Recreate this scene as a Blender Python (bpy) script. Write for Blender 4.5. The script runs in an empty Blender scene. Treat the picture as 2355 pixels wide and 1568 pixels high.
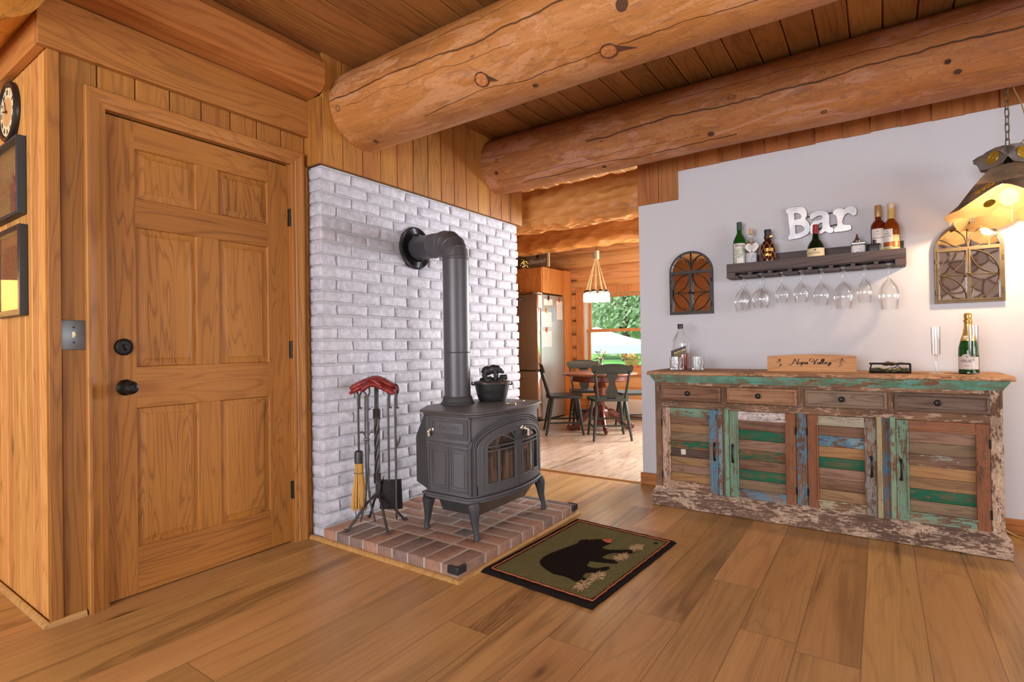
import bpy, bmesh, math, random
from math import sin, cos, pi, radians, sqrt, atan2, floor
from mathutils import Vector, Matrix, noise as mnoise
from mathutils.geometry import tessellate_polygon
random.seed(7)
SC = bpy.context.scene
COL = SC.collection
V = Vector

# ------------------------------------------------------------------ objects
WM = {}            # world matrix of every top-level thing (parts sit at identity under it)

def thing(name, label, cat, loc=(0, 0, 0), rz=0.0, group=None, kind=None):
    o = bpy.data.objects.new(name, None)
    COL.objects.link(o)
    o.location = loc
    o.rotation_euler = (0, 0, rz)
    o.empty_display_size = 0.05
    WM[o] = Matrix.Translation(loc) @ Matrix.Rotation(rz, 4, 'Z')
    return tag(o, label, cat, group, kind)

def tag(o, label=None, cat=None, group=None, kind=None):
    if label: o['label'] = label
    if cat: o['category'] = cat
    if group: o['group'] = group
    if kind: o['kind'] = kind
    return o

def top(o):
    while o.parent: o = o.parent
    return o

def part(name, b, m, parent=None, label=None, world=True, sharp=38, bevel=0, bseg=2, kind=None):
    """link builder b as ONE mesh object; world=True means b holds world coordinates"""
    if parent is not None and world:
        b.transform(WM[top(parent)].inverted())
    bmesh.ops.recalc_face_normals(b, faces=b.faces[:]) if getattr(m, 'name', '') != '__' else None
    me = bpy.data.meshes.new(name)
    b.to_mesh(me); b.free()
    me.materials.append(m)
    me.shade_smooth()
    me.set_sharp_from_angle(angle=radians(sharp))
    o = bpy.data.objects.new(name, me)
    COL.objects.link(o)
    if parent is not None: o.parent = parent
    if label: o['label'] = label
    if kind: o['kind'] = kind
    if bevel:
        md = o.modifiers.new('bevel', 'BEVEL')
        md.width = bevel; md.segments = bseg; md.limit_method = 'ANGLE'; md.angle_limit = radians(40)
    return o

def solo(name, b, m, label, cat, group=None, kind=None, org=None, **kw):
    """a thing that is one mesh; b in world coordinates, origin moved to its base"""
    if org is None:
        xs = [v.co for v in b.verts]
        org = V((sum(c.x for c in xs) / len(xs), sum(c.y for c in xs) / len(xs), min(c.z for c in xs)))
    org = V(org)
    b.transform(Matrix.Translation(-org))
    o = part(name, b, m, None, **kw)
    o.location = org
    WM[o] = Matrix.Translation(org)
    return tag(o, label, cat, group, kind)

def struct(name, b, m, parent=None, **kw):
    o = part(name, b, m, parent, **kw)
    if parent is None:
        o['kind'] = 'structure'; WM[o] = Matrix.Identity(4)
    return o

def dup(root, loc, rz=0.0, label=None, group=None, s=None):
    r = root.copy(); COL.objects.link(r)
    r.location = loc; r.rotation_euler = (0, 0, rz)
    if s: r.scale = s
    WM[r] = Matrix.Translation(loc) @ Matrix.Rotation(rz, 4, 'Z')
    if label: r['label'] = label
    if group: r['group'] = group
    for ch in list(root.children):
        c = ch.copy(); COL.objects.link(c); c.parent = r
        for g in list(ch.children):
            d = g.copy(); COL.objects.link(d); d.parent = c
    return r

# ------------------------------------------------------------------ mesh builders
def B(): return bmesh.new()

def bx(b, x0, y0, z0, x1, y1, z1, M=None):
    vs = [b.verts.new(V(p) if M is None else M @ V(p)) for p in
          ((x0,y0,z0),(x1,y0,z0),(x1,y1,z0),(x0,y1,z0),(x0,y0,z1),(x1,y0,z1),(x1,y1,z1),(x0,y1,z1))]
    for f in ((0,3,2,1),(4,5,6,7),(0,1,5,4),(1,2,6,5),(2,3,7,6),(3,0,4,7)):
        b.faces.new([vs[i] for i in f])
    return b

def box1(x0, y0, z0, x1, y1, z1): return bx(B(), x0, y0, z0, x1, y1, z1)

def rbox(b, x0, y0, z0, x1, y1, z1, r=.006, n=(4, 3, 3), jit=0.0, M=None, fr=9.0, seed=0):
    """box with rounded edges and optional lumpy surface"""
    c = V(((x0+x1)/2, (y0+y1)/2, (z0+z1)/2)); h = V(((x1-x0)/2, (y1-y0)/2, (z1-z0)/2))
    r = min(r, h.x*.98, h.y*.98, h.z*.98)
    key = {}
    def lin(k, i):   # positions cluster towards the edges
        t = i / n[k]
        if n[k] >= 3:
            if i == 0: return -h[k]
            if i == n[k]: return h[k]
            return -h[k] + r + (2*h[k]-2*r) * (i-1) / (n[k]-2)
        return -h[k] + 2*h[k]*t
    def vert(i, j, k):
        q = key.get((i, j, k))
        if q is None:
            p = V((lin(0, i), lin(1, j), lin(2, k)))
            inn = V((max(-h.x+r, min(h.x-r, p.x)), max(-h.y+r, min(h.y-r, p.y)), max(-h.z+r, min(h.z-r, p.z))))
            d = p - inn
            if d.length > 1e-9: p = inn + d.normalized() * r
            p = p + c
            if jit:
                p = p + mnoise.noise_vector(p * fr + V((seed*3.1, seed*1.7, seed))) * jit
            q = key[(i, j, k)] = b.verts.new(p if M is None else M @ p)
        return q
    a_, b_, c_ = n
    for i in range(a_):
        for j in range(b_):
            b.faces.new([vert(i,j,0), vert(i,j+1,0), vert(i+1,j+1,0), vert(i+1,j,0)])
            b.faces.new([vert(i,j,c_), vert(i+1,j,c_), vert(i+1,j+1,c_), vert(i,j+1,c_)])
    for i in range(a_):
        for k in range(c_):
            b.faces.new([vert(i,0,k), vert(i+1,0,k), vert(i+1,0,k+1), vert(i,0,k+1)])
            b.faces.new([vert(i,b_,k), vert(i,b_,k+1), vert(i+1,b_,k+1), vert(i+1,b_,k)])
    for j in range(b_):
        for k in range(c_):
            b.faces.new([vert(0,j,k), vert(0,j,k+1), vert(0,j+1,k+1), vert(0,j+1,k)])
            b.faces.new([vert(a_,j,k), vert(a_,j+1,k), vert(a_,j+1,k+1), vert(a_,j,k+1)])
    return b

def tube(b, pts, r, n=8, closed=False, caps=True, flat=None):
    """round bar along a path; r a number or one per point; flat=(a,b) scales the section"""
    pts = [V(p) for p in pts]
    m = len(pts)
    rs = r if isinstance(r, (list, tuple)) else [r]*m
    rings = []; up = None
    for i, p in enumerate(pts):
        if closed: t = pts[(i+1) % m] - pts[i-1]
        else: t = pts[min(i+1, m-1)] - pts[max(i-1, 0)]
        if t.length < 1e-9: t = V((0,0,1))
        t.normalize()
        if up is None:
            up = V((0,0,1)) if abs(t.z) < .9 else V((1,0,0))
        u = (up - t*up.dot(t)); u.normalize(); w = t.cross(u); up = u
        fa, fb = flat or (1, 1)
        rings.append([b.verts.new(p + (u*cos(2*pi*k/n)*fa + w*sin(2*pi*k/n)*fb)*rs[i]) for k in range(n)])
    for i in range(m if closed else m-1):
        A, C = rings[i], rings[(i+1) % m]
        for k in range(n): b.faces.new([A[k], A[(k+1) % n], C[(k+1) % n], C[k]])
    if caps and not closed:
        b.faces.new(rings[0][::-1]); b.faces.new(rings[-1])
    return b

def spline(P, n=8, closed=False):
    P = [V(p) if len(p) == 3 else V((p[0], p[1], 0)) for p in P]
    m = len(P); out = []
    for i in range(m if closed else m-1):
        g = (lambda k: P[k % m]) if closed else (lambda k: P[max(0, min(m-1, k))])
        p0, p1, p2, p3 = g(i-1), g(i), g(i+1), g(i+2)
        for k in range(n):
            t = k/n
            out.append(.5*((2*p1)+(p2-p0)*t+(2*p0-5*p1+4*p2-p3)*t*t+(3*p1-p0-3*p2+p3)*t**3))
    if not closed: out.append(P[-1])
    return out

def lathe(b, prof, c=(0, 0, 0), n=24, M=None, a0=0.0, a1=2*pi, lobes=None):
    """turn profile [(r,z)...] about z at c; lobes=(count, depth) ripples it"""
    c = V(c); rings = []
    full = abs(a1-a0-2*pi) < 1e-6
    m = n if full else n+1
    for r, z in prof:
        if r < 1e-6:
            p = V((0, 0, z)) + c
            rings.append([b.verts.new(M @ p if M else p)])
        else:
            ring = []
            for k in range(m):
                a = a0 + (a1-a0)*k/n
                q = r*(1 + (lobes[1]*cos(lobes[0]*a) if lobes else 0))
                p = V((q*cos(a), q*sin(a), z)) + c
                ring.append(b.verts.new(M @ p if M else p))
            rings.append(ring)
    for A, C in zip(rings, rings[1:]):
        if len(A) == 1 and len(C) == 1: continue
        for k in range(n):
            k2 = (k+1) % m
            if len(A) == 1: b.faces.new([A[0], C[k2], C[k]])
            elif len(C) == 1: b.faces.new([A[k], A[k2], C[0]])
            else: b.faces.new([A[k], A[k2], C[k2], C[k]])
    return b

def cyl(b, p0, p1, r0, r1=None, n=16):
    return tube(b, [p0, p1], [r0, r0 if r1 is None else r1], n)

def ball(b, c, r, n=16, m=10):
    r = (r, r, r) if not isinstance(r, (tuple, list)) else r
    M = Matrix.Translation(c) @ Matrix.Diagonal((*r, 1))
    bmesh.ops.create_uvsphere(b, u_segments=n, v_segments=m, radius=1, matrix=M)
    return b

def prism(b, polys, f, off):
    """polys: [outer, hole, ...] of 2D points; f maps (u,v)->3D; off is the thickness vector"""
    off = V(off)
    loops = [[V((p[0], p[1], 0)) for p in L] for L in polys]
    tris = tessellate_polygon(loops)
    flat = [p for L in polys for p in L]
    A = [b.verts.new(V(f(*p))) for p in flat]
    C = [b.verts.new(V(f(*p)) + off) for p in flat]
    for t in tris:
        try:
            b.faces.new([A[i] for i in t]); b.faces.new([C[i] for i in t[::-1]])
        except ValueError: pass
    k = 0
    for L in polys:
        m = len(L)
        for i in range(m):
            j = (i+1) % m
            b.faces.new([A[k+i], A[k+j], C[k+j], C[k+i]])
        k += m
    return b

def strip(b, P, Q, off):
    """solid ribbon between two equally long 3D paths P and Q, thickness vector off"""
    off = V(off)
    a = [b.verts.new(V(p)) for p in P]; c = [b.verts.new(V(p)) for p in Q]
    a2 = [b.verts.new(V(p)+off) for p in P]; c2 = [b.verts.new(V(p)+off) for p in Q]
    for i in range(len(P)-1):
        b.faces.new([a[i], a[i+1], c[i+1], c[i]]); b.faces.new([a2[i], c2[i], c2[i+1], a2[i+1]])
        b.faces.new([a[i], a2[i], a2[i+1], a[i+1]]); b.faces.new([c[i], c[i+1], c2[i+1], c2[i]])
    for i in (0, -1):
        b.faces.new([a[i], c[i], c2[i], a2[i]])
    return b

def grid(b, nu, nv, f):
    vs = [[b.verts.new(V(f(i/nu, j/nv))) for j in range(nv+1)] for i in range(nu+1)]
    for i in range(nu):
        for j in range(nv):
            b.faces.new([vs[i][j], vs[i+1][j], vs[i+1][j+1], vs[i][j+1]])
    return vs

def quad(b, *p):
    b.faces.new([b.verts.new(V(q)) for q in p]); return b

def circle(c, r, n=32, a0=0.0, a1=2*pi):
    return [(c[0]+r*cos(a0+(a1-a0)*k/n), c[1]+r*sin(a0+(a1-a0)*k/n)) for k in range(n)]

def text(b, s, size, f, depth=None, align='CENTER', shear=0.0, bold=0.0, space=1.0):
    """lettering: f maps text-plane (u,v) to 3D; depth vector gives it thickness"""
    cu = bpy.data.curves.new('t', 'FONT'); cu.body = s; cu.size = size; cu.align_x = align; cu.align_y = 'CENTER'
    cu.shear = shear; cu.offset = bold; cu.resolution_u = 3; cu.space_character = space
    o = bpy.data.objects.new('t', cu); COL.objects.link(o)
    dg = bpy.context.evaluated_depsgraph_get()
    me = bpy.data.meshes.new_from_object(o.evaluated_get(dg))
    bpy.data.objects.remove(o); bpy.data.curves.remove(cu)
    vs = [b.verts.new(V(f(v.co.x, v.co.y))) for v in me.vertices]
    fs = []
    for p in me.polygons:
        try: fs.append(b.faces.new([vs[i] for i in p.vertices]))
        except ValueError: pass
    bpy.data.meshes.remove(me)
    if depth is not None and fs:
        r = bmesh.ops.extrude_face_region(b, geom=fs)
        for e in r['geom']:
            if isinstance(e, bmesh.types.BMVert): e.co += V(depth)
    return b

def nib(b, path, f, w=.004, ang=40, off=(0, 0, 0), n=6):
    """broad-nib pen stroke: a ribbon swept by a slanted nib"""
    pts = spline(path, n)
    a = radians(ang); dx, dy = cos(a)*w/2, sin(a)*w/2
    thin = .0009
    L = [f(p.x-dx-thin*.3, p.y-dy+thin*.4) for p in pts]; R = [f(p.x+dx+thin*.3, p.y+dy-thin*.4) for p in pts]
    return strip(b, L, R, off)

# ------------------------------------------------------------------ materials
def lin(v):
    v /= 255.0
    return v/12.92 if v <= .04045 else ((v+.055)/1.055)**2.4
def rgb(r, g, b): return (lin(r), lin(g), lin(b), 1.0)

class G:
    def __init__(s, name):
        s.m = bpy.data.materials.new(name); s.m.use_nodes = True
        s.t = s.m.node_tree; s.t.nodes.clear()
        s.out = s.t.nodes.new('ShaderNodeOutputMaterial')
    def N(s, typ, ins=None, o=0, **kw):
        n = s.t.nodes.new('ShaderNode'+typ)
        for k, v in kw.items(): setattr(n, k, v)
        for k, v in (ins or {}).items():
            sk = n.inputs[k]
            if hasattr(v, 'is_linked'): s.t.links.new(v, sk)
            else: sk.default_value = v
        return n.outputs[o]
    def math(s, op, a, b=0.0, c=0.0, clamp=False):
        return s.N('Math', {0: a, 1: b, 2: c}, operation=op, use_clamp=clamp)
    def vm(s, op, a, b=(0, 0, 0)):
        return s.N('VectorMath', {0: a, 1: b}, operation=op)
    def mix(s, f, a, b, mode='MIX'):
        return s.N('MixRGB', {0: f, 1: a, 2: b}, blend_type=mode)
    def coord(s): return s.N('TexCoord', o=3)
    def noise(s, v, scale=5.0, detail=3.0, rough=.5, dist=0.0, o=0):
        return s.N('TexNoise', {'Vector': v, 'Scale': scale, 'Detail': detail, 'Roughness': rough, 'Distortion': dist}, o=o)
    def voro(s, v, scale=5.0, o=0, feature='F1', rnd=1.0):
        return s.N('TexVoronoi', {'Vector': v, 'Scale': scale, 'Randomness': rnd}, o=o, feature=feature)
    def ramp(s, f, stops, interp='LINEAR'):
        n = s.t.nodes.new('ShaderNodeValToRGB'); s.t.links.new(f, n.inputs[0])
        r = n.color_ramp; r.interpolation = interp
        while len(r.elements) > 1: r.elements.remove(r.elements[0])
        r.elements[0].position = stops[0][0]; r.elements[0].color = stops[0][1]
        for p, c in stops[1:]:
            e = r.elements.new(p); e.color = c
        return n.outputs[0]
    def sm(s, f, a, b):     # smoothstep a..b -> 0..1
        return s.N('MapRange', {'Value': f, 'From Min': a, 'From Max': b, 'To Min': 0.0, 'To Max': 1.0}, interpolation_type='SMOOTHSTEP')
    def xyz(s, v):
        n = s.t.nodes.new('ShaderNodeSeparateXYZ'); s.t.links.new(v, n.inputs[0]); return list(n.outputs)
    def vec(s, x, y, z): return s.N('CombineXYZ', {0: x, 1: y, 2: z})
    def white(s, v, o=0):
        return s.N('TexWhiteNoise', {'Vector': v}, o=o, noise_dimensions='3D')
    def bump(s, h, strength=.3, dist=.002):
        return s.N('Bump', {'Strength': strength, 'Distance': dist, 'Height': h})
    def done(s, color, rough=.5, bump=None, metal=0.0, spec=.5, coat=0.0, **kw):
        n = s.t.nodes.new('ShaderNodeBsdfPrincipled')
        def put(k, v):
            if hasattr(v, 'is_linked'): s.t.links.new(v, n.inputs[k])
            else: n.inputs[k].default_value = v
        put('Base Color', color); put('Roughness', rough); put('Metallic', metal); put('Specular IOR Level', spec)
        if coat: put('Coat Weight', coat)
        if bump is not None: put('Normal', bump)
        for k, v in kw.items(): put(k.replace('_', ' '), v)
        s.t.links.new(n.outputs[0], s.out.inputs[0])
        return s.m
    def surf(s, sh):
        s.t.links.new(sh, s.out.inputs[0]); return s.m

def plain(name, col, rough=.5, metal=0.0, var=.06, scale=30.0, bump=.0, spec=.5, **kw):
    """single-coloured material with a little tooth"""
    g = G(name); p = g.coord()
    n = g.noise(p, scale, 3.0)
    k = g.N('MapRange', {'Value': n, 'From Min': .25, 'From Max': .75, 'To Min': 1-var, 'To Max': 1+var})
    c = g.mix(1.0, col, g.vec(k, k, k), 'MULTIPLY')
    bp = g.bump(n, bump, .002) if bump else None
    return g.done(c, rough, bp, metal, spec, **kw)

def emit(name, col, st):
    g = G(name)
    return g.surf(g.N('Emission', {'Color': col, 'Strength': st}))

def wood(name, dark, mid, light, ax='z', scale=1.0, rough=.5, board=None, L=None, var=.14, knots=.5, ring=1.0,
         spec=.35, seam=0.0, bumps=.12, tint=None, streak=0.0, gw=.13, knotcol=None, heart=0.0, fleck=0.0):
    """procedural timber: grain along ax; board=(axis,width[,offset]) gives each board its own shade"""
    g = G(name); P = g.coord(); c = g.xyz(P)
    ai = 'xyz'.index(ax)
    rnd = rcol = None; seamf = None
    if board:
        bi = 'xyz'.index(board[0]); q = g.math('DIVIDE', g.math('SUBTRACT', c[bi], board[2] if len(board) > 2 else 0.0), board[1])
        i = g.math('FLOOR', q); fr = g.math('FRACT', q)
        r0 = g.white(g.vec(i, 3.7, 1.3))
        j = 0.0
        if L:
            t = g.math('ADD', g.math('DIVIDE', c[ai], L), g.math('MULTIPLY', r0, 7.3))
            j = g.math('FLOOR', t); ft = g.math('FRACT', t)
        rnd = g.white(g.vec(i, j, .5)); rcol = g.white(g.vec(i, j, 8.5), o=1)
        if seam:
            e = g.math('MULTIPLY', g.math('MINIMUM', fr, g.math('SUBTRACT', 1.0, fr)), board[1])
            if L:
                e2 = g.math('MULTIPLY', g.math('MINIMUM', ft, g.math('SUBTRACT', 1.0, ft)), L)
                e = g.math('MINIMUM', e, e2)
            seamf = g.sm(e, seam*.25, seam)
        P = g.vm('ADD', P, g.vm('MULTIPLY', g.white(g.vec(i, j, 2.5), o=1), (6.0, 6.0, 6.0)))
    else:
        oi = g.N('ObjectInfo', o=5)
        P = g.vm('ADD', P, g.vec(g.math('MULTIPLY', oi, 9.0), g.math('MULTIPLY', oi, 5.0), 0.0))
    def st(al, ac):
        v = [ac*scale]*3; v[ai] = al*scale
        return g.vm('MULTIPLY', P, tuple(v))
    n1 = g.noise(st(.7, 7.0), 1.0, 2.0, .5, .4)
    w = g.math('SINE', g.math('MULTIPLY', n1, 70.0*ring))
    w = g.math('MULTIPLY_ADD', w, .5, .5)
    w = g.math('POWER', w, 4.5)
    fib = g.noise(st(3.0, 170.0), 1.0, 4.0, .65)
    tone = g.noise(st(.35, 3.0), 1.0, 3.0, .6)
    f = g.math('ADD', g.math('MULTIPLY_ADD', w, -gw, gw*.55), g.math('ADD', g.math('MULTIPLY', fib, .36), g.math('MULTIPLY', tone, .54)))
    col = g.ramp(f, [(.22, dark), (.52, mid), (.86, light)])
    if streak:
        s2 = g.sm(g.noise(st(.4, 9.0), 1.0, 3.0, .6, 1.2), .60, .72)
        pk = g.sm(rnd, .5, .8) if rnd is not None else 1.0
        col = g.mix(g.math('MULTIPLY', g.math('MULTIPLY', s2, pk), streak), col, tuple(x*.45 for x in dark[:3])+(1,))
    if fleck:
        fk = g.sm(g.noise(st(6.0, 34.0), 1.0, 3.0, .6), .58, .66)
        col = g.mix(g.math('MULTIPLY', fk, fleck), col, dark)
    if heart:
        hn = g.noise(st(.30, 5.5), 1.0, 3.0, .55, .8)
        hm = g.sm(hn, .50, .60)
        hm = g.math('MULTIPLY', hm, g.sm(g.white(g.vec(i, j, 5.5)) if board else hn, .45, .70))
        lines = g.math('MULTIPLY_ADD', g.math('SINE', g.math('MULTIPLY', hn, 130.0)), .25, .75)
        col = g.mix(g.math('MULTIPLY', g.math('MULTIPLY', hm, lines), heart), col, tuple(x*.62 for x in dark[:3])+(1,))
    if rnd is not None:
        hs = g.N('HueSaturation', {'Hue': g.math('MULTIPLY_ADD', g.math('SUBTRACT', rnd, .5), .010, .5), 'Saturation': 1.0,
                 'Value': g.math('MULTIPLY_ADD', g.math('SUBTRACT', g.xyz(rcol)[1], .5), var*2, 1.0), 'Color': col})
        col = hs
    h = f
    if knots:
        kv = [6.0*scale]*3; kv[ai] = 2.1*scale
        K = g.vm('MULTIPLY', P, tuple(kv))
        n2 = g.t.nodes.new('ShaderNodeTexVoronoi'); g.t.links.new(K, n2.inputs['Vector']); n2.inputs['Scale'].default_value = 1.0
        d = n2.outputs[0]; sel = g.xyz(n2.outputs[1])[0]
        on = g.math('LESS_THAN', sel, knots*.16)
        core = g.math('SUBTRACT', 1.0, g.sm(d, .06, .15))
        halo = g.math('SUBTRACT', 1.0, g.sm(d, .10, .34))
        kc = knotcol or tuple(x*.42 for x in dark[:3])+(1,)
        col = g.mix(g.math('MULTIPLY', on, g.math('MULTIPLY', halo, .45)), col, dark)
        col = g.mix(g.math('MULTIPLY', on, g.math('MULTIPLY', core, .8)), col, kc)
    if tint is not None: col = g.mix(1.0, col, tint, 'MULTIPLY')
    if seamf is not None:
        col = g.mix(g.math('MULTIPLY', g.math('SUBTRACT', 1.0, seamf), .5), col, tuple(x*.28 for x in dark[:3])+(1,))
        h = g.math('ADD', g.math('MULTIPLY', f, .25), seamf)
    return g.done(col, g.math('MULTIPLY_ADD', g.math('SUBTRACT', f, .5), -.12, rough), g.bump(h, bumps, .003), spec=spec)

def logwood(name, dark, mid, light, patch, scale=1.0, crack=None, rough=.55):
    """peeled log along x: smooth amber skin with scraped patches, checks and knots; object origin on the axis"""
    g = G(name); P = g.coord(); c = g.xyz(P)
    an = g.math('ARCTAN2', g.math('MULTIPLY', c[2], -1.0), g.math('MULTIPLY', c[1], -1.0))
    Q = g.vm('MULTIPLY', P, (.7, 4.0, 4.0))
    tone = g.noise(Q, scale, 4.0, .6, .4)
    fib = g.noise(g.vm('MULTIPLY', P, (5.0, 90.0, 90.0)), 1.0, 3.0)
    f = g.math('ADD', g.math('MULTIPLY', tone, .75), g.math('MULTIPLY', fib, .3))
    col = g.ramp(f, [(.3, dark), (.52, mid), (.78, light)])
    p2 = g.sm(g.noise(g.vm('MULTIPLY', P, (2.0, 7.0, 7.0)), 1.0, 5.0, .65, .8), .52, .58)
    col = g.mix(g.math('MULTIPLY', p2, .72), col, patch)
    sp = g.sm(g.noise(g.vm('MULTIPLY', P, (6.0, 16.0, 16.0)), 1.3, 5.0, .68, 1.5), .56, .61)
    col = g.mix(g.math('MULTIPLY', sp, .50), col, tuple(x*.42 for x in patch[:3])+(1,))
    lt_ = g.sm(g.noise(g.vm('MULTIPLY', P, (3.0, 9.0, 9.0)), 1.7, 6.0, .7, 1.0), .52, .56)
    col = g.mix(g.math('MULTIPLY', lt_, .35), col, light)
    # draw-knife nicks
    nk = g.noise(g.vm('MULTIPLY', P, (14.0, 30.0, 30.0)), 1.0, 2.0, .5, 3.0)
    nk = g.math('SUBTRACT', 1.0, g.sm(g.math('ABSOLUTE', g.math('SUBTRACT', nk, .5)), .0, .02))
    col = g.mix(g.math('MULTIPLY', nk, .42), col, dark)
    # knots
    kx = g.vec(g.math('MULTIPLY', c[0], 2.6), g.math('MULTIPLY', an, 1.3), 0.0)
    n2 = g.t.nodes.new('ShaderNodeTexVoronoi'); g.t.links.new(kx, n2.inputs['Vector']); n2.inputs['Scale'].default_value = 1.0
    d = n2.outputs[0]; on = g.math('LESS_THAN', g.xyz(n2.outputs[1])[0], .38)
    rim = g.math('SUBTRACT', 1.0, g.sm(g.math('ABSOLUTE', g.math('SUBTRACT', d, .06)), .006, .025))
    core = g.math('SUBTRACT', 1.0, g.sm(d, .03, .07))
    kd = tuple(x*.3 for x in dark[:3])+(1,)
    col = g.mix(g.math('MULTIPLY', on, g.math('MULTIPLY', core, .35)), col, dark)
    col = g.mix(g.math('MULTIPLY', on, g.math('MULTIPLY', rim, .6)), col, kd)
    h = f
    for a0, x0, x1, w in crack or ():
        wob = g.math('MULTIPLY', g.math('SUBTRACT', g.noise(g.vec(g.math('MULTIPLY', c[0], 1.6), a0, 0.0), 1.0, 4.0, .6), .5), .55)
        dd = g.math('ABSOLUTE', g.math('SUBTRACT', g.math('SUBTRACT', an, a0), wob))
        ww = g.math('MULTIPLY', g.noise(g.vec(g.math('MULTIPLY', c[0], 3.0), a0+5, 0.0), 1.0, 2.0), w*2)
        k = g.math('LESS_THAN', dd, ww)
        e = g.math('MULTIPLY', g.sm(c[0], x0, x0+.25), g.math('SUBTRACT', 1.0, g.sm(c[0], x1-.25, x1)))
        k = g.math('MULTIPLY', k, g.math('GREATER_THAN', e, .25))
        col = g.mix(g.math('MULTIPLY', k, .85), col, tuple(x*.22 for x in dark[:3])+(1,))
        h = g.math('SUBTRACT', h, k)
    h = g.math('ADD', h, g.math('MULTIPLY', g.math('ADD', lt_, g.noise(g.vm('MULTIPLY', P, (8.0, 20.0, 20.0)), 1.0, 6.0, .7)), .8))
    return g.done(col, rough, g.bump(h, .42, .008), spec=.3)

def chipped(name, paint, wood1, wood2, amt=.5, scale=1.0, crackle=0.0, ax='x', paint2=None, rough=.7):
    """worn paint over old timber; amt = share of paint left"""
    g = G(name); P = g.coord()
    oi = g.N('ObjectInfo', o=5)
    P = g.vm('ADD', P, g.vec(g.math('MULTIPLY', oi, 17.0), g.math('MULTIPLY', oi, 7.0), g.math('MULTIPLY', oi, 3.0)))
    ai = 'xyz'.index(ax)
    v = [9.0]*3; v[ai] = 2.2
    gr = [160.0]*3; gr[ai] = 6.0
    fib = g.noise(g.vm('MULTIPLY', P, tuple(gr)), 1.0, 3.0, .6)
    tn = g.noise(g.vm('MULTIPLY', P, tuple(v)), 1.0, 4.0, .65)
    wc = g.mix(g.sm(tn, .3, .7), wood1, wood2)
    wc = g.mix(g.math('MULTIPLY', g.sm(fib, .35, .7), .6), wc, tuple(x*.5 for x in wood1[:3])+(1,))
    v2 = [14.0*scale]*3; v2[ai] = 5.0*scale
    big = g.noise(g.vm('MULTIPLY', P, tuple(v2)), 1.0, 8.0, .72, .6)
    v3 = [85.0*scale]*3; v3[ai] = 26.0*scale
    fine = g.noise(g.vm('MULTIPLY', P, tuple(v3)), 1.0, 5.0, .7)
    big = g.math('ADD', g.math('MULTIPLY', big, .56), g.math('MULTIPLY', fine, .44))
    msk = g.sm(big, .66-amt*.32-.022, .66-amt*.32+.022)
    if crackle:
        cr = g.voro(g.vm('ADD', g.vm('MULTIPLY', P, (130.0, 130.0, 130.0)), g.noise(P, 60.0, 3.0, .6, o=1)), 1.0, feature='DISTANCE_TO_EDGE')
        cr = g.math('MAXIMUM', g.sm(cr, .02, .22), g.sm(g.noise(P, 40.0, 4.0, .6), .50, .62))
        msk = g.math('MULTIPLY', msk, g.math('SUBTRACT', 1.0, g.math('MULTIPLY', g.math('SUBTRACT', 1.0, cr), crackle)))
    pc = paint
    if paint2 is not None:
        pc = g.mix(g.sm(g.noise(P, 11.0, 4.0, .6), .42, .6), paint, paint2)
    pc = g.mix(g.math('MULTIPLY', g.sm(fib, .4, .75), .35), pc, tuple(x*.55 for x in paint[:3])+(1,))
    pc = g.mix(g.math('MULTIPLY', g.sm(g.noise(g.vm('MULTIPLY', P, tuple(q*1.7 for q in v2)), 1.0, 6.0, .7), .46, .60), .42), pc, wc)
    col = g.mix(msk, wc, pc)
    h = g.math('ADD', g.math('MULTIPLY', msk, .6), g.math('MULTIPLY', fib, .6))
    return g.done(col, rough, g.bump(h, .35, .002), spec=.25)

def thinglass(name, tint=(1, 1, 1, 1), refl=1.0, body=0.0, bodycol=(1, 1, 1, 1), rough=.02):
    """clear thin glass: Fresnel mix of see-through and mirror, with an optional coloured body"""
    g = G(name)
    fr = g.N('LayerWeight', {'Blend': .26}, o=0)
    fr = g.math('MINIMUM', g.math('MULTIPLY', fr, refl), .62)
    tr = g.N('BsdfTransparent', {'Color': tint})
    gl = g.N('BsdfGlossy', {'Color': (1, 1, 1, 1), 'Roughness': rough})
    sh = tr
    if body:
        df = g.N('BsdfDiffuse', {'Color': bodycol})
        sh = g.N('MixShader', {0: body, 1: tr, 2: df})
    return g.surf(g.N('MixShader', {0: fr, 1: sh, 2: gl}))
# ------------------------------------------------------------------ shared materials
XD = -2.643      # face of the door wall
YC = 3.866       # face of the painted bar wall
YK = 7.25        # far kitchen wall
CZ = 2.68        # underside of the ceiling planks
PD, PM_, PL = rgb(116, 70, 28), rgb(162, 105, 46), rgb(186, 128, 64)
M = {}
M['board'] = wood('pine_board', PD, PM_, PL, 'z', board=('y', .1385, .717), var=.08, knots=.5)
M['board_x'] = wood('pine_board_x', rgb(150, 92, 40), rgb(205, 145, 78), rgb(224, 172, 104), 'z', board=('x', .09, -2.655), var=.1, knots=.7)
M['board_c'] = wood('pine_slat', rgb(118, 66, 30), rgb(165, 100, 52), rgb(182, 118, 68), 'z', board=('x', .1435, -1.326), var=.10, knots=.12, ring=.6)
M['pine_z'] = wood('pine_upright', PD, PM_, PL, 'z', knots=.25)
M['pine_y'] = wood('pine_level', PD, rgb(164, 105, 48), rgb(186, 128, 66), 'y', knots=.35, ring=1.3)
M['door_z'] = wood('door_stile', rgb(110, 65, 23), rgb(158, 101, 41), rgb(178, 119, 55), 'z', knots=0, ring=1.4, scale=1.2, bumps=.1, gw=.17)
M['door_y'] = wood('door_rail', rgb(110, 65, 23), rgb(157, 100, 42), rgb(178, 119, 55), 'y', knots=0, ring=1.2, bumps=.1, gw=.16)
M['door_p'] = wood('door_panel', rgb(104, 60, 22), rgb(162, 105, 43), rgb(180, 120, 56), 'z', knots=0, ring=1.7, scale=1.2, bumps=.1, gw=.15)
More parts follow.
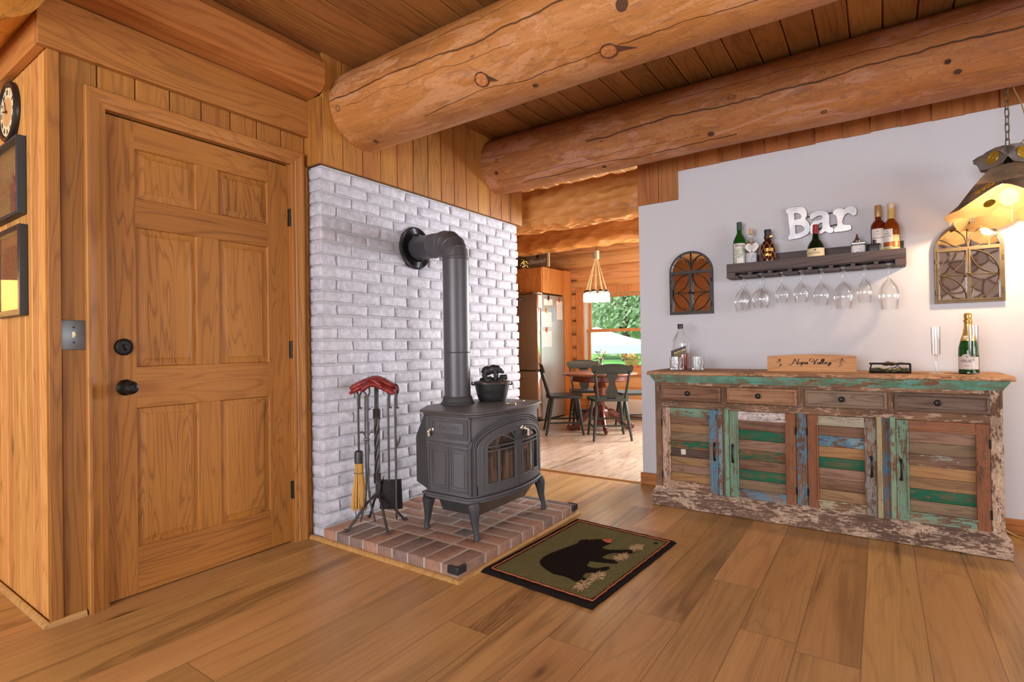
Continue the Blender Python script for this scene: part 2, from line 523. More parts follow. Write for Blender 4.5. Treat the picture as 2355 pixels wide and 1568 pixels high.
M['ceil'] = wood('ceiling_plank', rgb(104, 66, 32), rgb(158, 107, 56), rgb(184, 133, 78), 'y', board=('x', .1435, -1.258), var=.16, knots=.6)
M['floor'] = wood('oak_floor', rgb(136, 96, 54), rgb(186, 140, 86), rgb(206, 164, 108), 'y', board=('x', .187, -.445), L=1.75, var=.12,
                  knots=.30, seam=.0030, rough=.34, streak=.8, ring=.6, gw=.075, heart=.72, bumps=.06, spec=.45, knotcol=rgb(74, 44, 24))
M['kfloor'] = wood('kitchen_floor', rgb(138, 108, 86), rgb(204, 180, 156), rgb(222, 204, 184), 'y', board=('x', .12, 0), L=1.2, var=.08,
                   knots=0, seam=.001, rough=.22, ring=.6, gw=.08, spec=.6, streak=.9, fleck=.55, bumps=.03)
M['paint'] = plain('grey_wall_paint', rgb(197, 194, 199), .6, var=.012, scale=300, bump=.06)
M['oakbase'] = wood('oak_baseboard', rgb(120, 70, 32), rgb(178, 112, 58), rgb(196, 134, 78), 'x', knots=0)
M['shoe'] = wood('shoe_mould', rgb(132, 92, 48), rgb(184, 140, 84), rgb(204, 164, 108), 'y', knots=0)
M['klog'] = wood('kitchen_log', rgb(172, 116, 68), rgb(226, 172, 116), rgb(238, 194, 142), 'x', board=('z', .201, .0), var=.09, knots=.5, ring=.5)
M['ktrim'] = wood('kitchen_trim', rgb(160, 100, 54), rgb(212, 148, 94), rgb(228, 170, 118), 'z', knots=0)
M['blk'] = plain('black_bronze', rgb(40, 36, 35), .38, .7, var=.2, scale=60)
M['iron'] = plain('black_iron', rgb(46, 44, 44), .5, .55, var=.2, scale=40, bump=.1)
M['white'] = plain('white_trim', rgb(226, 224, 220), .5, var=.02)

# ------------------------------------------------------------------ floors and ceiling
b = B(); bx(b, -6, -3.2, -.05, 4.6, YC + .03, 0)
struct('floor', b, M['floor'])
b = B(); bx(b, -6, YC + .03, -.05, 2.6, YK + .2, 0)
struct('floor_kitchen', b, M['kfloor'])
b = B(); tube(b, [(-3.2, 3.862, -.004), (-1.486, 3.862, -.004)], .022, 10, flat=(.72, 1.3))
struct('trim_1', b, wood('threshold_wood', rgb(150, 104, 62), rgb(196, 150, 100), rgb(212, 170, 122), 'x', knots=0))

def vee_boards(b, seams, z0, z1, f, t=.02, ch=.0055, z0f=None):
    """tongue-and-groove boards with V joints: f(u, depth, z) -> 3D"""
    for i, (u0, u1) in enumerate(zip(seams, seams[1:])):
        za = z0 if z0f is None else z0f(i, u0, u1)
        u0 += .0011; u1 -= .0011
        prof = [(u0, 0), (u0, t-ch), (u0+ch, t), (u1-ch, t), (u1, t-ch), (u1, 0)]
        A = [b.verts.new(V(f(u, d, za))) for u, d in prof]; C = [b.verts.new(V(f(u, d, z1))) for u, d in prof]
        b.faces.new(A[::-1]); b.faces.new(C)
        for k in range(6):
            b.faces.new([A[k], A[(k+1) % 6], C[(k+1) % 6], C[k]])

# ceiling: planks running away along y
b = B()
x = -1.258 - .1435*33
sx = [x + .1435*i for i in range(75)]
for x0, x1 in zip(sx, sx[1:]):
    ch = .005; x0 += .0013; x1 -= .0013
    prof = [(x0, CZ+.02), (x0, CZ+ch*1.4), (x0+ch, CZ), (x1-ch, CZ), (x1, CZ+ch*1.4), (x1, CZ+.02)]
    A = [b.verts.new((u, -3.2, z)) for u, z in prof]; C = [b.verts.new((u, YK+.2, z)) for u, z in prof]
    b.faces.new(A[::-1]); b.faces.new(C)
    for k in range(6): b.faces.new([A[k], A[(k+1) % 6], C[(k+1) % 6], C[k]])
bx(b, -6, -3.2, CZ+.012, 4.7, YK+.2, CZ+.06)
struct('ceiling', b, M['ceil'])

# ------------------------------------------------------------------ door wall (left)
f = lambda u, d, z: (XD - .02 + d, u, z)
b = B()
sy = [.727] + [.717 + .1375*i for i in range(1, 8)] + [1.818, 1.85]
def zf(i, u0, u1): return 0.0 if u1 < .86 or u0 > 1.70 else 2.065
vee_boards(b, sy, 0, 2.425, f, z0f=zf)
bx(b, XD-.10, .70, 0, XD-.014, .885, 2.425); bx(b, XD-.10, 1.722, 0, XD-.014, 1.85, 2.425); bx(b, XD-.10, .885, 2.055, XD-.014, 1.722, 2.425)
struct('wall_left', b, M['board'])
# corner board and header board, mitred casing
b = B(); bx(b, XD-.02, .688, 0, XD+.012, .728, 2.226)
struct('trim_2', b, M['pine_z'], bevel=.003)
b = B(); bx(b, XD-.0, .655, 2.226, XD+.034, 1.835, 2.425)
struct('trim_3', b, M['pine_y'], bevel=.003)
b = B(); bx(b, XD-.6, .655, 2.226, XD-.0, .688, 2.40)
struct('trim_4', b, wood('pine_cross', PD, rgb(182, 118, 60), PL, 'x', knots=.2), bevel=.003)
# casing: moulded section swept round the opening
def casing(b, y0, y1, z1, w, f, prof):
    inn = [(y0, 0), (y0, z1), (y1, z1), (y1, 0)]
    out = lambda k: [(y0-k, 0), (y0-k, z1+k), (y1+k, z1+k), (y1+k, 0)]
    rows = []
    for k, d in prof:
        rows.append([b.verts.new(V(f(u, d, z))) for u, z in out(k)])
    for A, C in zip(rows, rows[1:]):
        for i in range(3): b.faces.new([A[i], A[i+1], C[i+1], C[i]])
f2 = lambda u, d, z: (XD + d, u, z)
b = B()
casing(b, .878, 1.728, 2.056, .07, f2, [(.0, -.06), (.0, .010), (.006, .014), (.020, .014), (.024, .019), (.052, .022), (.058, .027), (.068, .027), (.072, .022), (.072, -.02)])
hd_ = [f for f in b.faces if f.calc_center_median().z > 2.03 and abs(f.calc_center_median().y-1.303) < .44 and f.calc_center_median().z > 2.056 - 1e-4]
b2 = b.copy()
bmesh.ops.delete(b2, geom=[f for f in b2.faces if f.calc_center_median().z < 2.05], context='FACES')
bmesh.ops.delete(b, geom=[f for f in b.faces if f.calc_center_median().z > 2.05], context='FACES')
struct('trim_5', b, M['pine_z']); struct('trim_11', b2, M['pine_y'])
b = B()
for seg in ([(XD+.004, .80, 0), (XD+.004, .676, 0)], [(XD+.016, .682, 0), (-4.2, .682, 0)]):
    (ax_, ay, _), (cx, cy, _) = seg
    n = 6
    for s in range(1):
        P0 = V((ax_, ay, 0)); P1 = V((cx, cy, 0)); t = (P1-P0).normalized(); w = V((t.y, -t.x, 0)) * (1 if abs(t.x) < .5 else -1)
        if abs(t.x) < .5: w = V((1, 0, 0))
        else: w = V((0, -1, 0))
        prof = [(0, 0)] + [(.017*cos(a), .021*sin(a)) for a in [pi/2*k/n for k in range(n+1)]]
        A = [b.verts.new(P0 + w*u + V((0, 0, z))) for u, z in prof]; C = [b.verts.new(P1 + w*u + V((0, 0, z))) for u, z in prof]
        for k in range(len(prof)): b.faces.new([A[k], A[(k+1) % len(prof)], C[(k+1) % len(prof)], C[k]])
        b.faces.new(A); b.faces.new(C[::-1])
struct('baseboard_left', b, M['shoe'])

# six-panel door
d0 = thing('door_1', 'orange pine six-panel door with black knob in the left wall', 'door', (XD, 1.3, 0), kind='structure')
DY0, DY1, DZ = .884, 1.722, 2.046
fx = XD - .014
def slab(name, m, y0, y1, z0, z1, d=0.0):
    b = B(); bx(b, fx-.035, y0, z0, fx+d, y1, z1)
    return part(name, b, m, d0, bevel=.0015)
slab('stile', M['door_z'], DY0, .992, .006, DZ); slab('stile', M['door_z'], 1.603, DY1, .006, DZ)
for z0, z1 in ((.006, .203), (.803, .981), (1.589, 1.712), (1.93, DZ)): slab('rail', M['door_y'], .992, 1.603, z0, z1)
for z0, z1 in ((.203, .803), (.981, 1.589), (1.712, 1.93)): slab('mullion', M['door_z'], 1.245, 1.348, z0, z1)
for y0, y1 in ((.992, 1.245), (1.348, 1.603)):
    for z0, z1 in ((.203, .803), (.981, 1.589), (1.712, 1.93)):
        b = B()
        rows = []
        for k, d in ((0, -.001), (.004, -.010), (.012, -.010), (.034, -.003), (.035, -.0015)):
            rows.append([b.verts.new((fx+d, u, z)) for u, z in ((y0+k, z0+k), (y1-k, z0+k), (y1-k, z1-k), (y0+k, z1-k))])
        for A, C in zip(rows, rows[1:]):
            for i in range(4): b.faces.new([A[i], A[(i+1) % 4], C[(i+1) % 4], C[i]])
        b.faces.new(rows[-1])
        bx(b, fx-.03, y0, z0, fx-.012, y1, z1)
        part('panel', b, M['door_p'], d0, sharp=20)
RX = Matrix.Rotation(pi/2, 4, 'Y')
def onx(x, y, z): return Matrix.Translation((x, y, z)) @ RX
b = B(); lathe(b, [(0, 0), (.033, 0), (.034, .006), (.026, .012), (.016, .016), (.013, .030), (.018, .036), (.027, .046), (.029, .058), (.026, .068), (.018, .072), (.013, .070), (.012, .067), (0, .067)], n=28, M=onx(fx, .948, .896))
kn = part('door_knob', b, M['blk'], d0)
b = B(); rbox(b, fx+.066, .943, .8945, fx+.0705, .953, .8975, .001, (2, 2, 2)); part('turn_button', b, M['iron'], kn)
b = B(); lathe(b, [(0, 0), (.034, 0), (.036, .005), (.031, .012), (.027, .013), (.025, .010), (0, .010)], n=28, M=onx(fx, .944, 1.068))
db = part('deadbolt', b, M['blk'], d0)
b = B(); rbox(b, fx+.009, .940, 1.052, fx+.028, .949, 1.082, .004, (3, 3, 3), M=Matrix.Translation((0, .944, 1.067)) @ Matrix.Rotation(.35, 4, 'X') @ Matrix.Translation((0, -.944, -1.067)))
part('thumb_turn', b, M['blk'], db)
for z in (1.765, 1.045, .284):
    b = B(); cyl(b, (fx+.012, 1.7255, z-.048), (fx+.012, 1.7255, z+.048), .0065, n=10)
    for k in range(1, 5): tube(b, [(fx+.012, 1.7255, z-.048+k*.0192-.0006), (fx+.012, 1.7255, z-.048+k*.0192+.0006)], .0068, 10)
    bx(b, fx-.01, 1.7195, z-.045, fx+.009, 1.7235, z+.045); part('hinge', b, M['blk'], d0)
b = B(); bx(b, fx-.05, .878, 0, fx-.036, 1.73, 2.06)
struct('trim_6', b, plain('door_gap', rgb(40, 24, 14), .8))

# clock wall (faces the camera side), plank clad
b = B()
fy = lambda u, d, z: (u, .708 - d, z)
vee_boards(b, [-2.655 - .09*i for i in range(30)][::-1], 0, 2.62, fy, t=.018)
bx(b, -5.4, .702, 0, -2.66, .80, 2.62)
struct('wall_front', b, M['board_x'])

# ------------------------------------------------------------------ bar wall (right), slatted top
b = B(); bx(b, -1.486, YC, 0, 4.6, YC + .14, 2.60)
struct('wall_right', b, M['paint'], bevel=.002)
b = B()
xs = [-1.486, -1.326, -1.183] + [-1.183 + .1442*i for i in range(1, 41)]
vee_boards(b, [-1.486, -1.326, -1.183], 2.079, 2.62, lambda u, d, z: (u, YC - d, z), t=.016, ch=.003)
for i, (u0, u1) in enumerate(zip(xs[2:], xs[3:])):
    t0 = .010 + .006*(i % 2 == 0) + random.uniform(0, .002)
    bx(b, u0+.0008, YC - t0, 2.288 + random.uniform(-.004, .004), u1-.0008, YC, 2.62)
struct('trim_7', b, M['board_c'])
b = B(); bx(b, -1.500, YC-.016, 0, 4.6, YC+.001, .086)
struct('baseboard_right', b, M['oakbase'], bevel=.004)

# boards above the brick, with a turned return
b = B()
seam = [1.842, 1.981, 2.121, 2.26, 2.399, 2.54, 2.679, 2.812, 2.953, 3.087, 3.229, 3.38, 3.53, 3.659, 3.84]
vee_boards(b, seam, 2.068, CZ, lambda u, d, z: (-2.533 + d, u, z), t=.02, ch=.004)
bx(b, -3.1, 1.85, 2.07, -2.526, 3.84, CZ)
struct('wall_middle', b, M['board'])
b = B(); bx(b, XD-.01, 1.822, 2.066, -2.512, 1.8415, 2.432)
struct('trim_8', b, M['pine_z'], bevel=.002)

# ------------------------------------------------------------------ kitchen shell
def logface(z, d=.030, p=.201):
    q = (z/p) % 1.0
    return d*sqrt(max(0.0, 1-(2*q-1)**2)) - .004*(q < .04 or q > .96)
def logwall(b, x0, x1, z0, z1, nx=2):
    nz = max(2, int((z1-z0)/.0134))
    grid(b, max(2, int((x1-x0)/.12)), nz, lambda u, v: (x0+(x1-x0)*u,
         YK - logface(z0+(z1-z0)*v) - .006*mnoise.noise((x0+(x1-x0)*u*2.0, floor((z0+(z1-z0)*v)/.201)*3.3, .5)), z0+(z1-z0)*v))
    bx(b, x0, YK, z0, x1, YK+.12, z1)
b = B()
WX0, WX1, WZ0, WZ1 = -3.62, -1.7, .70, 1.79
logwall(b, -6, WX0-.15, 0, CZ); logwall(b, WX0-.15, WX1+.1, WZ1+.08, CZ); logwall(b, WX0-.15, WX1+.1, 0, WZ0-.08); logwall(b, WX1+.1, -1.5, 0, CZ); logwall(b, -1.5, .9, 2.15, CZ); logwall(b, -1.5, .9, 0, .75); logwall(b, .9, 2.6, 0, CZ)
struct('wall_kitchen', b, M['klog'], sharp=50)
b = B()
for z in (2.013, 1.808, 1.6, 1.404, 1.195, .993, .791):
    bx(b, -3.90, YK-.034, z-.003, -3.77, YK-.005, z+.003)
struct('trim_9', b, plain('log_check', rgb(86, 44, 18), .8))
# window
w1 = thing('window_1', 'pine double-hung kitchen window looking out on the garden', 'window', (-2.66, YK, WZ0), kind='structure')
b = B()
bx(b, WX0-.16, YK-.045, WZ0-.10, WX0-.035, YK+.02, WZ1+.10); bx(b, WX1+.035, YK-.045, WZ0-.10, WX1+.16, YK+.02, WZ1+.10)
bx(b, WX0-.16, YK-.047, WZ1-.01, WX1+.16, YK+.02, WZ1+.10); bx(b, WX0-.18, YK-.07, WZ0-.10, WX1+.18, YK+.02, WZ0-.0)
part('window_casing', b, M['ktrim'], w1, bevel=.004)
b = B(); bx(b, WX0-.035, YK-.03, WZ0, WX0-.012, YK+.1, WZ1); bx(b, WX1+.012, YK-.03, WZ0, WX1+.035, YK+.1, WZ1)
part('jamb_liner', b, M['white'], w1)
def sash(z0, z1, y):
    b = B(); k = .045
    bx(b, WX0, y, z0, WX0+k, y+.035, z1); bx(b, WX1-k, y, z0, WX1, y+.035, z1); bx(b, WX0+k, y, z0, WX1-k, y+.035, z0+k); bx(b, WX0+k, y, z1-k, WX1-k, y+.035, z1)
    s = part('sash', b, M['ktrim'], w1, bevel=.003)
    b = B(); bx(b, WX0+k-.01, y+.015, z0+k-.01, WX1-k+.01, y+.019, z1-k+.01)
    part('window_glass', b, M.get('winglass') or M.setdefault('winglass', thinglass('window_glass', (.96, .98, .97, 1), .5)), s)
    return s
sash(1.225, WZ1-.01, YK+.05); s_ = sash(WZ0, 1.27, YK+.01)
b = B(); rbox(b, -3.11, YK-.01, 1.27, -3.05, YK+.03, 1.292, .008, (3, 3, 3)); part('sash_lock', b, M['blk'], s_)

w2 = thing('fill_light_frame', 'added casing around the unseen kitchen fill light, behind the grey wall', 'window', (-.3, YK, .70), kind='structure')  # invented window, unseen: a casing added around the kitchen fill light
b = B()
for q in ((-1.62, .64, -1.50, 2.26), (.90, .64, 1.02, 2.26), (-1.5, 2.15, .90, 2.26), (-1.5, .64, .90, .75), (-.33, .75, -.27, 2.15)): bx(b, q[0], 7.03, q[1], q[2], YK-.0, q[3])
part('window_casing', b, M['ktrim'], w2, bevel=.004)

# rest of the shell (out of the picture, but it closes the room and shows in the mirrors)
M['backlog'] = wood('back_logs', PD, rgb(172, 112, 62), PL, 'x', board=('z', .22, 0), var=.1, knots=.3)
b = B(); bx(b, -5.4, -3.3, 0, -2.6, -3.2, CZ); bx(b, -2.6, -3.3, 2.2, .62, -3.2, CZ); bx(b, -2.6, -3.3, 0, .62, -3.2, .5); bx(b, .62, -3.3, 0, 4.7, -3.2, CZ)
struct('wall_back', b, M['backlog'])
g = G('field_stone'); p = g.coord(); q = g.vm('ADD', p, g.vm('MULTIPLY', g.noise(p, 3.0, 2.0, o=1), (.25, .25, .25)))
c1 = g.voro(q, 5.0, o=1); d1 = g.voro(q, 5.0, feature='DISTANCE_TO_EDGE')
sc1 = g.mix(g.xyz(c1)[0], rgb(150, 132, 122), rgb(214, 204, 198)); sc1 = g.mix(g.math('SUBTRACT', 1.0, g.sm(d1, .02, .06)), sc1, rgb(120, 112, 106))
b = B(); bx(b, .75, -3.2, 0, 1.75, -2.75, CZ)
struct('trim_10', b, g.done(sc1, .85, g.bump(g.sm(d1, .0, .12), .8, .03)))
b = B(); bx(b, 4.6, -3.3, 0, 4.7, -1.2, CZ); bx(b, 4.6, -1.2, 0, 4.7, 2.6, .7); bx(b, 4.6, -1.2, 2.1, 4.7, 2.6, CZ); bx(b, 4.6, 2.6, 0, 4.7, YC+.1, CZ)
struct('wall_east', b, M['backlog'])
b = B(); bx(b, -5.5, -3.3, 0, -5.4, .8, CZ)
struct('wall_west', b, M['backlog'])
b = B(); bx(b, -6.1, YC, 0, -6.0, YK+.2, CZ); bx(b, 2.6, YC+.14, 0, 2.7, YK+.2, CZ); bx(b, -6.0, 3.80, 0, -3.105, YC, CZ)
struct('wall_kitchen_side', b, M['backlog'])

# ------------------------------------------------------------------ logs and beams
def log(name, x0, x1, yc, zc, r0, r1, seed, m, label, r=.0, nx=110, na=56, amp=.010):
    b = B(); rings = []
    for i in range(nx+1):
        t = i/nx; x = x0+(x1-x0)*t; rr = r0+(r1-r0)*t
        ring = []
        for k in range(na):
            a = 2*pi*k/na
            d = mnoise.noise((x*1.1+seed*9, cos(a)*1.3, sin(a)*1.3+seed))*amp + mnoise.noise((x*5+seed, cos(a)*5, sin(a)*5))*amp*.22
            q = rr + d
            ring.append(b.verts.new((x, q*cos(a), q*sin(a))))
        rings.append(ring)
    for A, C in zip(rings, rings[1:]):
        for k in range(na): b.faces.new([A[k], A[(k+1) % na], C[(k+1) % na], C[k]])
    b.faces.new(rings[0]); b.faces.new(rings[-1])
    o = part(name, b, m, None); o.location = (0, yc, zc)
    WM[o] = Matrix.Translation((0, yc, zc))
    return tag(o, label, 'beam', 'peeled log ceiling beams', 'thing')
LD, LM_, LL = rgb(152, 94, 50), rgb(192, 130, 80), rgb(212, 154, 104)
LG1 = log('log_beam', -2.56, 4.6, 2.115, 2.442, .222, .215, 1,
    logwood('log_skin_near', rgb(142, 86, 40), rgb(180, 118, 62), rgb(202, 144, 86), rgb(200, 144, 102), crack=[(.06, -2.6, .6, .019), (-.42, -2.7, 1.6, .010), (1.12, -2.0, 2.6, .009), (.34, -2.5, -1.2, .006)]),
    'thickest peeled log ceiling beam, running from above the stove pipe towards the front')
LG2 = log('log_beam', -2.56, 4.6, 3.468, 2.468, .208, .200, 2,
    logwood('log_skin_far', rgb(126, 76, 40), rgb(166, 106, 60), rgb(192, 134, 84), rgb(190, 138, 112), crack=[(.18, -1.7, 1.0, .022), (1.15, -2.3, -.6, .018), (-.30, -1.2, 3.5, .010), (.85, -2.5, -.8, .008), (.0, .6, 3.0, .02)]),
    'peeled log ceiling beam nearest the grey bar wall, with a long dark check')
log('log_beam', -5.35, -2.25, .495, 2.445, .182, .182, 3,
    logwood('log_skin_lamplit', rgb(186, 126, 52), rgb(228, 170, 84), rgb(240, 190, 114), rgb(232, 176, 98), crack=[(-2.4, -5, 4, .01)]),  # table lamp's warm glow is put into these skin colours
    'log tinted lamplit yellow over the wall clock at the upper left corner')

kcore = plain('knot_core', rgb(186, 118, 66), .6, var=.25, scale=70, bump=.4); krim = plain('knot_rim', rgb(84, 50, 28), .8, var=.3)
def knot(o, yc, zc, r, x, a, la, lb, tail=0.0):
    d = V((0, cos(a), sin(a))); t = V((0, -sin(a), cos(a))); c = V((x, yc, zc)) + d*r
    ell = lambda k, q: c + V((1, 0, 0))*la*cos(k)*q + t*lb*sin(k)*q - d*((lb*sin(k)*q)**2/(2*r)) + d*.002
    b = B(); rows = []
    for q in (1.0, .8, .5, .2):
        rows.append([b.verts.new(ell(2*pi*k/20, q) + d*(.003*(1-q)*cos(k*1.9))) for k in range(20)])
    for A, C in zip(rows, rows[1:]):
        for k in range(20): b.faces.new([A[k], A[(k+1) % 20], C[(k+1) % 20], C[k]])
    b.faces.new(rows[-1])
    kk = part('knot', b, kcore if la > .03 else krim, o)
    b = B(); tube(b, [ell(2*pi*k/28, 1.0) for k in range(28)], [.0022+.0016*sin(k*.9)**2 for k in range(28)], 5, closed=True)
    if tail:
        n_ = 14
        P = [ell(.5, 1.0).lerp(c + V((1, 0, 0))*(la+tail) + t*lb*.9, i/n_) for i in range(n_+1)]; Q = [ell(-.55, 1.0).lerp(c + V((1, 0, 0))*(la+tail) + t*lb*.9, i/n_) for i in range(n_+1)]
        strip(b, P, Q, d*.0012)
    part('knot_ring', b, krim, kk)
for x, a, la, lb, tl in ((-.891, -2.002, .036, .030, .075), (-1.498, -2.316, .034, .032, .045), (-.789, -2.657, .022, .022, 0), (-1.27, -1.802, .010, .008, 0), (-2.452, -2.838, .016, .014, 0), (-2.349, -1.728, .008, .014, 0)): knot(LG1, 2.115, 2.442, .2215, x, a, la, lb, tl)
for x, a, la, lb in ((-1.51, -2.577, .014, .012), (-1.549, -1.864, .012, .010), (-.822, -2.218, .017, .013), (-.233, -2.108, .013, .010), (-.229, -3.089, .010, .009), (.286, -2.639, .010, .009), (.325, -2.361, .013, .010), (-2.36, -3.016, .013, .012), (-2.384, -2.585, .012, .012)): knot(LG2, 3.468, 2.468, .205, x, a, la, lb)
def hewn(name, x0, x1, y0, y1, z0, z1, seed, m, label, ax='x', nx=330, cell=.12, dep=.015, pw=5.0):
    """axe-hewn timber: squared section with scalloped cuts"""
    b = B(); na = 96; rings = []
    cy, cz, hy, hz = (y0+y1)/2, (z0+z1)/2, (y1-y0)/2, (z1-z0)/2
    for i in range(nx+1):
        x = x0+(x1-x0)*i/nx; ring = []
        for k in range(na):
            a = 2*pi*k/na; c_, s_ = cos(a), sin(a)
            q = (abs(c_)**pw + abs(s_)**pw)**(-1/pw)
            y, z = hy*q*c_, hz*q*s_
            P = V((x/cell*.95, y/cell*1.7+seed*7, z/cell*1.7))
            d = mnoise.voronoi(P)[0][0]
            e = 1 - (.35-min(.7, d)**2)*dep*3.2/max(hy, hz)
            ring.append(b.verts.new((x, cy+y*e, cz+z*e)))
        rings.append(ring)
    for A, C in zip(rings, rings[1:]):
        for k in range(na): b.faces.new([A[k], A[(k+1) % na], C[(k+1) % na], C[k]])
    b.faces.new(rings[0]); b.faces.new(rings[-1])
    if ax == 'y':
        b.transform(Matrix(((0, 1, 0, 0), (1, 0, 0, 0), (0, 0, 1, 0), (0, 0, 0, 1))))
    return solo(name, b, m, label, 'beam', kind='thing', sharp=24)
hw = wood('hewn_timber', rgb(150, 90, 40), rgb(198, 132, 68), rgb(214, 154, 90), 'x', knots=.15, ring=.5)
hewn('hewn_beam', -4.3, 1.9, 4.035, 4.30, 2.085, 2.445, 1, hw, 'axe-hewn header beam over the opening to the kitchen, nearer of two')
hewn('hewn_beam', -5.9, 2.5, 5.83, 6.10, 2.245, 2.60, 2, hw, 'axe-hewn kitchen beam that the jar chandelier hangs from', cell=.16)
# flat-sided log on top of the door wall (built along x, turned to y)
b = B()
sec = [(XD-.12, 2.426), (XD+.008, 2.426), (XD+.135, 2.452), (XD+.172, 2.482), (XD+.176, 2.60), (XD+.12, 2.67), (XD-.12, 2.67)]
ny = 60; rows = []
for i in range(ny+1):
    y = -1.2+3.03*i/ny if i else -1.2
    y = .692 + (1.832-.692)*i/ny
    rows.append([b.verts.new((px + .004*mnoise.noise((y*3, k, 1.5)), y, pz + .004*mnoise.noise((y*3, k, 7.5)))) for k, (px, pz) in enumerate(sec)])
for A, C in zip(rows, rows[1:]):
    for k in range(len(sec)): b.faces.new([A[k], A[(k+1) % len(sec)], C[(k+1) % len(sec)], C[k]])
b.faces.new(rows[0]); b.faces.new(rows[-1])
solo('log_plate', b, wood('plate_log', rgb(132, 76, 32), rgb(180, 114, 58), rgb(198, 138, 80), 'y', knots=.3, ring=.6),
     'hewn flat-faced log lying along the top of the wall above the door', 'beam', kind='thing', sharp=25)
# ------------------------------------------------------------------ white brick chimney breast
XB = -2.528
g = G('white_brick'); p = g.coord()
isl = g.N('NewGeometry', o=8)
n = g.noise(p, 26.0, 6.0, .62); n2 = g.noise(p, 7.0, 4.0, .6)
col = g.mix(g.sm(n, .35, .7), rgb(174, 171, 181), rgb(198, 195, 204))
col = g.mix(g.math('MULTIPLY', g.sm(n2, .62, .75), .12), col, rgb(160, 154, 158))
col = g.mix(g.math('MULTIPLY', g.math('SUBTRACT', 1.0, g.sm(g.noise(p, 60.0, 4.0, .7), .26, .33)), .5), col, rgb(120, 112, 112))
col = g.N('HueSaturation', {'Value': g.math('MULTIPLY_ADD', g.math('SUBTRACT', isl, .5), .12, 1.0), 'Color': col})
wb = g.done(col, .7, g.bump(g.math('ADD', n, g.math('MULTIPLY', g.noise(p, 120.0, 3.0), .35)), .45, .006), spec=.25)
g = G('grey_mortar'); p = g.coord(); n = g.noise(p, 90.0, 5.0, .65)
wm = g.done(g.mix(n, rgb(150, 150, 154), rgb(200, 198, 202)), .9, g.bump(n, .7, .008), spec=.1)
ch = thing('brick_chimney', 'white painted brick chimney breast behind the black wood stove', 'chimney', (-2.8, 2.82, 0), kind='thing')
b = B(); rs = random.Random(3)
PIT, BL, MO = .0688, .2065, .0105
y_end = 3.775
row = 0; z = .0
while z < 2.05:
    z1 = min(z + PIT - MO, 2.062)
    y = 1.838 + (0 if row % 2 else -.108)
    k = 0
    while y < y_end:
        y0 = max(1.838, y) ; y1 = min(y + BL, y_end + rs.uniform(-.004, .012))
        if y1 - y0 > .03:
            d = rs.uniform(-.004, .004)
            if abs((y0+y1)/2-2.56) > .11 or abs(z+.03-1.70) > .09:
                rbox(b, XB-.075 if y0 > 1.9 else XD+.004, y0, z+rs.uniform(-.002, .002), XB+d, y1, z1+rs.uniform(-.002, .002), .0075,
                     (4, 6, 4), jit=.0055, fr=24, seed=row*31+k)
        y += BL + MO + rs.uniform(-.004, .004); k += 1
    z += PIT; row += 1
part('brick_face', b, wb, ch, sharp=80)
b = B(); bx(b, -3.1, 1.848, 0, XB-.0085, 3.76, 2.064); bx(b, XB-.02, 2.45, 1.60, XB-.003, 2.67, 1.80)
part('mortar', b, wm, ch)

# ------------------------------------------------------------------ brick hearth
HZ = .066; HX1 = -1.566; HY0, HY1 = 1.822, 2.945
he = thing('brick_hearth', 'low red brick hearth pad under the wood stove', 'hearth', (-2.05, 2.38, 0))
g = G('hearth_brick'); p = g.coord(); isl = g.N('NewGeometry', o=8)
n = g.noise(p, 40.0, 5.0, .65)
bc = g.ramp(isl, [(0, rgb(134, 112, 102)), (.2, rgb(158, 122, 104)), (.4, rgb(172, 128, 106)), (.55, rgb(148, 122, 108)), (.7, rgb(176, 134, 112)), (.85, rgb(118, 106, 102)), (1, rgb(164, 128, 110))])
bc = g.mix(g.sm(n, .4, .75), bc, g.mix(.5, bc, rgb(104, 84, 80)))
bc = g.mix(g.math('MULTIPLY', g.sm(g.noise(p, 9.0, 5.0, .7), .58, .75), .40), bc, rgb(176, 160, 148))
hb = g.done(bc, .75, g.bump(g.noise(p, 150.0, 4.0, .7), .5, .004), spec=.2)
b = B(); rs = random.Random(5); W = .0955; LN = .200; G_ = .0115; k = 0
def hbrick(x0, y0, x1, y1):
    global k
    x0 = max(x0, XB+.006); x1 = min(x1, HX1); y1 = min(y1, HY1)
    if x1-x0 < .02 or y1-y0 < .02: return
    k += 1
    rbox(b, x0, y0, .004, x1, y1, HZ + rs.uniform(-.0015, .001), .005, (4, 4, 3), jit=.0018, fr=30, seed=k)
x = HX1
while x > XB:                                   # front row, ends to the room
    hbrick(x-W, HY0, x, HY0+LN); x -= W + G_
y = HY0 + LN + G_
while y < HY1 - .02:                            # right-hand row
    hbrick(HX1-LN, y, HX1, min(y+W, HY1)); y += W + G_
xr = HX1 - LN - G_; y = HY0 + LN + G_; r_ = 0
while y < HY1 - .02:                            # infill
    x = xr + (0 if r_ % 2 else 0)
    if r_ % 2: hbrick(x-W, y, x, y+W); x -= W + G_
    while x > XB: hbrick(x-LN, y, x, y+W); x -= LN + G_
    y += W + G_; r_ += 1
part('bricks', b, hb, he, sharp=50)
g = G('hearth_mortar'); p = g.coord(); n = g.noise(p, 70.0, 5.0, .7)
b = B(); bx(b, XB+.002, HY0+.005, .0, HX1-.003, HY1-.003, HZ-.0022)
part('mortar', b, g.done(g.mix(n, rgb(166, 156, 146), rgb(206, 196, 184)), .9, g.bump(n, .6, .006), spec=.1), he)
b = B()
for (x0, y0, x1, y1) in ((XB-.11, HY0-.016, HX1+.016, HY0-.001), (HX1+.001, HY0-.016, HX1+.016, HY1+.03)):
    prof_n = 5
    if y1-y0 < .1: tube(b, [(x0, y1-.001, 0), (x1, y1-.001, 0)], .019, 16)
    else: tube(b, [(x0+.001, y0+.0, 0), (x0+.001, y1, 0)], .019, 16)
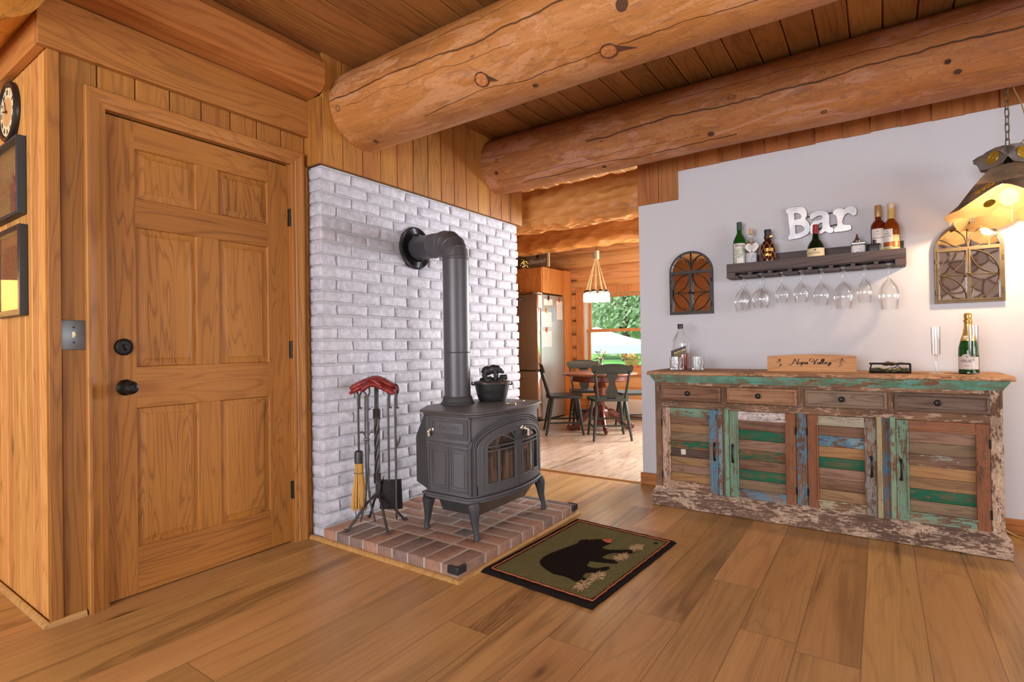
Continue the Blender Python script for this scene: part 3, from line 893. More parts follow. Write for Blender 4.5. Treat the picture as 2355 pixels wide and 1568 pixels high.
bmesh.ops.bisect_plane(b, geom=b.verts[:]+b.edges[:]+b.faces[:], plane_co=(0, 0, .0005), plane_no=(0, 0, 1), clear_inner=True)
part('wood_trim', b, M['shoe'], he)
rubber = plain('black_rubber', rgb(34, 34, 36), .55, var=.1)
for yy, sg in ((HY0, 1), (HY1, -1)):
    b = B()
    prism(b, [[(HX1+.009, yy-.009*sg), (HX1+.009, yy+.055*sg), (HX1-.004, yy+.055*sg), (HX1-.004, yy+.004*sg), (HX1-.055, yy+.004*sg), (HX1-.055, yy-.009*sg)]],
          lambda u, v: (u, v, HZ-.033), (0, 0, .036))
    part('corner_guard', b, rubber, he, 'black rubber corner guard', bevel=.005)

# ------------------------------------------------------------------ wood stove
SY = 2.445; HW = .345
cast = plain('grey_cast_iron', rgb(86, 84, 87), .55, .25, var=.10, scale=14, bump=.12)
castd = plain('dark_cast_iron', rgb(62, 60, 62), .6, .25, var=.12, scale=20, bump=.12)
rusty = None
g = G('stove_top_iron'); p = g.coord(); n = g.sm(g.noise(p, 6.0, 5.0, .65), .5, .72)
castt = g.done(g.mix(g.math('MULTIPLY', n, .55), rgb(86, 82, 82), rgb(118, 92, 74)), .42, g.bump(g.noise(p, 200.0, 2.0), .08, .002), metal=.25)
nickel = plain('worn_nickel', rgb(196, 184, 164), .3, .9, var=.08)
st = thing('wood_stove', 'grey cast iron wood stove with two arched glass doors on the brick hearth', 'stove', (-1.87, SY, HZ))
def outl(e, rear=True, nb=14):
    """plan outline, grown by e; near corner chamfers, bowed front"""
    P = [(-2.045-e, SY-HW-e), (-1.735+e*.4, SY-HW-e), (-1.698+e, SY-HW+.030-e*.4)]
    for k in range(1, nb):
        t = k/nb; y = SY-HW+.030-e*.4 + (2*HW-.06+e*.8)*t
        P.append((-1.698+e + .058*(1-(2*t-1)**2), y))
    P += [(-1.698+e, SY+HW-.030+e*.4), (-1.735+e*.4, SY+HW+e), (-2.045-e, SY+HW+e)]
    if rear: P += [(-2.165-e, SY+.17), (-2.165-e, SY-.17)]
    return P
def bow(y): return -1.698 + .058*max(-.4, (1-((y-SY)/(HW-.03))**2))
def slabz(b, e, z0, z1, rear=True): prism(b, [outl(e, rear)], lambda u, v: (u, v, z0), (0, 0, z1-z0))
b = B(); slabz(b, .006, .697, .711); slabz(b, -.006, .683, .697)
part('stove_top', b, castt, st, bevel=.004)
b = B(); slabz(b, -.020, .272, .684, False)
part('firebox', b, cast, st, bevel=.003)
b = B(); slabz(b, .002, .262, .276, False); slabz(b, -.010, .244, .262, False)
part('ledge', b, cast, st, bevel=.004)
def ring2(b, x0, x1, z0, z1, w, yf, t=.004):
    prism(b, [[(x0, z0), (x1, z0), (x1, z1), (x0, z1)], [(x0+w, z0+w), (x1-w, z0+w), (x1-w, z1-w), (x0+w, z1-w)]], lambda u, v: (u, yf, v), (0, -t, 0))
yf = SY-HW+.020
b = B()
ring2(b, -2.00, -1.742, .565, .672, .018, yf, .005); ring2(b, -1.975, -1.765, .588, .655, .005, yf, .004)
for x0, x1 in ((-2.00, -1.871), (-1.866, -1.742)):
    ring2(b, x0, x1, .292, .522, .014, yf, .005); ring2(b, x0+.022, x1-.022, .316, .498, .004, yf, .004)
bx(b, -2.03, yf-.008, .532, -1.74, yf+.01, .546)
bx(b, -2.03, yf-.004, .284, -2.008, yf+.01, .68); bx(b, -1.738, yf-.004, .284, -1.724, yf+.01, .68)
part('side_panel', b, cast, st, bevel=.0015)
b = B(); text(b, 'ENCORE', .034, lambda u, v: (-1.868+u, yf-.0002, .621+v), (0, -.0013, 0), space=1.15)
part('lettering', b, cast, st, label='raised letters cast in the side panel')
# facet column and arch mouldings on the front
def arch(hw, zb, zs, zt, n=22, y0=SY, d=0.0, half=0):
    P = [(y0-hw, zb), (y0-hw, (zb+zs)/2), (y0-hw, zs)]
    for k in range(1, n): a = pi - pi*k/n; P.append((y0+hw*cos(a), zs+(zt-zs)*sin(a)))
    P += [(y0+hw, zs), (y0+hw, (zb+zs)/2), (y0+hw, zb)]
    if half < 0: P = P[:len(P)//2+1]
    if half > 0: P = P[len(P)//2:]
    return [(bow(y)+d-.02, y, z) for y, z in P]
b = B()
for hw, zt, w in ((.307, .645, .007), (.318, .659, .006), (.330, .671, .005)):
    strip(b, arch(hw, .53, .535, zt, 30), arch(hw-w, .53, .535, zt-w, 30), (.006, 0, 0))
for s in (-1, 1):
    yy = SY + s*(HW-.05)
    P = [(bow(yy)-.02, yy-.022, z) for z in (.285, .535)]; Q = [(bow(yy)-.02, yy+.022, z) for z in (.285, .535)]
    strip(b, P, Q, (.006, 0, 0))
strip(b, [(bow(SY+t*(HW-.03))-.02, SY+t*(HW-.03), .668) for t in (-1, -.6, -.2, .2, .6, 1)], [(bow(SY+t*(HW-.03))-.02, SY+t*(HW-.03), .682) for t in (-1, -.6, -.2, .2, .6, 1)], (.008, 0, 0))
part('front_panel', b, cast, st, bevel=.0012)
g = G('sooty_glass'); p = g.coord(); q = g.vm('MULTIPLY', p, (30.0, 26.0, 2.5)); n = g.noise(q, 1.0, 4.0, .6); n2 = g.noise(p, 9.0, 4.0, .65)
gc = g.mix(g.sm(n, .35, .7), rgb(46, 38, 34), rgb(112, 88, 72)); gc = g.mix(g.sm(n2, .55, .7), gc, rgb(150, 116, 92))
gc = g.mix(g.sm(g.noise(p, 5.0, 3.0), .52, .62), gc, rgb(30, 26, 25))
sg = g.done(gc, .18, None, spec=.6, coat=.4)
def rail(b, y0, y1, z0, z1, d, t, n=8):
    ys = [y0+(y1-y0)*k/n for k in range(n+1)]
    strip(b, [(bow(y)+d-.02, y, z0) for y in ys], [(bow(y)+d-.02, y, z1) for y in ys], (t, 0, 0))
for s, nm in ((-1, 'front door nearer the tool stand'), (1, 'front door farther from the tool stand')):
    b = B()
    O = arch(.298, .286, .515, .634, 26, half=s); I = arch(.236, .336, .520, .584, 26, half=s)
    strip(b, O, I, (.014, 0, 0))
    O2 = arch(.276, .305, .518, .617, 26, half=s); I2 = arch(.266, .312, .518, .608, 26, half=s)
    strip(b, [(x+.012, y, z) for x, y, z in O2], [(x+.012, y, z) for x, y, z in I2], (.005, 0, 0))
    e0, e1 = (SY-.298, SY-.0015) if s < 0 else (SY+.0015, SY+.298)
    rail(b, e0, e1, .286, .338, 0, .014)
    c0, c1 = (SY-.030, SY-.0015) if s < 0 else (SY+.0015, SY+.030)
    rail(b, c0, c1, .30, .630, 0.0005, .0145, 2)
    dr = part('stove_door', b, cast, st, bevel=.0018)
    b = B()
    i0, i1 = (SY-.238, SY-.02) if s < 0 else (SY+.02, SY+.238)
    nn = 10
    for k in range(nn):
        ya, yb = i0+(i1-i0)*k/nn, i0+(i1-i0)*(k+1)/nn
        za = .52+.066*sqrt(max(0, 1-((ya-SY)/.24)**2)); zb = .52+.066*sqrt(max(0, 1-((yb-SY)/.24)**2))
        quad(b, (bow(ya)-.0175, ya, .33), (bow(yb)-.0175, yb, .33), (bow(yb)-.0175, yb, zb), (bow(ya)-.0175, ya, za))
    bmesh.ops.remove_doubles(b, verts=b.verts[:], dist=1e-5)
    part('door_glass', b, sg, dr, 'sooty brown door glass')
    b = B()
    for z0 in (.500, .522): rail(b, i0, i1, z0, z0+.008, .010, .010)
    yv = SY + s*.165; rail(b, yv-.005, yv+.005, .335, .505, .010, .009, 1)
    rail(b, SY+s*.034-.004, SY+s*.034+.004, .335, .505, .010, .009, 1)
    for a in (20, 42, 64, 84):
        a_ = radians(a); r1 = 1/sqrt((cos(a_)/.232)**2+(sin(a_)/.062)**2)
        ya, za = SY+s*.03*cos(a_), .528+.012*sin(a_); yb, zb = SY+s*r1*cos(a_), .528+r1*sin(a_)*.98
        px, pz = -sin(a_)*.5, cos(a_)
        w0, w1 = .002, .0065
        strip(b, [(bow(ya)-.008, ya-s*-px*w0, za+pz*w0), (bow(yb)-.008, yb+s*px*w1, zb+pz*w1)],
              [(bow(ya)-.008, ya-s*px*w0, za-pz*w0), (bow(yb)-.008, yb-s*px*w1, zb-pz*w1)], (.008, 0, 0))
    part('grille', b, cast, dr, bevel=.001)
def drop_handle(name, p, d, parent, L=.04):
    p = V(p); d = V(d)
    b = B()
    M_ = Matrix.Translation(p) @ d.to_track_quat('Z', 'Y').to_matrix().to_4x4()
    lathe(b, [(0, 0), (.012, 0), (.013, .004), (.007, .008), (.006, .014), (.010, .019), (.011, .024), (.006, .028), (0, .028)], n=16, M=M_)
    q = p + d*.024
    pts = spline([q, q + d*.010 + V((0, .004, -.004)), q + d*.014 + V((0, .010, -.016)), q + d*.014 + V((0, .012, -L))], 5)
    tube(b, pts, [.006 + .003*i/len(pts) for i in range(len(pts))], 10)
    return part(name, b, nickel, parent, 'nickel handle')
drop_handle('door_handle', (bow(SY+.025)-.005, SY+.025, .594), (1, 0, 0), st)
drop_handle('air_control', (-1.985, yf, .607), (0, -1, 0), st, .03)
b = B()
prism(b, [[(-2.03, .70), (-2.098, .565), (-2.098, .318), (-2.015, .286)]], lambda u, v: (u, SY-HW+.012, v), (0, 2*HW-.024, 0))
part('rear_shield', b, castd, st, bevel=.002)
b = B()
prism(b, [[(SY-.275, .246), (SY-.235, .155), (SY+.235, .155), (SY+.275, .246)]], lambda u, v: (-2.0, u, v), (.235, 0, 0))
A = [(-1.765, SY-.275, .246), (-1.765, SY+.275, .246), (-1.800, SY+.235, .155), (-1.800, SY-.235, .155)]
part('ash_pan', b, castd, st, bevel=.003)
b = B(); 
vs = [b.verts.new(p) for p in ((-1.712, SY-.262, .244), (-1.712, SY+.262, .244), (-1.765, SY+.235, .153), (-1.765, SY-.235, .153))]
vs2 = [b.verts.new(v.co + V((-.008, 0, -.003))) for v in vs]
b.faces.new(vs); b.faces.new(vs2[::-1])
for i in range(4): b.faces.new([vs[i], vs[(i+1) % 4], vs2[(i+1) % 4], vs2[i]])
part('heat_shield', b, plain('bare_steel', rgb(128, 118, 106), .35, .7, var=.15, scale=12), st, 'bare steel bottom heat shield', bevel=.002)
for (lx, ly, fx_, fy_) in ((-1.722, SY-HW+.030, -1.698, 2.128), (-1.722, SY+HW-.030, -1.690, 2.768), (-2.02, SY-HW+.028, -2.048, 2.136), (-2.02, SY+HW-.028, -2.048, 2.768)):
    b = B()
    T_ = V((lx, ly, .246)); F_ = V((fx_, fy_, HZ)); dr_ = V((fx_-lx, fy_-ly, 0))
    F_.z += .0012
    pts = [T_, T_ + dr_*.30 + V((0, 0, -.022)), T_ + dr_*.42 + V((0, 0, -.055)), T_ + dr_*.55 + V((0, 0, -.10)), F_ + V((0, 0, .022)), F_ + V((0, 0, .010)), F_]
    tube(b, pts, [.034, .034, .026, .0195, .0135, .0165, .0165], 8)
    part('leg', b, castd, st, sharp=30)
b = B()
c = V((-1.725, 2.535, .711)); e = V((.5, .87, 0)).normalized()
pts = spline([c - e*.055 + V((0, 0, .012)), c - e*.040 + V((0, 0, .004)), c - e*.01 + V((0, 0, .008)), c + e*.02 + V((0, 0, .012)), c + e*.05 + V((0, 0, .016))], 6)
tube(b, pts, .0045, 8); ball(b, c + e*.05 + V((0, 0, .018)), .008, 10, 8); ball(b, c - e*.055 + V((0, 0, .011)), .008, 10, 8)
cyl(b, c - V((0, 0, .001)), c + V((0, 0, .010)), .007)
part('lid_lifter', b, nickel, st, 'nickel griddle lifter')

# ------------------------------------------------------------------ stove pipe
pm = plain('grey_pipe_steel', rgb(82, 79, 83), .42, .35, var=.06, scale=8, bump=.05)
sp = thing('stove_pipe', 'dark grey stove pipe elbowing from the stove into the brick', 'stove pipe', (-2.07, 2.43, .711))
PX, PY, R = -2.07, 2.432, .0775
W0 = V((XB-.01, 2.562, 1.700)); E0 = V((PX, PY, 1.672)); hd = (W0-E0).normalized()
b = B(); tube(b, [(PX, PY, .745), (PX, PY, .765), (PX, PY, 1.012), (PX, PY, 1.565)], R, 40)
for z in (1.013, 1.562): tube(b, [(PX, PY, z-.003), (PX, PY, z), (PX, PY, z+.003)], [R+.0005, R+.0022, R+.0005], 40)
part('vertical_pipe', b, pm, sp, sharp=50)
b = B()
lathe(b, [(.100, .711), (.100, .716), (.093, .722), (.088, .735), (.084, .752), (.080, .756)], (PX, PY, 0), 48, lobes=(48, .006))
part('flue_collar', b, castd, sp)
b = B(); arc = []
rc = .107
for k in range(5):
    a = pi/2*k/4
    arc.append(V((PX, PY, 1.672-rc)) + V((0, 0, 1))*rc*sin(a) + V((hd.x, hd.y, 0)).normalized()*rc*(1-cos(a)))
tube(b, [arc[0]-V((0, 0, .012))] + arc + [arc[-1]+hd*.02], [R+.001]*7, 40)
for k in (0, 1, 2, 3, 4):
    t = (arc[min(4, k+1)]-arc[max(0, k-1)]).normalized()
    tube(b, [arc[k]-t*.003, arc[k], arc[k]+t*.003], [R+.0012, R+.0032, R+.0012], 40)
part('elbow', b, pm, sp, sharp=14)
b = B(); tube(b, [arc[-1]+hd*.005, arc[-1]+hd*.12, arc[-1]+hd*.123, arc[-1]+hd*.126, W0], [R-.002, R-.002, R, R-.002, R-.002], 40)
part('horizontal_pipe', b, pm, sp)
b = B(); N_ = 56
rows = []
for r_, d_ in ((.080, .012), (.092, .020), (.128, .012), (.138, .004), (.140, -.01)):
    ring = []
    for k in range(N_*2):
        a = 2*pi*k/(N_*2); pl = .006*(1 if k % 2 else -1) if r_ in (.092, .128) else 0
        ring.append(b.verts.new((XB+.006+d_+pl, 2.562+r_*cos(a), 1.700+r_*sin(a))))
    rows.append(ring)
for A, C in zip(rows, rows[1:]):
    for k in range(N_*2): b.faces.new([A[k], A[(k+1) % (N_*2)], C[(k+1) % (N_*2)], C[k]])
part('wall_collar', b, plain('bright_fluted_steel', rgb(92, 92, 96), .25, .9), sp, 'fluted steel collar against the brick', sharp=20)

# ------------------------------------------------------------------ cast iron steamer with a bear on its lid
def remeshed(name, b, m, parent, vox=.004, smooth=3, **kw):
    o = part(name, b, m, parent, sharp=180, **kw)
    md = o.modifiers.new('r', 'REMESH'); md.mode = 'VOXEL'; md.voxel_size = vox; md.use_smooth_shade = True
    if smooth:
        s = o.modifiers.new('s', 'SMOOTH'); s.iterations = smooth; s.factor = .5
    return o
KX, KY, KZ = -1.985, 2.66, .711
kt = thing('cast_iron_steamer', 'black cast iron steamer pot with a bear on its lid, on the stove top', 'pot', (KX, KY, KZ))
pot = plain('black_pot_iron', rgb(48, 46, 45), .5, .4, var=.25, scale=24, bump=.2)
b = B(); lathe(b, [(0, .001), (.078, .001), (.084, .008), (.094, .035), (.097, .055), (.098, .057), (.104, .085), (.107, .100), (.113, .103), (.113, .108), (.104, .110), (.09, .09), (0, .085)], (KX, KY, KZ), 40)
part('pot', b, pot, kt)
g = G('lid_iron'); p = g.coord(); n = g.noise(p, 30.0, 4.0, .65)
lidm = g.done(g.mix(g.sm(n, .5, .68), rgb(54, 50, 48), rgb(132, 92, 62)), .6, g.bump(n, .3, .004), metal=.3)
b = B(); lathe(b, [(.1145, .109), (.1145, .116), (.106, .119), (.08, .123), (.0, .125)], (KX, KY, KZ), 40)
ld = part('lid', b, lidm, kt)
ex = V((.824, .567, 0)); ey = V((-.567, .824, 0))
MB_ = Matrix.Translation((KX, KY, KZ+.122)) @ Matrix(((ex.x, ey.x, 0, 0), (ex.y, ey.y, 0, 0), (0, 0, 1, 0), (0, 0, 0, 1)))
def eb(b, p, r): 
    bmesh.ops.create_uvsphere(b, u_segments=12, v_segments=8, radius=1, matrix=MB_ @ Matrix.Translation(p) @ Matrix.Diagonal((*r, 1)))
b = B()
for p, r in (((-.028, 0, .062), (.036, .026, .030)), ((.010, 0, .070), (.034, .026, .030)), ((.034, 0, .072), (.022, .022, .024)), ((.050, -.004, .062), (.020, .017, .017)),
             ((.066, -.008, .052), (.013, .010, .010)), ((.046, -.018, .078), (.006, .005, .006)), ((.046, .012, .078), (.006, .005, .006)),
             ((-.046, -.014, .036), (.015, .013, .024)), ((-.044, -.015, .012), (.012, .011, .016)), ((-.040, .016, .034), (.014, .012, .028)), ((-.038, .016, .010), (.012, .011, .014)),
             ((.022, -.016, .036), (.012, .011, .028)), ((.024, -.017, .010), (.011, .010, .014)), ((.032, .016, .038), (.011, .011, .026)), ((.034, .016, .012), (.011, .010, .014)),
             ((-.060, 0, .056), (.008, .008, .010))):
    eb(b, p, r)
br = remeshed('bear_figure', b, pot, ld, .0035, 2)
b = B(); rs = random.Random(4)
for i in range(26):
    a = rs.uniform(0, 2*pi); q = rs.uniform(.01, .075)
    eb(b, (q*cos(a)*1.05, q*sin(a)*.8, .006), (rs.uniform(.012, .02), rs.uniform(.010, .017), rs.uniform(.010, .02)))
for i in range(5): eb(b, (.055+.008*i, -.01+.004*i, .02), (.010, .013, .018))
remeshed('rock_base', b, pot, ld, .004, 1)
for s in (-1, 1):
    b = B(); pc = V((KX, KY, KZ+.098)) + ex*s*.108
    tube(b, spline([pc, pc+ex*s*.014+ey*.004, pc+ex*s*.016+V((0, 0, .006)), pc+ex*s*.012+V((0, 0, .018))], 4), .0045, 8)
    part('ear', b, pot, kt)

# ------------------------------------------------------------------ fireplace tools
TX, TY = -2.303, 2.018
e = V((.824, .567, 0)); f_ = V((-.567, .824, 0))
wrought = plain('wrought_iron', rgb(70, 66, 64), .45, .55, var=.22, scale=50, bump=.15)
ts = thing('tool_stand', 'wrought iron stand with twisted stem and four splayed feet', 'tool stand', (TX, TY, HZ))
c = V((TX, TY, 0))
b = B()
for k in range(4):
    a0 = pi/2*k
    tube(b, [c + V((.0095*cos(a0+(z-.34)*22), .0095*sin(a0+(z-.34)*22), z)) for z in [.34+.31*i/40 for i in range(41)]], .0075, 8)
    o = V((.008*cos(a0), .008*sin(a0), 0))
    tube(b, [c+o+V((0, 0, .65)), c+o+V((0, 0, .845))], .0065, 8); tube(b, [c+o+V((0, 0, .22)), c+o+V((0, 0, .34))], .0065, 8)
part('stem', b, wrought, ts)
for z0 in (.655, .300):
    b = B(); tube(b, [c + V((.0185*cos(a), .0185*sin(a), z0+.055*a/(2*pi*8))) for a in [2*pi*8*i/160 for i in range(161)]], .0036, 6)
    part('wrapped_collar', b, wrought, ts)
for fx_, fy_ in ((-2.372, 1.867), (-2.161, 1.958), (-2.248, 2.161), (-2.450, 2.085)):
    b = B(); d = V((fx_-TX, fy_-TY, 0)); L = d.length; d.normalize()
    pts = spline([c+V((0, 0, .245)) + d*.012, c+V((0, 0, .225)) + d*.03, c+d*L*.45+V((0, 0, .185)), c+d*L*.75+V((0, 0, .12)), c+d*L*.92+V((0, 0, HZ+.022)), c+d*(L*.99)+V((0, 0, HZ+.007)), c+d*(L+.02)+V((0, 0, HZ+.008))], 6)
    tube(b, pts, [.0075]*(len(pts)-6)+[.0085, .010, .011, .010, .008, .006], 8, flat=(1, 1))
    part('foot', b, wrought, ts)
tools = {'broom': c - e*.100 - f_*.006, 'tongs': c - e*.040 - f_*.062, 'shovel': c + e*.062 + f_*.006, 'poker': c + e*.104 - f_*.010}
for k, p in tools.items():
    b = B(); d = (p-c); d.z = 0; L = d.length; d.normalize()
    pts = spline([c+V((0, 0, .842)), c+d*L*.35+V((0, 0, .862)), c+d*L*.8+V((0, 0, .850)), c+d*(L+.004)+V((0, 0, .832)), c+d*(L+.016)+V((0, 0, .838))], 6)
    tube(b, pts, .0052, 8); part('hook', b, wrought, ts)
def crook(p, z, w=.022):      # hanging loop: a bent-over hook with a curl
    p = V((p.x, p.y, 0)); z = z + .004
    return [p+V((0, 0, z-.075)), p+e*.001+V((0, 0, z-.05)), p-e*w*.55+V((0, 0, z-.028)), p-e*w*.4+V((0, 0, z-.003)), p+e*w*.1+V((0, 0, z+.004)), p+e*w*.75+V((0, 0, z-.012)), p+e*w*.8+V((0, 0, z-.038)), p+e*w*.42+V((0, 0, z-.060)),
            p+e*w*.42+V((0, 0, z-.115)), p+e*w*.62+V((0, 0, z-.128)), p+e*w*.9+V((0, 0, z-.122))]
def toolhandle(b, p, z, zb, r=.0062):
    tube(b, spline(crook(p, z), 5), .0048, 8)
    tube(b, [V((p.x, p.y, z-.070)), V((p.x, p.y, zb))], r, 8)
p = tools['broom']
bt = thing('hearth_broom', 'straw hearth broom hanging on the left of the tool stand', 'broom', (p.x, p.y, .144))
b = B(); toolhandle(b, p, .838, .47); part('handle', b, wrought, bt)
b = B(); lathe(b, [(.0, .484), (.012, .484), (.0235, .476), (.0245, .47), (.0245, .414), (0, .414)], (p.x, p.y, 0), 20); part('ferrule', b, wrought, bt)
straw = wood('broom_straw', rgb(150, 104, 48), rgb(204, 156, 84), rgb(226, 184, 112), 'z', scale=3.0, knots=0, ring=1.5, rough=.8)
b = B(); rs = random.Random(8)
for i in range(190):
    a = rs.uniform(0, 2*pi); q = sqrt(rs.random())
    o0 = (e*cos(a)*.022 + f_*sin(a)*.018)*q; o1 = (e*cos(a)*.046 + f_*sin(a)*.022)*q
    zb = .150 + rs.uniform(0, .022) + .006*sin(i)
    tube(b, [p+o0+V((0, 0, .414)), p+o0*1.08+V((0, 0, .355)), p+o1*.86+V((0, 0, .25)), p+o1+e*rs.uniform(-.004, .004)+V((0, 0, zb))], [.0024, .0022, .0022, .0014], 4, caps=False)
bh = part('bristles', b, straw, bt)
b = B(); tube(b, [p + e*.0275*cos(a) + f_*.0215*sin(a) + V((0, 0, .360)) for a in [2*pi*k/24 for k in range(24)]], .0016, 6, closed=True); part('binding_wire', b, wrought, bt)
p = tools['tongs']
tg = thing('fire_tongs', 'iron fire tongs with curled wings hanging at the front of the tool stand', 'fire tongs', (p.x, p.y, .107))
b = B(); tube(b, spline(crook(p, .838), 5), .0048, 8)
for s in (-1, 1):
    tube(b, spline([p+e*s*.006+V((0, 0, .79)), p+e*s*.007+V((0, 0, .50)), p+e*s*.006+V((0, 0, .30)), p+e*s*.018+V((0, 0, .20)), p+e*s*.036+V((0, 0, .125)), p+e*s*.034+V((0, 0, .108))], 6), .0052, 8)
part('arms', b, wrought, tg)
b = B()
for s in (-1, 1): tube(b, spline([p+e*s*.007+V((0, 0, .55)), p+e*s*.009+V((0, 0, .575)), p+e*s*.022+V((0, 0, .592)), p+e*s*.036+V((0, 0, .590))], 5), .0042, 8)
part('wings', b, wrought, tg)
b = B(); rbox(b, -.015, -.008, -.008, .015, .008, .008, .003, (3, 3, 3), M=Matrix.Translation((p.x, p.y, .552)) @ Matrix.Rotation(.6, 4, 'Z')); part('clasp', b, wrought, tg)
p = tools['shovel']
sv = thing('ash_shovel', 'iron ash shovel hanging behind the stand, flat blade down', 'shovel', (p.x, p.y, .15))
b = B(); toolhandle(b, p, .838, .31); part('handle', b, wrought, sv)
b = B()
def shv(u, v):
    s = (u-.5); zz = .318-.165*v; w = .058+.006*v
    return p + e*(.006+2*w*s) + f_*(.004 - .014*(1-(2*s)**6)*(1-.2*v) + .012) + V((0, 0, zz))
vs = grid(b, 12, 8, shv)
bmesh.ops.solidify(b, geom=b.faces[:], thickness=.003)
part('blade', b, plain('sooty_iron', rgb(52, 48, 45), .55, .4, var=.35, scale=30), sv)
p = tools['poker']
pk = thing('fire_poker', 'iron poker hanging on the right of the tool stand', 'poker', (p.x, p.y, .10))
b = B(); toolhandle(b, p, .838, .15); part('handle', b, wrought, pk)
b = B(); tube(b, spline([p+V((0, 0, .16)), p+V((0, 0, .125)), p+V((0, 0, .096))], 4), [.0062]*4+[.006, .005, .004, .003, .001], 8)
tube(b, spline([p+V((0, 0, .50)), p+e*.010+V((0, 0, .512)), p+e*.022+V((0, 0, .535)), p+e*.024+V((0, 0, .555))], 4), .0045, 8); part('tip', b, wrought, pk)

# ------------------------------------------------------------------ red leather gloves over the top of the stand
g = G('red_leather'); pp = g.coord(); n = g.noise(pp, 30.0, 4.0, .6)
red = g.done(g.mix(g.sm(n, .35, .7), rgb(104, 24, 22), rgb(146, 40, 34)), .38, g.bump(g.noise(pp, 46.0, 4.0, .6, 1.0), .5, .006), spec=.5)
def glove(label, off, dz, flip, spread):
    o = c + V((0, 0, .866+dz)) + e*off[0] + f_*off[1]
    t = thing('work_glove', label, 'glove', tuple(o), 0, None)
    def pos(s, w, h=0):        # s along the drape, w across, h above
        z = -.62*abs(s)**1.4 if s < 0 else -.66*abs(s)**1.4
        return o + e*s*flip + f_*w + V((0, 0, z*1.5 + h))
    b = B()
    for i in range(9):         # hand and cuff
        s = -.115 + .16*i/8; w = .046 - .010*max(0, (s+.02)/.1) + (.008 if s < -.07 else 0)
        for k in (-1, -.5, 0, .5, 1):
            ball(b, pos(s, w*k*.72, .004*(1-k*k)), (.018, .018, .018 if abs(k) < .8 else .014), 10, 6)
    for k, L in ((-1.15, .074), (-.4, .092), (.35, .090), (1.1, .070)):
        pts = [pos(.03+L*i/6, k*.021*spread, .002*(1-i/6)) for i in range(7)]
        tube(b, pts, [.0155, .0150, .0145, .0142, .0135, .0125, .0080], 8)
    pts = spline([pos(-.03, -.036), pos(-.005, -.056), pos(.025, -.064, -.012), pos(.045, -.060, -.026)], 3)
    tube(b, pts, [.014]*(len(pts)-2)+[.011, .006], 8)
    remeshed('leather', b, red, t, .0045, 4)
    b = B()
    pts = [pos(-.117, .044*k/4*1.05, .0) + V((0, 0, .012*cos(k*.36))) for k in range(-4, 5)]
    tube(b, pts, .0035, 6); part('cuff_hem', b, red, t)
glove('upper red leather work glove draped over the tool stand', (.0, -.020), .010, 1, 1.0)
glove('lower red leather work glove drooping left beneath its pair', (-.012, -.044), -.014, -1, 1.0)

# ------------------------------------------------------------------ bear rug
RUG = [V((-1.547, 1.963, 0)), V((-.955, 1.917, 0)), V((-.897, 2.795, 0)), V((-1.513, 2.856, 0))]
RIN = [V((-1.505, 1.992, 0)), V((-.973, 1.955, 0)), V((-.921, 2.752, 0)), V((-1.474, 2.802, 0))]
def bil(Q, u, v): return Q[0]*(1-u)*(1-v) + Q[1]*u*(1-v) + Q[2]*u*v + Q[3]*(1-u)*v
def pile(name, c1, c2, s=220.0):
    g = G(name); p = g.coord(); n = g.noise(p, s, 2.0, .6); n2 = g.noise(p, 18.0, 3.0)
    k = g.voro(p, 150.0)
    return g.done(g.mix(g.math('ADD', g.math('MULTIPLY', n, .7), g.math('MULTIPLY', n2, .3)), c1, c2), .95, g.bump(k, .8, .004), spec=.05)
rg = thing('bear_rug', 'small olive hooked rug with a black bear, on the oak floor beside the hearth', 'rug', (-1.23, 2.38, 0))
b = B()
def edge(u, v, Q, h, rr):
    d = min(u, 1-u, v, 1-v)
    return h*sqrt(max(0, 1-(1-min(1, d/rr))**2))
grid(b, 60, 80, lambda u, v: bil(RUG, u, v) + V((.004*mnoise.noise((v*9, u*9, 1)), .004*mnoise.noise((v*9, u*9, 5)), .0015 + edge(u, v, RUG, .0155, .035) + .0012*mnoise.noise((u*70, v*90, 3)))))
part('border', b, pile('rug_black', rgb(22, 17, 16), rgb(44, 36, 33)), rg, sharp=180)
b = B(); grid(b, 40, 54, lambda u, v: bil(RIN, u, v) + V((0, 0, .0182 + .0010*mnoise.noise((u*50, v*60, 3)) - (.004 if u in (0, 1) or v in (0, 1) else 0))))
part('field', b, pile('rug_olive', rgb(84, 80, 50), rgb(128, 122, 84)), rg, sharp=180)
b = B(); corner = RIN
for i in range(4):
    P0, P1 = corner[i], corner[(i+1) % 4]
    tube(b, [P0.lerp(P1, k/30) + V((.0015*sin(k*2.1), .0015*cos(k*1.7), .0192)) for k in range(31)], .0028, 6)
part('edge_line', b, pile('rug_rust', rgb(150, 76, 48), rgb(198, 116, 84)), rg)
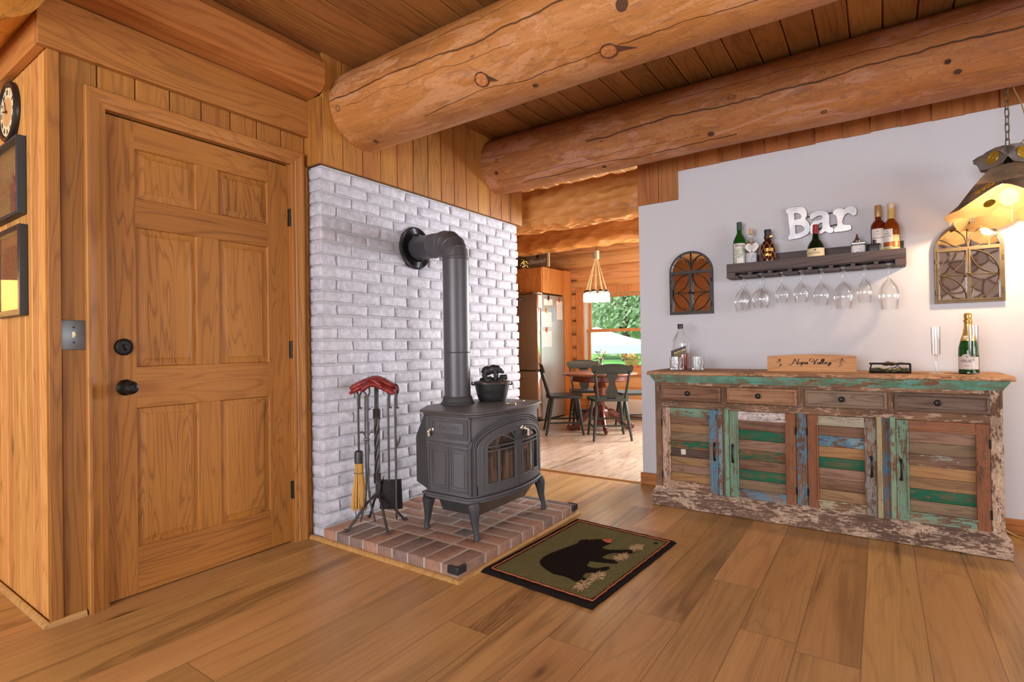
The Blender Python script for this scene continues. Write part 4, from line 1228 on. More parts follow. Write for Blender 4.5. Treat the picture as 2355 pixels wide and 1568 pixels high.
BEAR = [(-1.357,2.181),(-1.367,2.22),(-1.363,2.283),(-1.345,2.351),(-1.324,2.43),(-1.311,2.476),(-1.318,2.51),(-1.319,2.538),(-1.303,2.534),(-1.301,2.552),(-1.28,2.552),(-1.252,2.582),(-1.226,2.595),(-1.211,2.608),(-1.185,2.609),(-1.168,2.591),(-1.167,2.562),(-1.176,2.531),(-1.184,2.5),(-1.17,2.48),(-1.142,2.479),(-1.102,2.5),(-1.064,2.528),(-1.035,2.539),(-1.019,2.528),(-1.025,2.501),(-1.064,2.479),(-1.104,2.461),(-1.12,2.43),(-1.129,2.397),(-1.127,2.372),(-1.105,2.366),(-1.071,2.375),(-1.042,2.367),(-1.036,2.349),(-1.059,2.337),(-1.107,2.319),(-1.14,2.312),(-1.157,2.307),(-1.151,2.273),(-1.147,2.25),(-1.126,2.24),(-1.092,2.247),(-1.067,2.283),(-1.053,2.292),(-1.043,2.28),(-1.05,2.246),(-1.064,2.208),(-1.098,2.192),(-1.113,2.177),(-1.114,2.147),(-1.102,2.127),(-1.067,2.111),(-1.059,2.105),(-1.086,2.104),(-1.105,2.098),(-1.106,2.075),(-1.126,2.079),(-1.162,2.094),(-1.199,2.093),(-1.237,2.092),(-1.284,2.115),(-1.323,2.139),(-1.346,2.162)]
b = B(); prism(b, [BEAR], lambda u, v: (u, v, .0165), (0, 0, .0042))
part('bear_motif', b, pile('rug_bear', rgb(24, 18, 16), rgb(40, 32, 29)), rg)
b = B(); prism(b, [[(-1.226,2.595),(-1.192,2.623),(-1.171,2.599),(-1.168,2.57),(-1.192,2.566),(-1.217,2.581)]], lambda u, v: (u, v, .0166), (0, 0, .0046))
part('muzzle_motif', b, pile('rug_orange', rgb(178, 92, 56), rgb(214, 128, 90)), rg)
sprc = pile('rug_sprig', rgb(130, 128, 88), rgb(214, 172, 136), 60.0)
rs = random.Random(12)
for (x, y) in ((-1.033, 2.583), (-1.049, 2.434), (-1.055, 2.174), (-1.068, 2.062)):
    b = B()
    for k in range(15):
        a = 2*pi*k/15 + rs.uniform(-.15, .15); L = rs.uniform(.046, .080)
        d = V((cos(a)*.55, sin(a), 0)); q = V((x, y, .0203)); w = V((-d.y, d.x, 0)).normalized()
        tube(b, [q+d*.006, q+d*L*.6, q+d*L], [.0022, .0034, .0015], 5, flat=(.5, 1))
        for s in (-1, 1): tube(b, [q+d*L*.45, q+d*L*.75+w*s*.010], [.003, .001], 5, flat=(.5, 1))
    part('sprig_motif', b, sprc, rg)
b = B(); text(b, 'W', .03, lambda u, v: (-.970-v, 2.69+u, .0196), (0, 0, .0012)); part('maker_mark', b, pile('rug_mark', rgb(20, 16, 15), rgb(30, 26, 24)), rg)

# ------------------------------------------------------------------ light switch, clock, picture frames on the left
sw = thing('light_switch', 'pewter light switch plate on the pine wall left of the door', 'light switch', (XD, .767, 1.058))
b = B(); rbox(b, XD-.001, .7275, 1.0585, XD+.006, .8075, 1.1765, .003, (3, 4, 4)); part('plate', b, plain('pewter', rgb(108, 110, 112), .4, .55, var=.12, scale=18), sw)
b = B(); rbox(b, XD+.004, .7625, 1.107, XD+.0075, .7725, 1.131, .001, (2, 3, 3))
rbox(b, -.004, -.004, -.009, .010, .004, .009, .002, (3, 3, 3), M=Matrix.Translation((XD+.008, .7675, 1.119)) @ Matrix.Rotation(-.5, 4, 'Y'))
part('toggle', b, plain('ivory_plastic', rgb(216, 206, 170), .4), sw, 'ivory toggle')
for z in (1.148, 1.088):
    b = B(); lathe(b, [(0, .0025), (.003, .002), (.0042, 0)], n=12, M=onx(XD+.0055, .7675, z)); part('screw', b, M['blk'], sw)

RYm = Matrix.Rotation(pi/2, 4, 'X')         # local +z -> world -y
def ony(x, y, z): return Matrix.Translation((x, y, z)) @ RYm
cx, cz, cr, WY = -3.093, 2.090, .130, .690
ck = thing('wall_clock', 'round wall clock with black rim and cream roman dial above the pictures', 'clock', (cx, WY, cz-cr))
b = B(); lathe(b, [(0, .0), (cr-.004, .0), (cr, .004), (cr, .013), (cr-.004, .021), (cr-.010, .023), (cr-.018, .021), (cr-.022, .018), (cr-.024, .012), (0, .012)], n=56, M=ony(cx, WY, cz)); part('rim', b, plain('black_lacquer', rgb(38, 34, 34), .3), ck)
b = B(); lathe(b, [(0, .015), (cr-.027, .015), (cr-.027, .012)], n=48, M=ony(cx, WY, cz)); part('dial', b, plain('cream_dial', rgb(226, 214, 172), .5), ck)
b = B(); lathe(b, [(0, .0162), (cr*.48, .0162), (cr*.48, .014)], n=40, M=ony(cx, WY, cz)); part('dial_centre', b, plain('tan_dial', rgb(206, 160, 108), .5), ck, 'tan centre of the dial')
b = B()
for i, s in enumerate(['XII', 'I', 'II', 'III', 'IIII', 'V', 'VI', 'VII', 'VIII', 'IX', 'X', 'XI']):
    a = radians(90-30*i); ca, sa = cos(a-pi/2), sin(a-pi/2); r_ = cr*.635
    text(b, s, .030, lambda u, v: (cx + r_*cos(a) + u*.75*ca - v*sa, WY-.0158, cz + r_*sin(a) + u*.75*sa + v*ca), bold=.0006)
part('numerals', b, M['blk'], ck)
for a, L, w in ((168, .062, .0032), (118, .088, .0024)):
    b = B(); a_ = radians(a); d = V((cos(a_), 0, sin(a_))); o = V((cx, WY-.019, cz)); q = V((-d.z, 0, d.x))
    strip(b, [o-d*.012+q*w, o+d*L*.7+q*w*.8, o+d*L], [o-d*.012-q*w, o+d*L*.7-q*w*.8, o+d*L-q*.0002], (0, -.0015, 0)); part('hand', b, M['blk'], ck)

def frame(name, label, x0, x1, z0, z1, th, w, mf, mat_m, picf, glassy=True):
    t = thing(name, label, 'picture frame', ((x0+x1)/2, WY, z0), group=None)
    b = B(); prism(b, [[(x0, z0), (x1, z0), (x1, z1), (x0, z1)], [(x0+w, z0+w), (x0+w, z1-w), (x1-w, z1-w), (x1-w, z0+w)]], lambda u, v: (u, WY-.001, v), (0, -th, 0))
    part('frame', b, mf, t, bevel=.002)
    b = B(); quad(b, (x0+w-.002, WY-.010, z0+w-.002), (x1-w+.002, WY-.010, z0+w-.002), (x1-w+.002, WY-.010, z1-w+.002), (x0+w-.002, WY-.010, z1-w+.002)); part('mount', b, mat_m, t)
    picf(t, x0+w, x1-w, z0+w, z1-w)
    if glassy:
        b = B(); bx(b, x0+w-.002, WY-.0195, z0+w-.002, x1-w+.002, WY-.018, z1-w+.002); part('glass', b, M.setdefault('picglass', thinglass('picture_glass', (1, 1, 1, 1), 1.2)), t)
def people(t, x0, x1, z0, z1):
    b = B(); k = .02; quad(b, (x0+k, WY-.0115, z0+k), (x1-k, WY-.0115, z0+k), (x1-k, WY-.0115, z1-k), (x0+k, WY-.0115, z1-k))
    part('photograph', b, wood('photo_ground', rgb(120, 110, 72), rgb(156, 144, 98), rgb(172, 160, 118), 'x', scale=2.0, knots=0), t)
    for (hx, hz, hr, col) in ((x1-.085, z0+.185, .017, rgb(74, 60, 66)), (x1-.058, z0+.150, .016, rgb(92, 62, 62)), (x1-.078, z0+.105, .014, rgb(64, 56, 58)), (x1-.135, z0+.16, .016, rgb(70, 62, 74))):
        b = B(); quad(b, *[(hx+u, WY-.0122-.0003*len(t.children), v) for u, v in ((-.032, z0+.022), (.032, z0+.022), (.024, hz-.02), (-.024, hz-.02))]); bo = part('figure', b, plain('clothes', col, .7), t)
        b = B(); b.faces.new([b.verts.new((hx+u, WY-.0126-.0003*len(t.children), hz+v*1.25)) for u, v in circle((0, 0), hr, 14)]); part('face', b, M.setdefault('skin', plain('photo_skin', rgb(188, 138, 118), .7)), bo)
def scenery(t, x0, x1, z0, z1):
    b = B(); k = .045; quad(b, (x0+k, WY-.0115, z0+k), (x1-k, WY-.0115, z0+k), (x1-k, WY-.0115, z1-k), (x0+k, WY-.0115, z1-k))
    g = G('dim_photo'); p = g.coord(); n = g.noise(p, 14.0, 4.0, .6)
    part('photograph', b, g.done(g.mix(n, rgb(58, 44, 36), rgb(116, 92, 72)), .5), t)
ebony = wood('ebonised_frame', rgb(34, 34, 38), rgb(58, 60, 64), rgb(74, 76, 80), 'z', knots=0)
frame('picture_frame', 'deep grey framed family photograph hanging just below the clock', -3.33, -2.892, 1.622, 1.945, .032, .012, ebony, plain('photo_mount', rgb(116, 106, 66), .6), people)
frame('picture_frame', 'black framed picture with a glazed front hanging lowest, under the family photograph', -3.262, -2.880, 1.204, 1.578, .028, .026, plain('black_frame', rgb(40, 40, 42), .35), plain('tan_mount', rgb(150, 112, 66), .6), scenery)

# table lamp and stand around the corner to the left (seen as a glow and in the picture glass)
tl = thing('side_table', 'small pine side table against the plank wall', 'table', (-4.22, .36, 0))
b = B(); rbox(b, -4.47, .12, .70, -3.97, .60, .73, .006, (3, 3, 3)); part('table_top', b, M['oakbase'], tl)
for sx_ in (-4.44, -4.0):
    for sy_ in (.15, .57):
        b = B(); tube(b, [(sx_, sy_, 0), (sx_, sy_, .70)], [.014, .02], 8); part('leg', b, M['oakbase'], tl)
lp = thing('table_lamp', 'table lamp with a cream drum shade on the side table', 'lamp', (-4.22, .36, .73))
b = B(); lathe(b, [(0, .73), (.07, .73), (.075, .745), (.03, .77), (.05, .85), (.06, .93), (.035, 1.02), (.012, 1.06), (.01, 1.24), (0, 1.24)], (-4.22, .36, 0), 28); part('base', b, M['iron'], lp)
g = G('lit_shade'); lampshade = g.surf(g.N('AddShader', {0: g.N('BsdfTranslucent', {'Color': rgb(240, 214, 160)}), 1: g.N('BsdfDiffuse', {'Color': rgb(120, 108, 84)})}))
b = B(); lathe(b, [(.155, 1.26), (.125, 1.47)], (-4.22, .36, 0), 36); part('lamp_shade', b, lampshade, lp)
b = B(); ball(b, (-4.22, .36, 1.35), .03); part('bulb', b, emit('lamp_bulb', (1, .72, .36, 1), 60.0), lp)
# ------------------------------------------------------------------ reclaimed-wood sideboard
YF = 3.420; YB = 3.850; CX0, CX1 = -1.223, .472
W1, W2 = rgb(92, 66, 50), rgb(150, 112, 84)
def ch_(name, col, amt, ax='x', crackle=0.0, w1=None, w2=None, paint2=None, scale=1.0):
    return M.setdefault('ch_'+name, chipped(name, col, w1 or W1, w2 or W2, amt, scale, crackle, ax, paint2))
TEAL, BLUE, CREAM, GREEN = rgb(112, 140, 118), rgb(84, 126, 148), rgb(200, 172, 148), rgb(30, 92, 66)
REDB = rgb(136, 84, 56)
cb = thing('sideboard', 'weathered multicoloured reclaimed wood sideboard against the grey wall', 'sideboard', ((CX0+CX1)/2, 3.63, 0))
b = B(); bx(b, CX0, YF+.012, .06, CX1, YB, .80); part('carcass', b, ch_('frame_brown', rgb(176, 146, 124), .38, 'x'), cb)
frm = ch_('frame_brown', rgb(176, 146, 124), .38, 'x')
# face frame
b = B()
bx(b, CX0+.02, YF, .776, CX1-.065, YF+.014, .803); bx(b, CX0+.03, YF, .636, CX1-.045, YF+.014, .676); part('face_rail', b, frm, cb, bevel=.002)
for x0, x1, m in ((CX0, -1.182, ch_('post_brown', rgb(140, 110, 94), .35, 'z')), (CX1-.048, CX1, ch_('post_cream', CREAM, .56, 'z', .45)),
                  (-.826, -.770, ch_('post_dark', rgb(150, 124, 104), .3, 'z')), (-.405, -.352, ch_('post_blue', BLUE, .52, 'z', .2)), (-.026, .052, ch_('post_blue_dark', rgb(70, 104, 126), .5, 'z'))):
    b = B(); bx(b, x0, YF-.001, .098, x1, YF+.014, .803 if x0 in (CX0, CX1-.048) else .638); part('post', b, m, cb, bevel=.002)
for x0, x1 in ((-.811, -.777), (-.396, -.360), (.022, .048)):
    b = B(); bx(b, x0, YF-.0005, .674, x1, YF+.014, .778); part('post', b, ch_('post_dark', rgb(150, 124, 104), .3, 'z'), cb, bevel=.002)
# top, cove and plinth
b = B()
prof = [(3.398, .843), (3.392, .848), (3.394, .856), (3.402, .863), (3.412, .866), (YB+.004, .866), (YB+.004, .843)]
x0, x1 = CX0-.045, CX1+.045
A = [b.verts.new((x0 - (YF-y)*0 , y, z)) for y, z in prof]; C = [b.verts.new((x1, y, z)) for y, z in prof]
for k in range(len(prof)): b.faces.new([A[k], A[(k+1) % len(prof)], C[(k+1) % len(prof)], C[k]])
b.faces.new(A[::-1]); b.faces.new(C)
part('top', b, ch_('top_worn', rgb(196, 150, 112), .45, 'x', .2, rgb(116, 84, 62), rgb(180, 142, 110), scale=1.5), cb, bevel=.002)
def sweep3(b, prof, X0, X1, Y0):     # section (out, z) run round the left side, front and right side
    rows = []
    for o, z in prof:
        rows.append([b.verts.new(p) for p in ((X0-o, YB, z), (X0-o, Y0-o, z), (X1+o, Y0-o, z), (X1+o, YB, z))])
    for A, C in zip(rows, rows[1:]):
        for k in range(3): b.faces.new([A[k], A[k+1], C[k+1], C[k]])
b = B(); sweep3(b, [(0, .796), (.004, .801), (.006, .808), (.012, .815), (.022, .832), (.026, .843), (0, .843)], CX0, CX1, YF)
part('cove_moulding', b, ch_('teal_cove', rgb(92, 134, 112), .66, 'x', 0, rgb(118, 76, 52), rgb(150, 112, 84), rgb(104, 158, 142)), cb)
b = B(); sweep3(b, [(.0, .125), (.004, .118), (.006, .108), (.016, .100), (.022, .086), (.023, .07), (.023, .004), (.0, .004)], CX0, CX1, YF)
part('plinth', b, ch_('plinth_cream', CREAM, .46, 'x', .5, rgb(84, 64, 54), rgb(126, 96, 78)), cb)
b = B(); bx(b, CX0-.02, YF-.02, .0, CX0+.06, YB-.02, .005); bx(b, CX1-.06, YF-.02, .0, CX1+.02, YB-.02, .005); part('glide', b, M['blk'], cb)
blackknob = plain('black_knob', rgb(30, 27, 26), .35, .4)
def bevelpanel(b, x0, x1, z0, z1, y, t, k):
    rows = []
    for e, d in ((0, 0), (0, t*.55), (k*.35, t*.9), (k*.8, t), (k, t*.55), (k*1.1, t*.5)):
        rows.append([b.verts.new((u, y-d, v)) for u, v in ((x0+e, z0+e), (x1-e, z0+e), (x1-e, z1-e), (x0+e, z1-e))])
    for A, C in zip(rows, rows[1:]):
        for i in range(4): b.faces.new([A[i], A[(i+1) % 4], C[(i+1) % 4], C[i]])
    b.faces.new(rows[-1])
dw = [wood('drawer_wood_'+k, d, m_, l, 'x', knots=.4, ring=.8, rough=.6, scale=1.4, bumps=.2, gw=.2, fleck=.4) for k, d, m_, l in (
    ('a', rgb(88, 56, 40), rgb(130, 92, 66), rgb(160, 120, 86)), ('b', rgb(104, 68, 46), rgb(146, 104, 72), rgb(170, 128, 92)),
    ('c', rgb(92, 74, 60), rgb(126, 104, 84), rgb(148, 124, 100)), ('d', rgb(66, 48, 40), rgb(102, 80, 66), rgb(124, 100, 82)))]
for i, (x0, x1) in enumerate(((-1.180, -.812), (-.776, -.397), (-.359, .021), (.050, .426))):
    b = B(); bevelpanel(b, x0, x1, .682, .774, YF, .013, .016)
    d = part('drawer', b, dw[i], cb, sharp=25)
    b = B(); lathe(b, [(0, -.002), (.006, 0), (.0055, .010), (.012, .015), (.0155, .021), (.013, .028), (.006, .031), (0, .0315)], n=20, M=ony((x0+x1)/2-.012, YF-.008, .730), lobes=(8, .05))
    part('knob', b, blackknob, d, 'black drawer knob')
SL = {'br': (rgb(96, 66, 48), rgb(138, 102, 78)), 'tan': (rgb(122, 90, 60), rgb(160, 124, 88)), 'gr': (rgb(102, 82, 62), rgb(140, 116, 90)), 'dk': (rgb(64, 48, 42), rgb(104, 80, 68)), 'or': (rgb(136, 96, 58), rgb(172, 130, 86)), 'pk': (rgb(116, 86, 70), rgb(156, 122, 100))}
def slatmat(k):
    if k in M: return M[k]
    if k[0] == 'G': M[k] = chipped('slat_green_'+k[1], GREEN, rgb(104, 64, 44), rgb(150, 104, 72), .74 if k[1] == '1' else .50, .8, 0, 'x')
    elif k[0] == 'B': M[k] = chipped('slat_blue', rgb(80, 130, 154), W1, W2, .60, .8, 0, 'x', rgb(130, 164, 174))
    elif k[0] == 'L': M[k] = chipped('slat_pale', rgb(150, 158, 148), rgb(96, 72, 58), rgb(140, 108, 84), .36, .8, 0, 'x')
    else: M[k] = wood('slat_'+k, tuple(x*.7 for x in SL[k][0][:3])+(1,), SL[k][0] if False else tuple((a+b_)/2 for a, b_ in zip(*SL[k])), SL[k][1], 'x', knots=.7, ring=.8, rough=.7, scale=1.5, bumps=.25, gw=.2, fleck=.5)
    return M[k]
doors = [
 dict(x=(-1.178, -.830), L=ch_('stile_pink', rgb(196, 164, 144), .62, 'z', .3), R=ch_('stile_blue', BLUE, .58, 'z'), T=ch_('rail_teal', rgb(118, 146, 126), .56, 'x'), Bt=ch_('rail_pale', rgb(190, 156, 132), .5, 'x'),
      s=['br', 'tan', 'gr', 'G2', 'dk', 'tan', 'pk', 'or'], hand=1, ast=ch_('astragal_blue', rgb(124, 142, 148), .5, 'z')),
 dict(x=(-.766, -.408), L=ch_('stile_teal', TEAL, .62, 'z'), R=ch_('stile_red', REDB, .66, 'z'), T=ch_('rail_cream', rgb(212, 200, 196), .8, 'x', .5), Bt=ch_('rail_blue', rgb(92, 128, 148), .55, 'x'),
      s=['br', 'G1', 'pk', 'G2', 'br', 'G1', 'gr'], hand=-1, ast=ch_('astragal_teal', rgb(118, 156, 128), .66, 'z')),
 dict(x=(-.349, -.030), L=ch_('stile_red', REDB, .66, 'z'), R=ch_('stile_grey', rgb(134, 132, 128), .5, 'z'), T=ch_('rail_stone', rgb(166, 156, 136), .6, 'x'), Bt=ch_('rail_putty', rgb(170, 158, 132), .5, 'x'),
      s=['br', 'B', 'or', 'G1', 'pk', 'br', 'tan'], hand=1, ast=ch_('astragal_putty', rgb(160, 146, 112), .62, 'z')),
 dict(x=(.055, .422), L=ch_('stile_teal', TEAL, .62, 'z'), R=ch_('stile_red', REDB, .66, 'z'), T=ch_('rail_red', rgb(146, 92, 64), .62, 'x'), Bt=ch_('rail_teal', rgb(118, 146, 126), .56, 'x'),
      s=['pk', 'gr', 'L', 'or', 'tan', 'G1', 'gr'], hand=-1, ast=ch_('astragal_green', rgb(122, 152, 128), .58, 'z'))]
for D_ in doors:
    x0, x1 = D_['x']; z0, z1 = .116, .634; w = .052
    b = B(); bx(b, x0, YF-.004, z0, x0+w, YF+.012, z1)
    tube(b, [(x0+w-.004, YF-.004, z0+w), (x0+w-.004, YF-.004, z1-w)], .006, 8)
    dr = part('door', b, D_['L'], cb, bevel=.003)
    b = B(); bx(b, x1-w, YF-.004, z0, x1, YF+.012, z1); tube(b, [(x1-w+.004, YF-.004, z0+w), (x1-w+.004, YF-.004, z1-w)], .006, 8); part('stile', b, D_['R'], dr, bevel=.003)
    b = B(); bx(b, x0+w, YF-.0035, z1-w, x1-w, YF+.012, z1); tube(b, [(x0+w-.004, YF-.004, z1-w+.004), (x1-w+.004, YF-.004, z1-w+.004)], .006, 8); part('top_rail', b, D_['T'], dr, bevel=.003)
    b = B(); bx(b, x0+w, YF-.0035, z0, x1-w, YF+.012, z0+w); tube(b, [(x0+w-.004, YF-.004, z0+w-.004), (x1-w+.004, YF-.004, z0+w-.004)], .006, 8); part('bottom_rail', b, D_['Bt'], dr, bevel=.003)
    n = len(D_['s']); hh = (z1-z0-2*w)/n
    for i, k in enumerate(D_['s']):
        b = B(); zz = z1-w-hh*(i+1)
        rbox(b, x0+w-.001, YF+.004+.0015*(i % 2), zz+.0006, x1-w+.001, YF+.014, zz+hh-.0006, .0018, (3, 3, 3))
        part('slat', b, slatmat(k), dr)
    ax0, ax1 = (x1+.001, x1+.026) if D_['hand'] > 0 else (x0-.026, x0-.001)
    b = B(); bx(b, ax0, YF-.013, z0-.004, ax1, YF, z1+.014); part('astragal', b, D_['ast'], dr, bevel=.005)
    hx = x1-.022 if D_['hand'] > 0 else x0+.020
    b = B(); pts = spline([(hx, YF-.004, .425), (hx, YF-.020, .418), (hx, YF-.029, .395), (hx, YF-.029, .360), (hx, YF-.020, .337), (hx, YF-.004, .330)], 5)
    tube(b, pts, [.006-.0015*sin(pi*i/(len(pts)-1)) for i in range(len(pts))], 10)
    for z in (.4265, .3285): ball(b, (hx, YF-.007, z), (.0085, .006, .0095), 10, 8)
    part('handle', b, blackknob, dr, 'black bow handle')
    hx = x0-.001 if D_['hand'] > 0 else x1+.001
    for z in (.54, .20):
        b = B(); cyl(b, (hx, YF-.006, z-.022), (hx, YF-.006, z+.022), .0045, n=8); part('hinge', b, M['blk'], dr)
tb = B(); prism(tb, [[(-1.062, .372), (-1.032, .374), (-1.031, .340), (-1.060, .338)]], lambda u, v: (u, YF+.0042, v), (0, -.0008, 0))
part('sticker', tb, plain('paper_label', rgb(206, 198, 184), .7), cb, 'torn white paper sticker on the first door')

# ------------------------------------------------------------------ things standing on the sideboard
TZ = .8665
clear = thinglass('clear_glass', (.982, .986, .986, 1), 1.6)
cut = thinglass('cut_glass', (.96, .965, .965, 1), 2.2, .08, rgb(236, 232, 228), .06)
def bottle(name, label, x, y, z, prof, m, cat='bottle', n=32, squash=None):
    t = thing(name, label, cat, (x, y, z))
    b = B(); lathe(b, prof, (x, y, z), n)
    if squash: 
        for v in b.verts: v.co.y = y+(v.co.y-y)*squash
    part('glass_body', b, m, t)
    return t
def band(t, name, x, y, z0, z1, r, m, a0=0, a1=2*pi, th=.0006, **kw):
    b = B(); full = a1-a0 > 6.2
    lathe(b, [(r, z0), (r+th, z0), (r+th, z1), (r, z1)], (x, y, 0), 36, a0=a0, a1=a1 if not full else a0+2*pi)
    return part(name, b, m, t, **kw)
def wrap(x, y, z, r, a=-pi/2, d=.0009):
    return lambda u, v: (x+(r+d)*cos(a+u/r), y+(r+d)*sin(a+u/r), z+v)
def letter(t, s, x, y, z, r, size, m, a=-pi/2-.12, d=.0010, **kw):
    b = B(); text(b, s, size, wrap(x, y, z, r, a, d), **kw)
    return part('lettering', b, m, t)
ink = plain('label_ink', rgb(38, 34, 32), .6); goldink = plain('gold_ink', rgb(214, 168, 84), .35, .6); cream = plain('cream_label', rgb(226, 208, 164), .6); paper = plain('white_label', rgb(224, 218, 212), .6)
gold = plain('gold_foil', rgb(202, 164, 96), .32, .8, var=.15, scale=120, bump=.4)

# whisky bottle (square-shouldered) with a slanting black label
x, y = -1.118, 3.64
t = thing('whisky_bottle', 'large square clear whisky bottle, a third full, with slanted black label', 'bottle', (x, y, TZ))
def sq(b, prof, x, y, z, n=40, p=5.0):
    rings = []
    for r, zz, k in prof:      # k: 0 round .. 1 square
        ring = []
        for i in range(n):
            a = 2*pi*i/n; c_, s_ = cos(a), sin(a)
            q = r*(1 + k*((abs(c_)**p+abs(s_)**p)**(-1/p)-1))
            ring.append(b.verts.new((x+q*c_, y+q*s_, z+zz)))
        rings.append(ring)
    for A, C in zip(rings, rings[1:]):
        for i in range(n): b.faces.new([A[i], A[(i+1) % n], C[(i+1) % n], C[i]])
    b.faces.new(rings[0][::-1])
b = B(); sq(b, [(.046, .001, 1), (.050, .004, 1), (.050, .175, 1), (.049, .195, .9), (.040, .222, .5), (.028, .245, .2), (.0175, .265, 0), (.0165, .285, 0)], x, y, TZ)
part('glass_body', b, clear, t)
b = B(); sq(b, [(.0455, .004, 1), (.0475, .006, 1), (.0475, .112, 1)], x, y, TZ); b.faces.new(b.verts[-40:] if False else [v for v in b.verts][-40:])
part('whisky', b, thinglass('whisky', rgb(206, 128, 74), .25, .25, rgb(188, 110, 60)), t)
b = B(); lathe(b, [(0, .309), (.0175, .309), (.0185, .306), (.0185, .278), (.017, .277)], (x, y, TZ), 24); part('cap', b, plain('black_cap', rgb(30, 28, 28), .4), t)
sl = lambda u, v: (x+u, y-.0508, TZ+.118+v+u*.36)
b = B(); prism(b, [[(-.050, -.025), (.050, -.025), (.050, .028), (-.050, .028)]], sl, (0, -.0006, 0)); 
prism(b, [[(-.016, -.025), (.050, -.025), (.050, .028), (-.016, .028)]], lambda u, v: (x-.0508, y-.034+u, TZ+.100+v), (-.0006, 0, 0)) if False else None
lb = part('label_band', b, plain('black_label', rgb(30, 29, 28), .4), t)
b = B(); text(b, 'BLACK LABEL', .0125, lambda u, v: (lambda q: (q[0], q[1]-.0009, q[2]))(sl(u+.010, v+.004)), bold=.0004); 
for v0 in (-.010, -.0225): prism(b, [[(-.03, v0), (.046, v0), (.046, v0+.0012), (-.03, v0+.0012)]], lambda u, v: (lambda q: (q[0], q[1]-.0007, q[2]))(sl(u, v)), (0, -.0003, 0))
part('lettering', b, goldink, lb)
def tumbler(x, y, label):
    t = thing('tumbler', label, 'glass', (x, y, TZ), group='cut glass tumblers on the sideboard')
    b = B(); lathe(b, [(0, .001), (.034, .001), (.0365, .004), (.0375, .03), (.040, .088), (.0385, .089), (.036, .03), (.034, .016), (0, .014)], (x, y, TZ), 40)
    for v in b.verts:
        zz = v.co.z-TZ; a = atan2(v.co.y-y, v.co.x-x)
        if .006 < zz < .08:
            k = 1+.035*(cos(a*12))*(1)
            v.co.x = x+(v.co.x-x)*k; v.co.y = y+(v.co.y-y)*k
    part('bowl', b, cut, t, sharp=12)
    b = B()
    for k in range(14):
        a = 2*pi*k/14
        for s in (-1, 1): tube(b, [(x+(.0385+.002*q)*cos(a+s*.45*(q-.5)), y+(.0385+.002*q)*sin(a+s*.45*(q-.5)), TZ+.012+.055*q) for q in [i/6 for i in range(7)]], .0011, 4)
    part('cut_pattern', b, cut, t)
tumbler(-1.122, 3.545, 'cut glass tumbler in front of the square whisky bottle')
tumbler(-.990, 3.580, 'cut glass tumbler standing alone between whisky bottle and wooden plank sign')

# plank sign: Napa Valley
x0, x1, y = -.577, -.116, 3.60
npl = thing('wine_plank_sign', 'arched oak plank lettered Napa Valley on the sideboard', 'sign', (-.346, y, TZ))
f3 = lambda u, v: (-.346+u, y, .870+v)
P = [(-.231, -.0035), (.230, -.0035), (.230, .088)] + [(.230-.461*k/16, .088+.0105*sin(pi*k/16)) for k in range(1, 16)] + [(-.231, .088)]
b = B(); prism(b, [P], f3, (0, .016, 0)); part('plank', b, wood('oak_plank', rgb(152, 96, 48), rgb(196, 138, 80), rgb(214, 160, 100), 'x', knots=0, ring=.8, scale=1.4), npl, bevel=.0015)
NAPA = [[(-.114,.042),(-.109,.035),(-.097,.04),(-.086,.057),(-.079,.072)],[(-.079,.072),(-.075,.059),(-.068,.038)],[(-.068,.038),(-.063,.057),(-.06,.069),(-.057,.073)],[(-.045,.053),(-.054,.051),(-.059,.044),(-.056,.039),(-.049,.042),(-.043,.053)],[(-.043,.053),(-.045,.042),(-.04,.043)],[(-.035,.053),(-.042,.04),(-.05,.03)],[(-.038,.046),(-.03,.054),(-.026,.05),(-.029,.042),(-.038,.041)],[(-.015,.053),(-.022,.051),(-.026,.044),(-.023,.04),(-.018,.043),(-.013,.053)],[(-.013,.053),(-.015,.042),(-.009,.044)],[(-.003,.065),(.001,.072),(.012,.075),(.019,.069),(.021,.055),(.021,.038)],[(.021,.038),(.028,.055),(.035,.068),(.041,.072),(.046,.069)],[(-.003,.065),(-.001,.057),(.008,.054),(.013,.061)],[(.047,.053),(.04,.051),(.037,.044),(.041,.04),(.046,.045),(.049,.053)],[(.049,.053),(.047,.043),(.052,.044)],[(.052,.044),(.06,.058),(.064,.071),(.061,.071),(.056,.054),(.056,.043),(.06,.043)],[(.061,.044),(.069,.058),(.073,.071),(.07,.071),(.065,.054),(.064,.043),(.069,.043)],[(.069,.044),(.079,.048),(.085,.053),(.081,.055),(.075,.048),(.078,.041),(.086,.045)],[(.09,.052),(.09,.043),(.094,.042),(.102,.054)],[(.105,.055),(.1,.039),(.092,.031),(.09,.035),(.099,.04),(.111,.047)]]
burnt = plain('burnt_brown', rgb(58, 32, 18), .7)
b = B()
for s in NAPA: nib(b, s, lambda u, v: (-.346+u, y-.0002, .870+v), .0044, -12, (0, -.0006, 0))
part('lettering', b, burnt, npl, 'dark brown script lettering')
rs = random.Random(6)
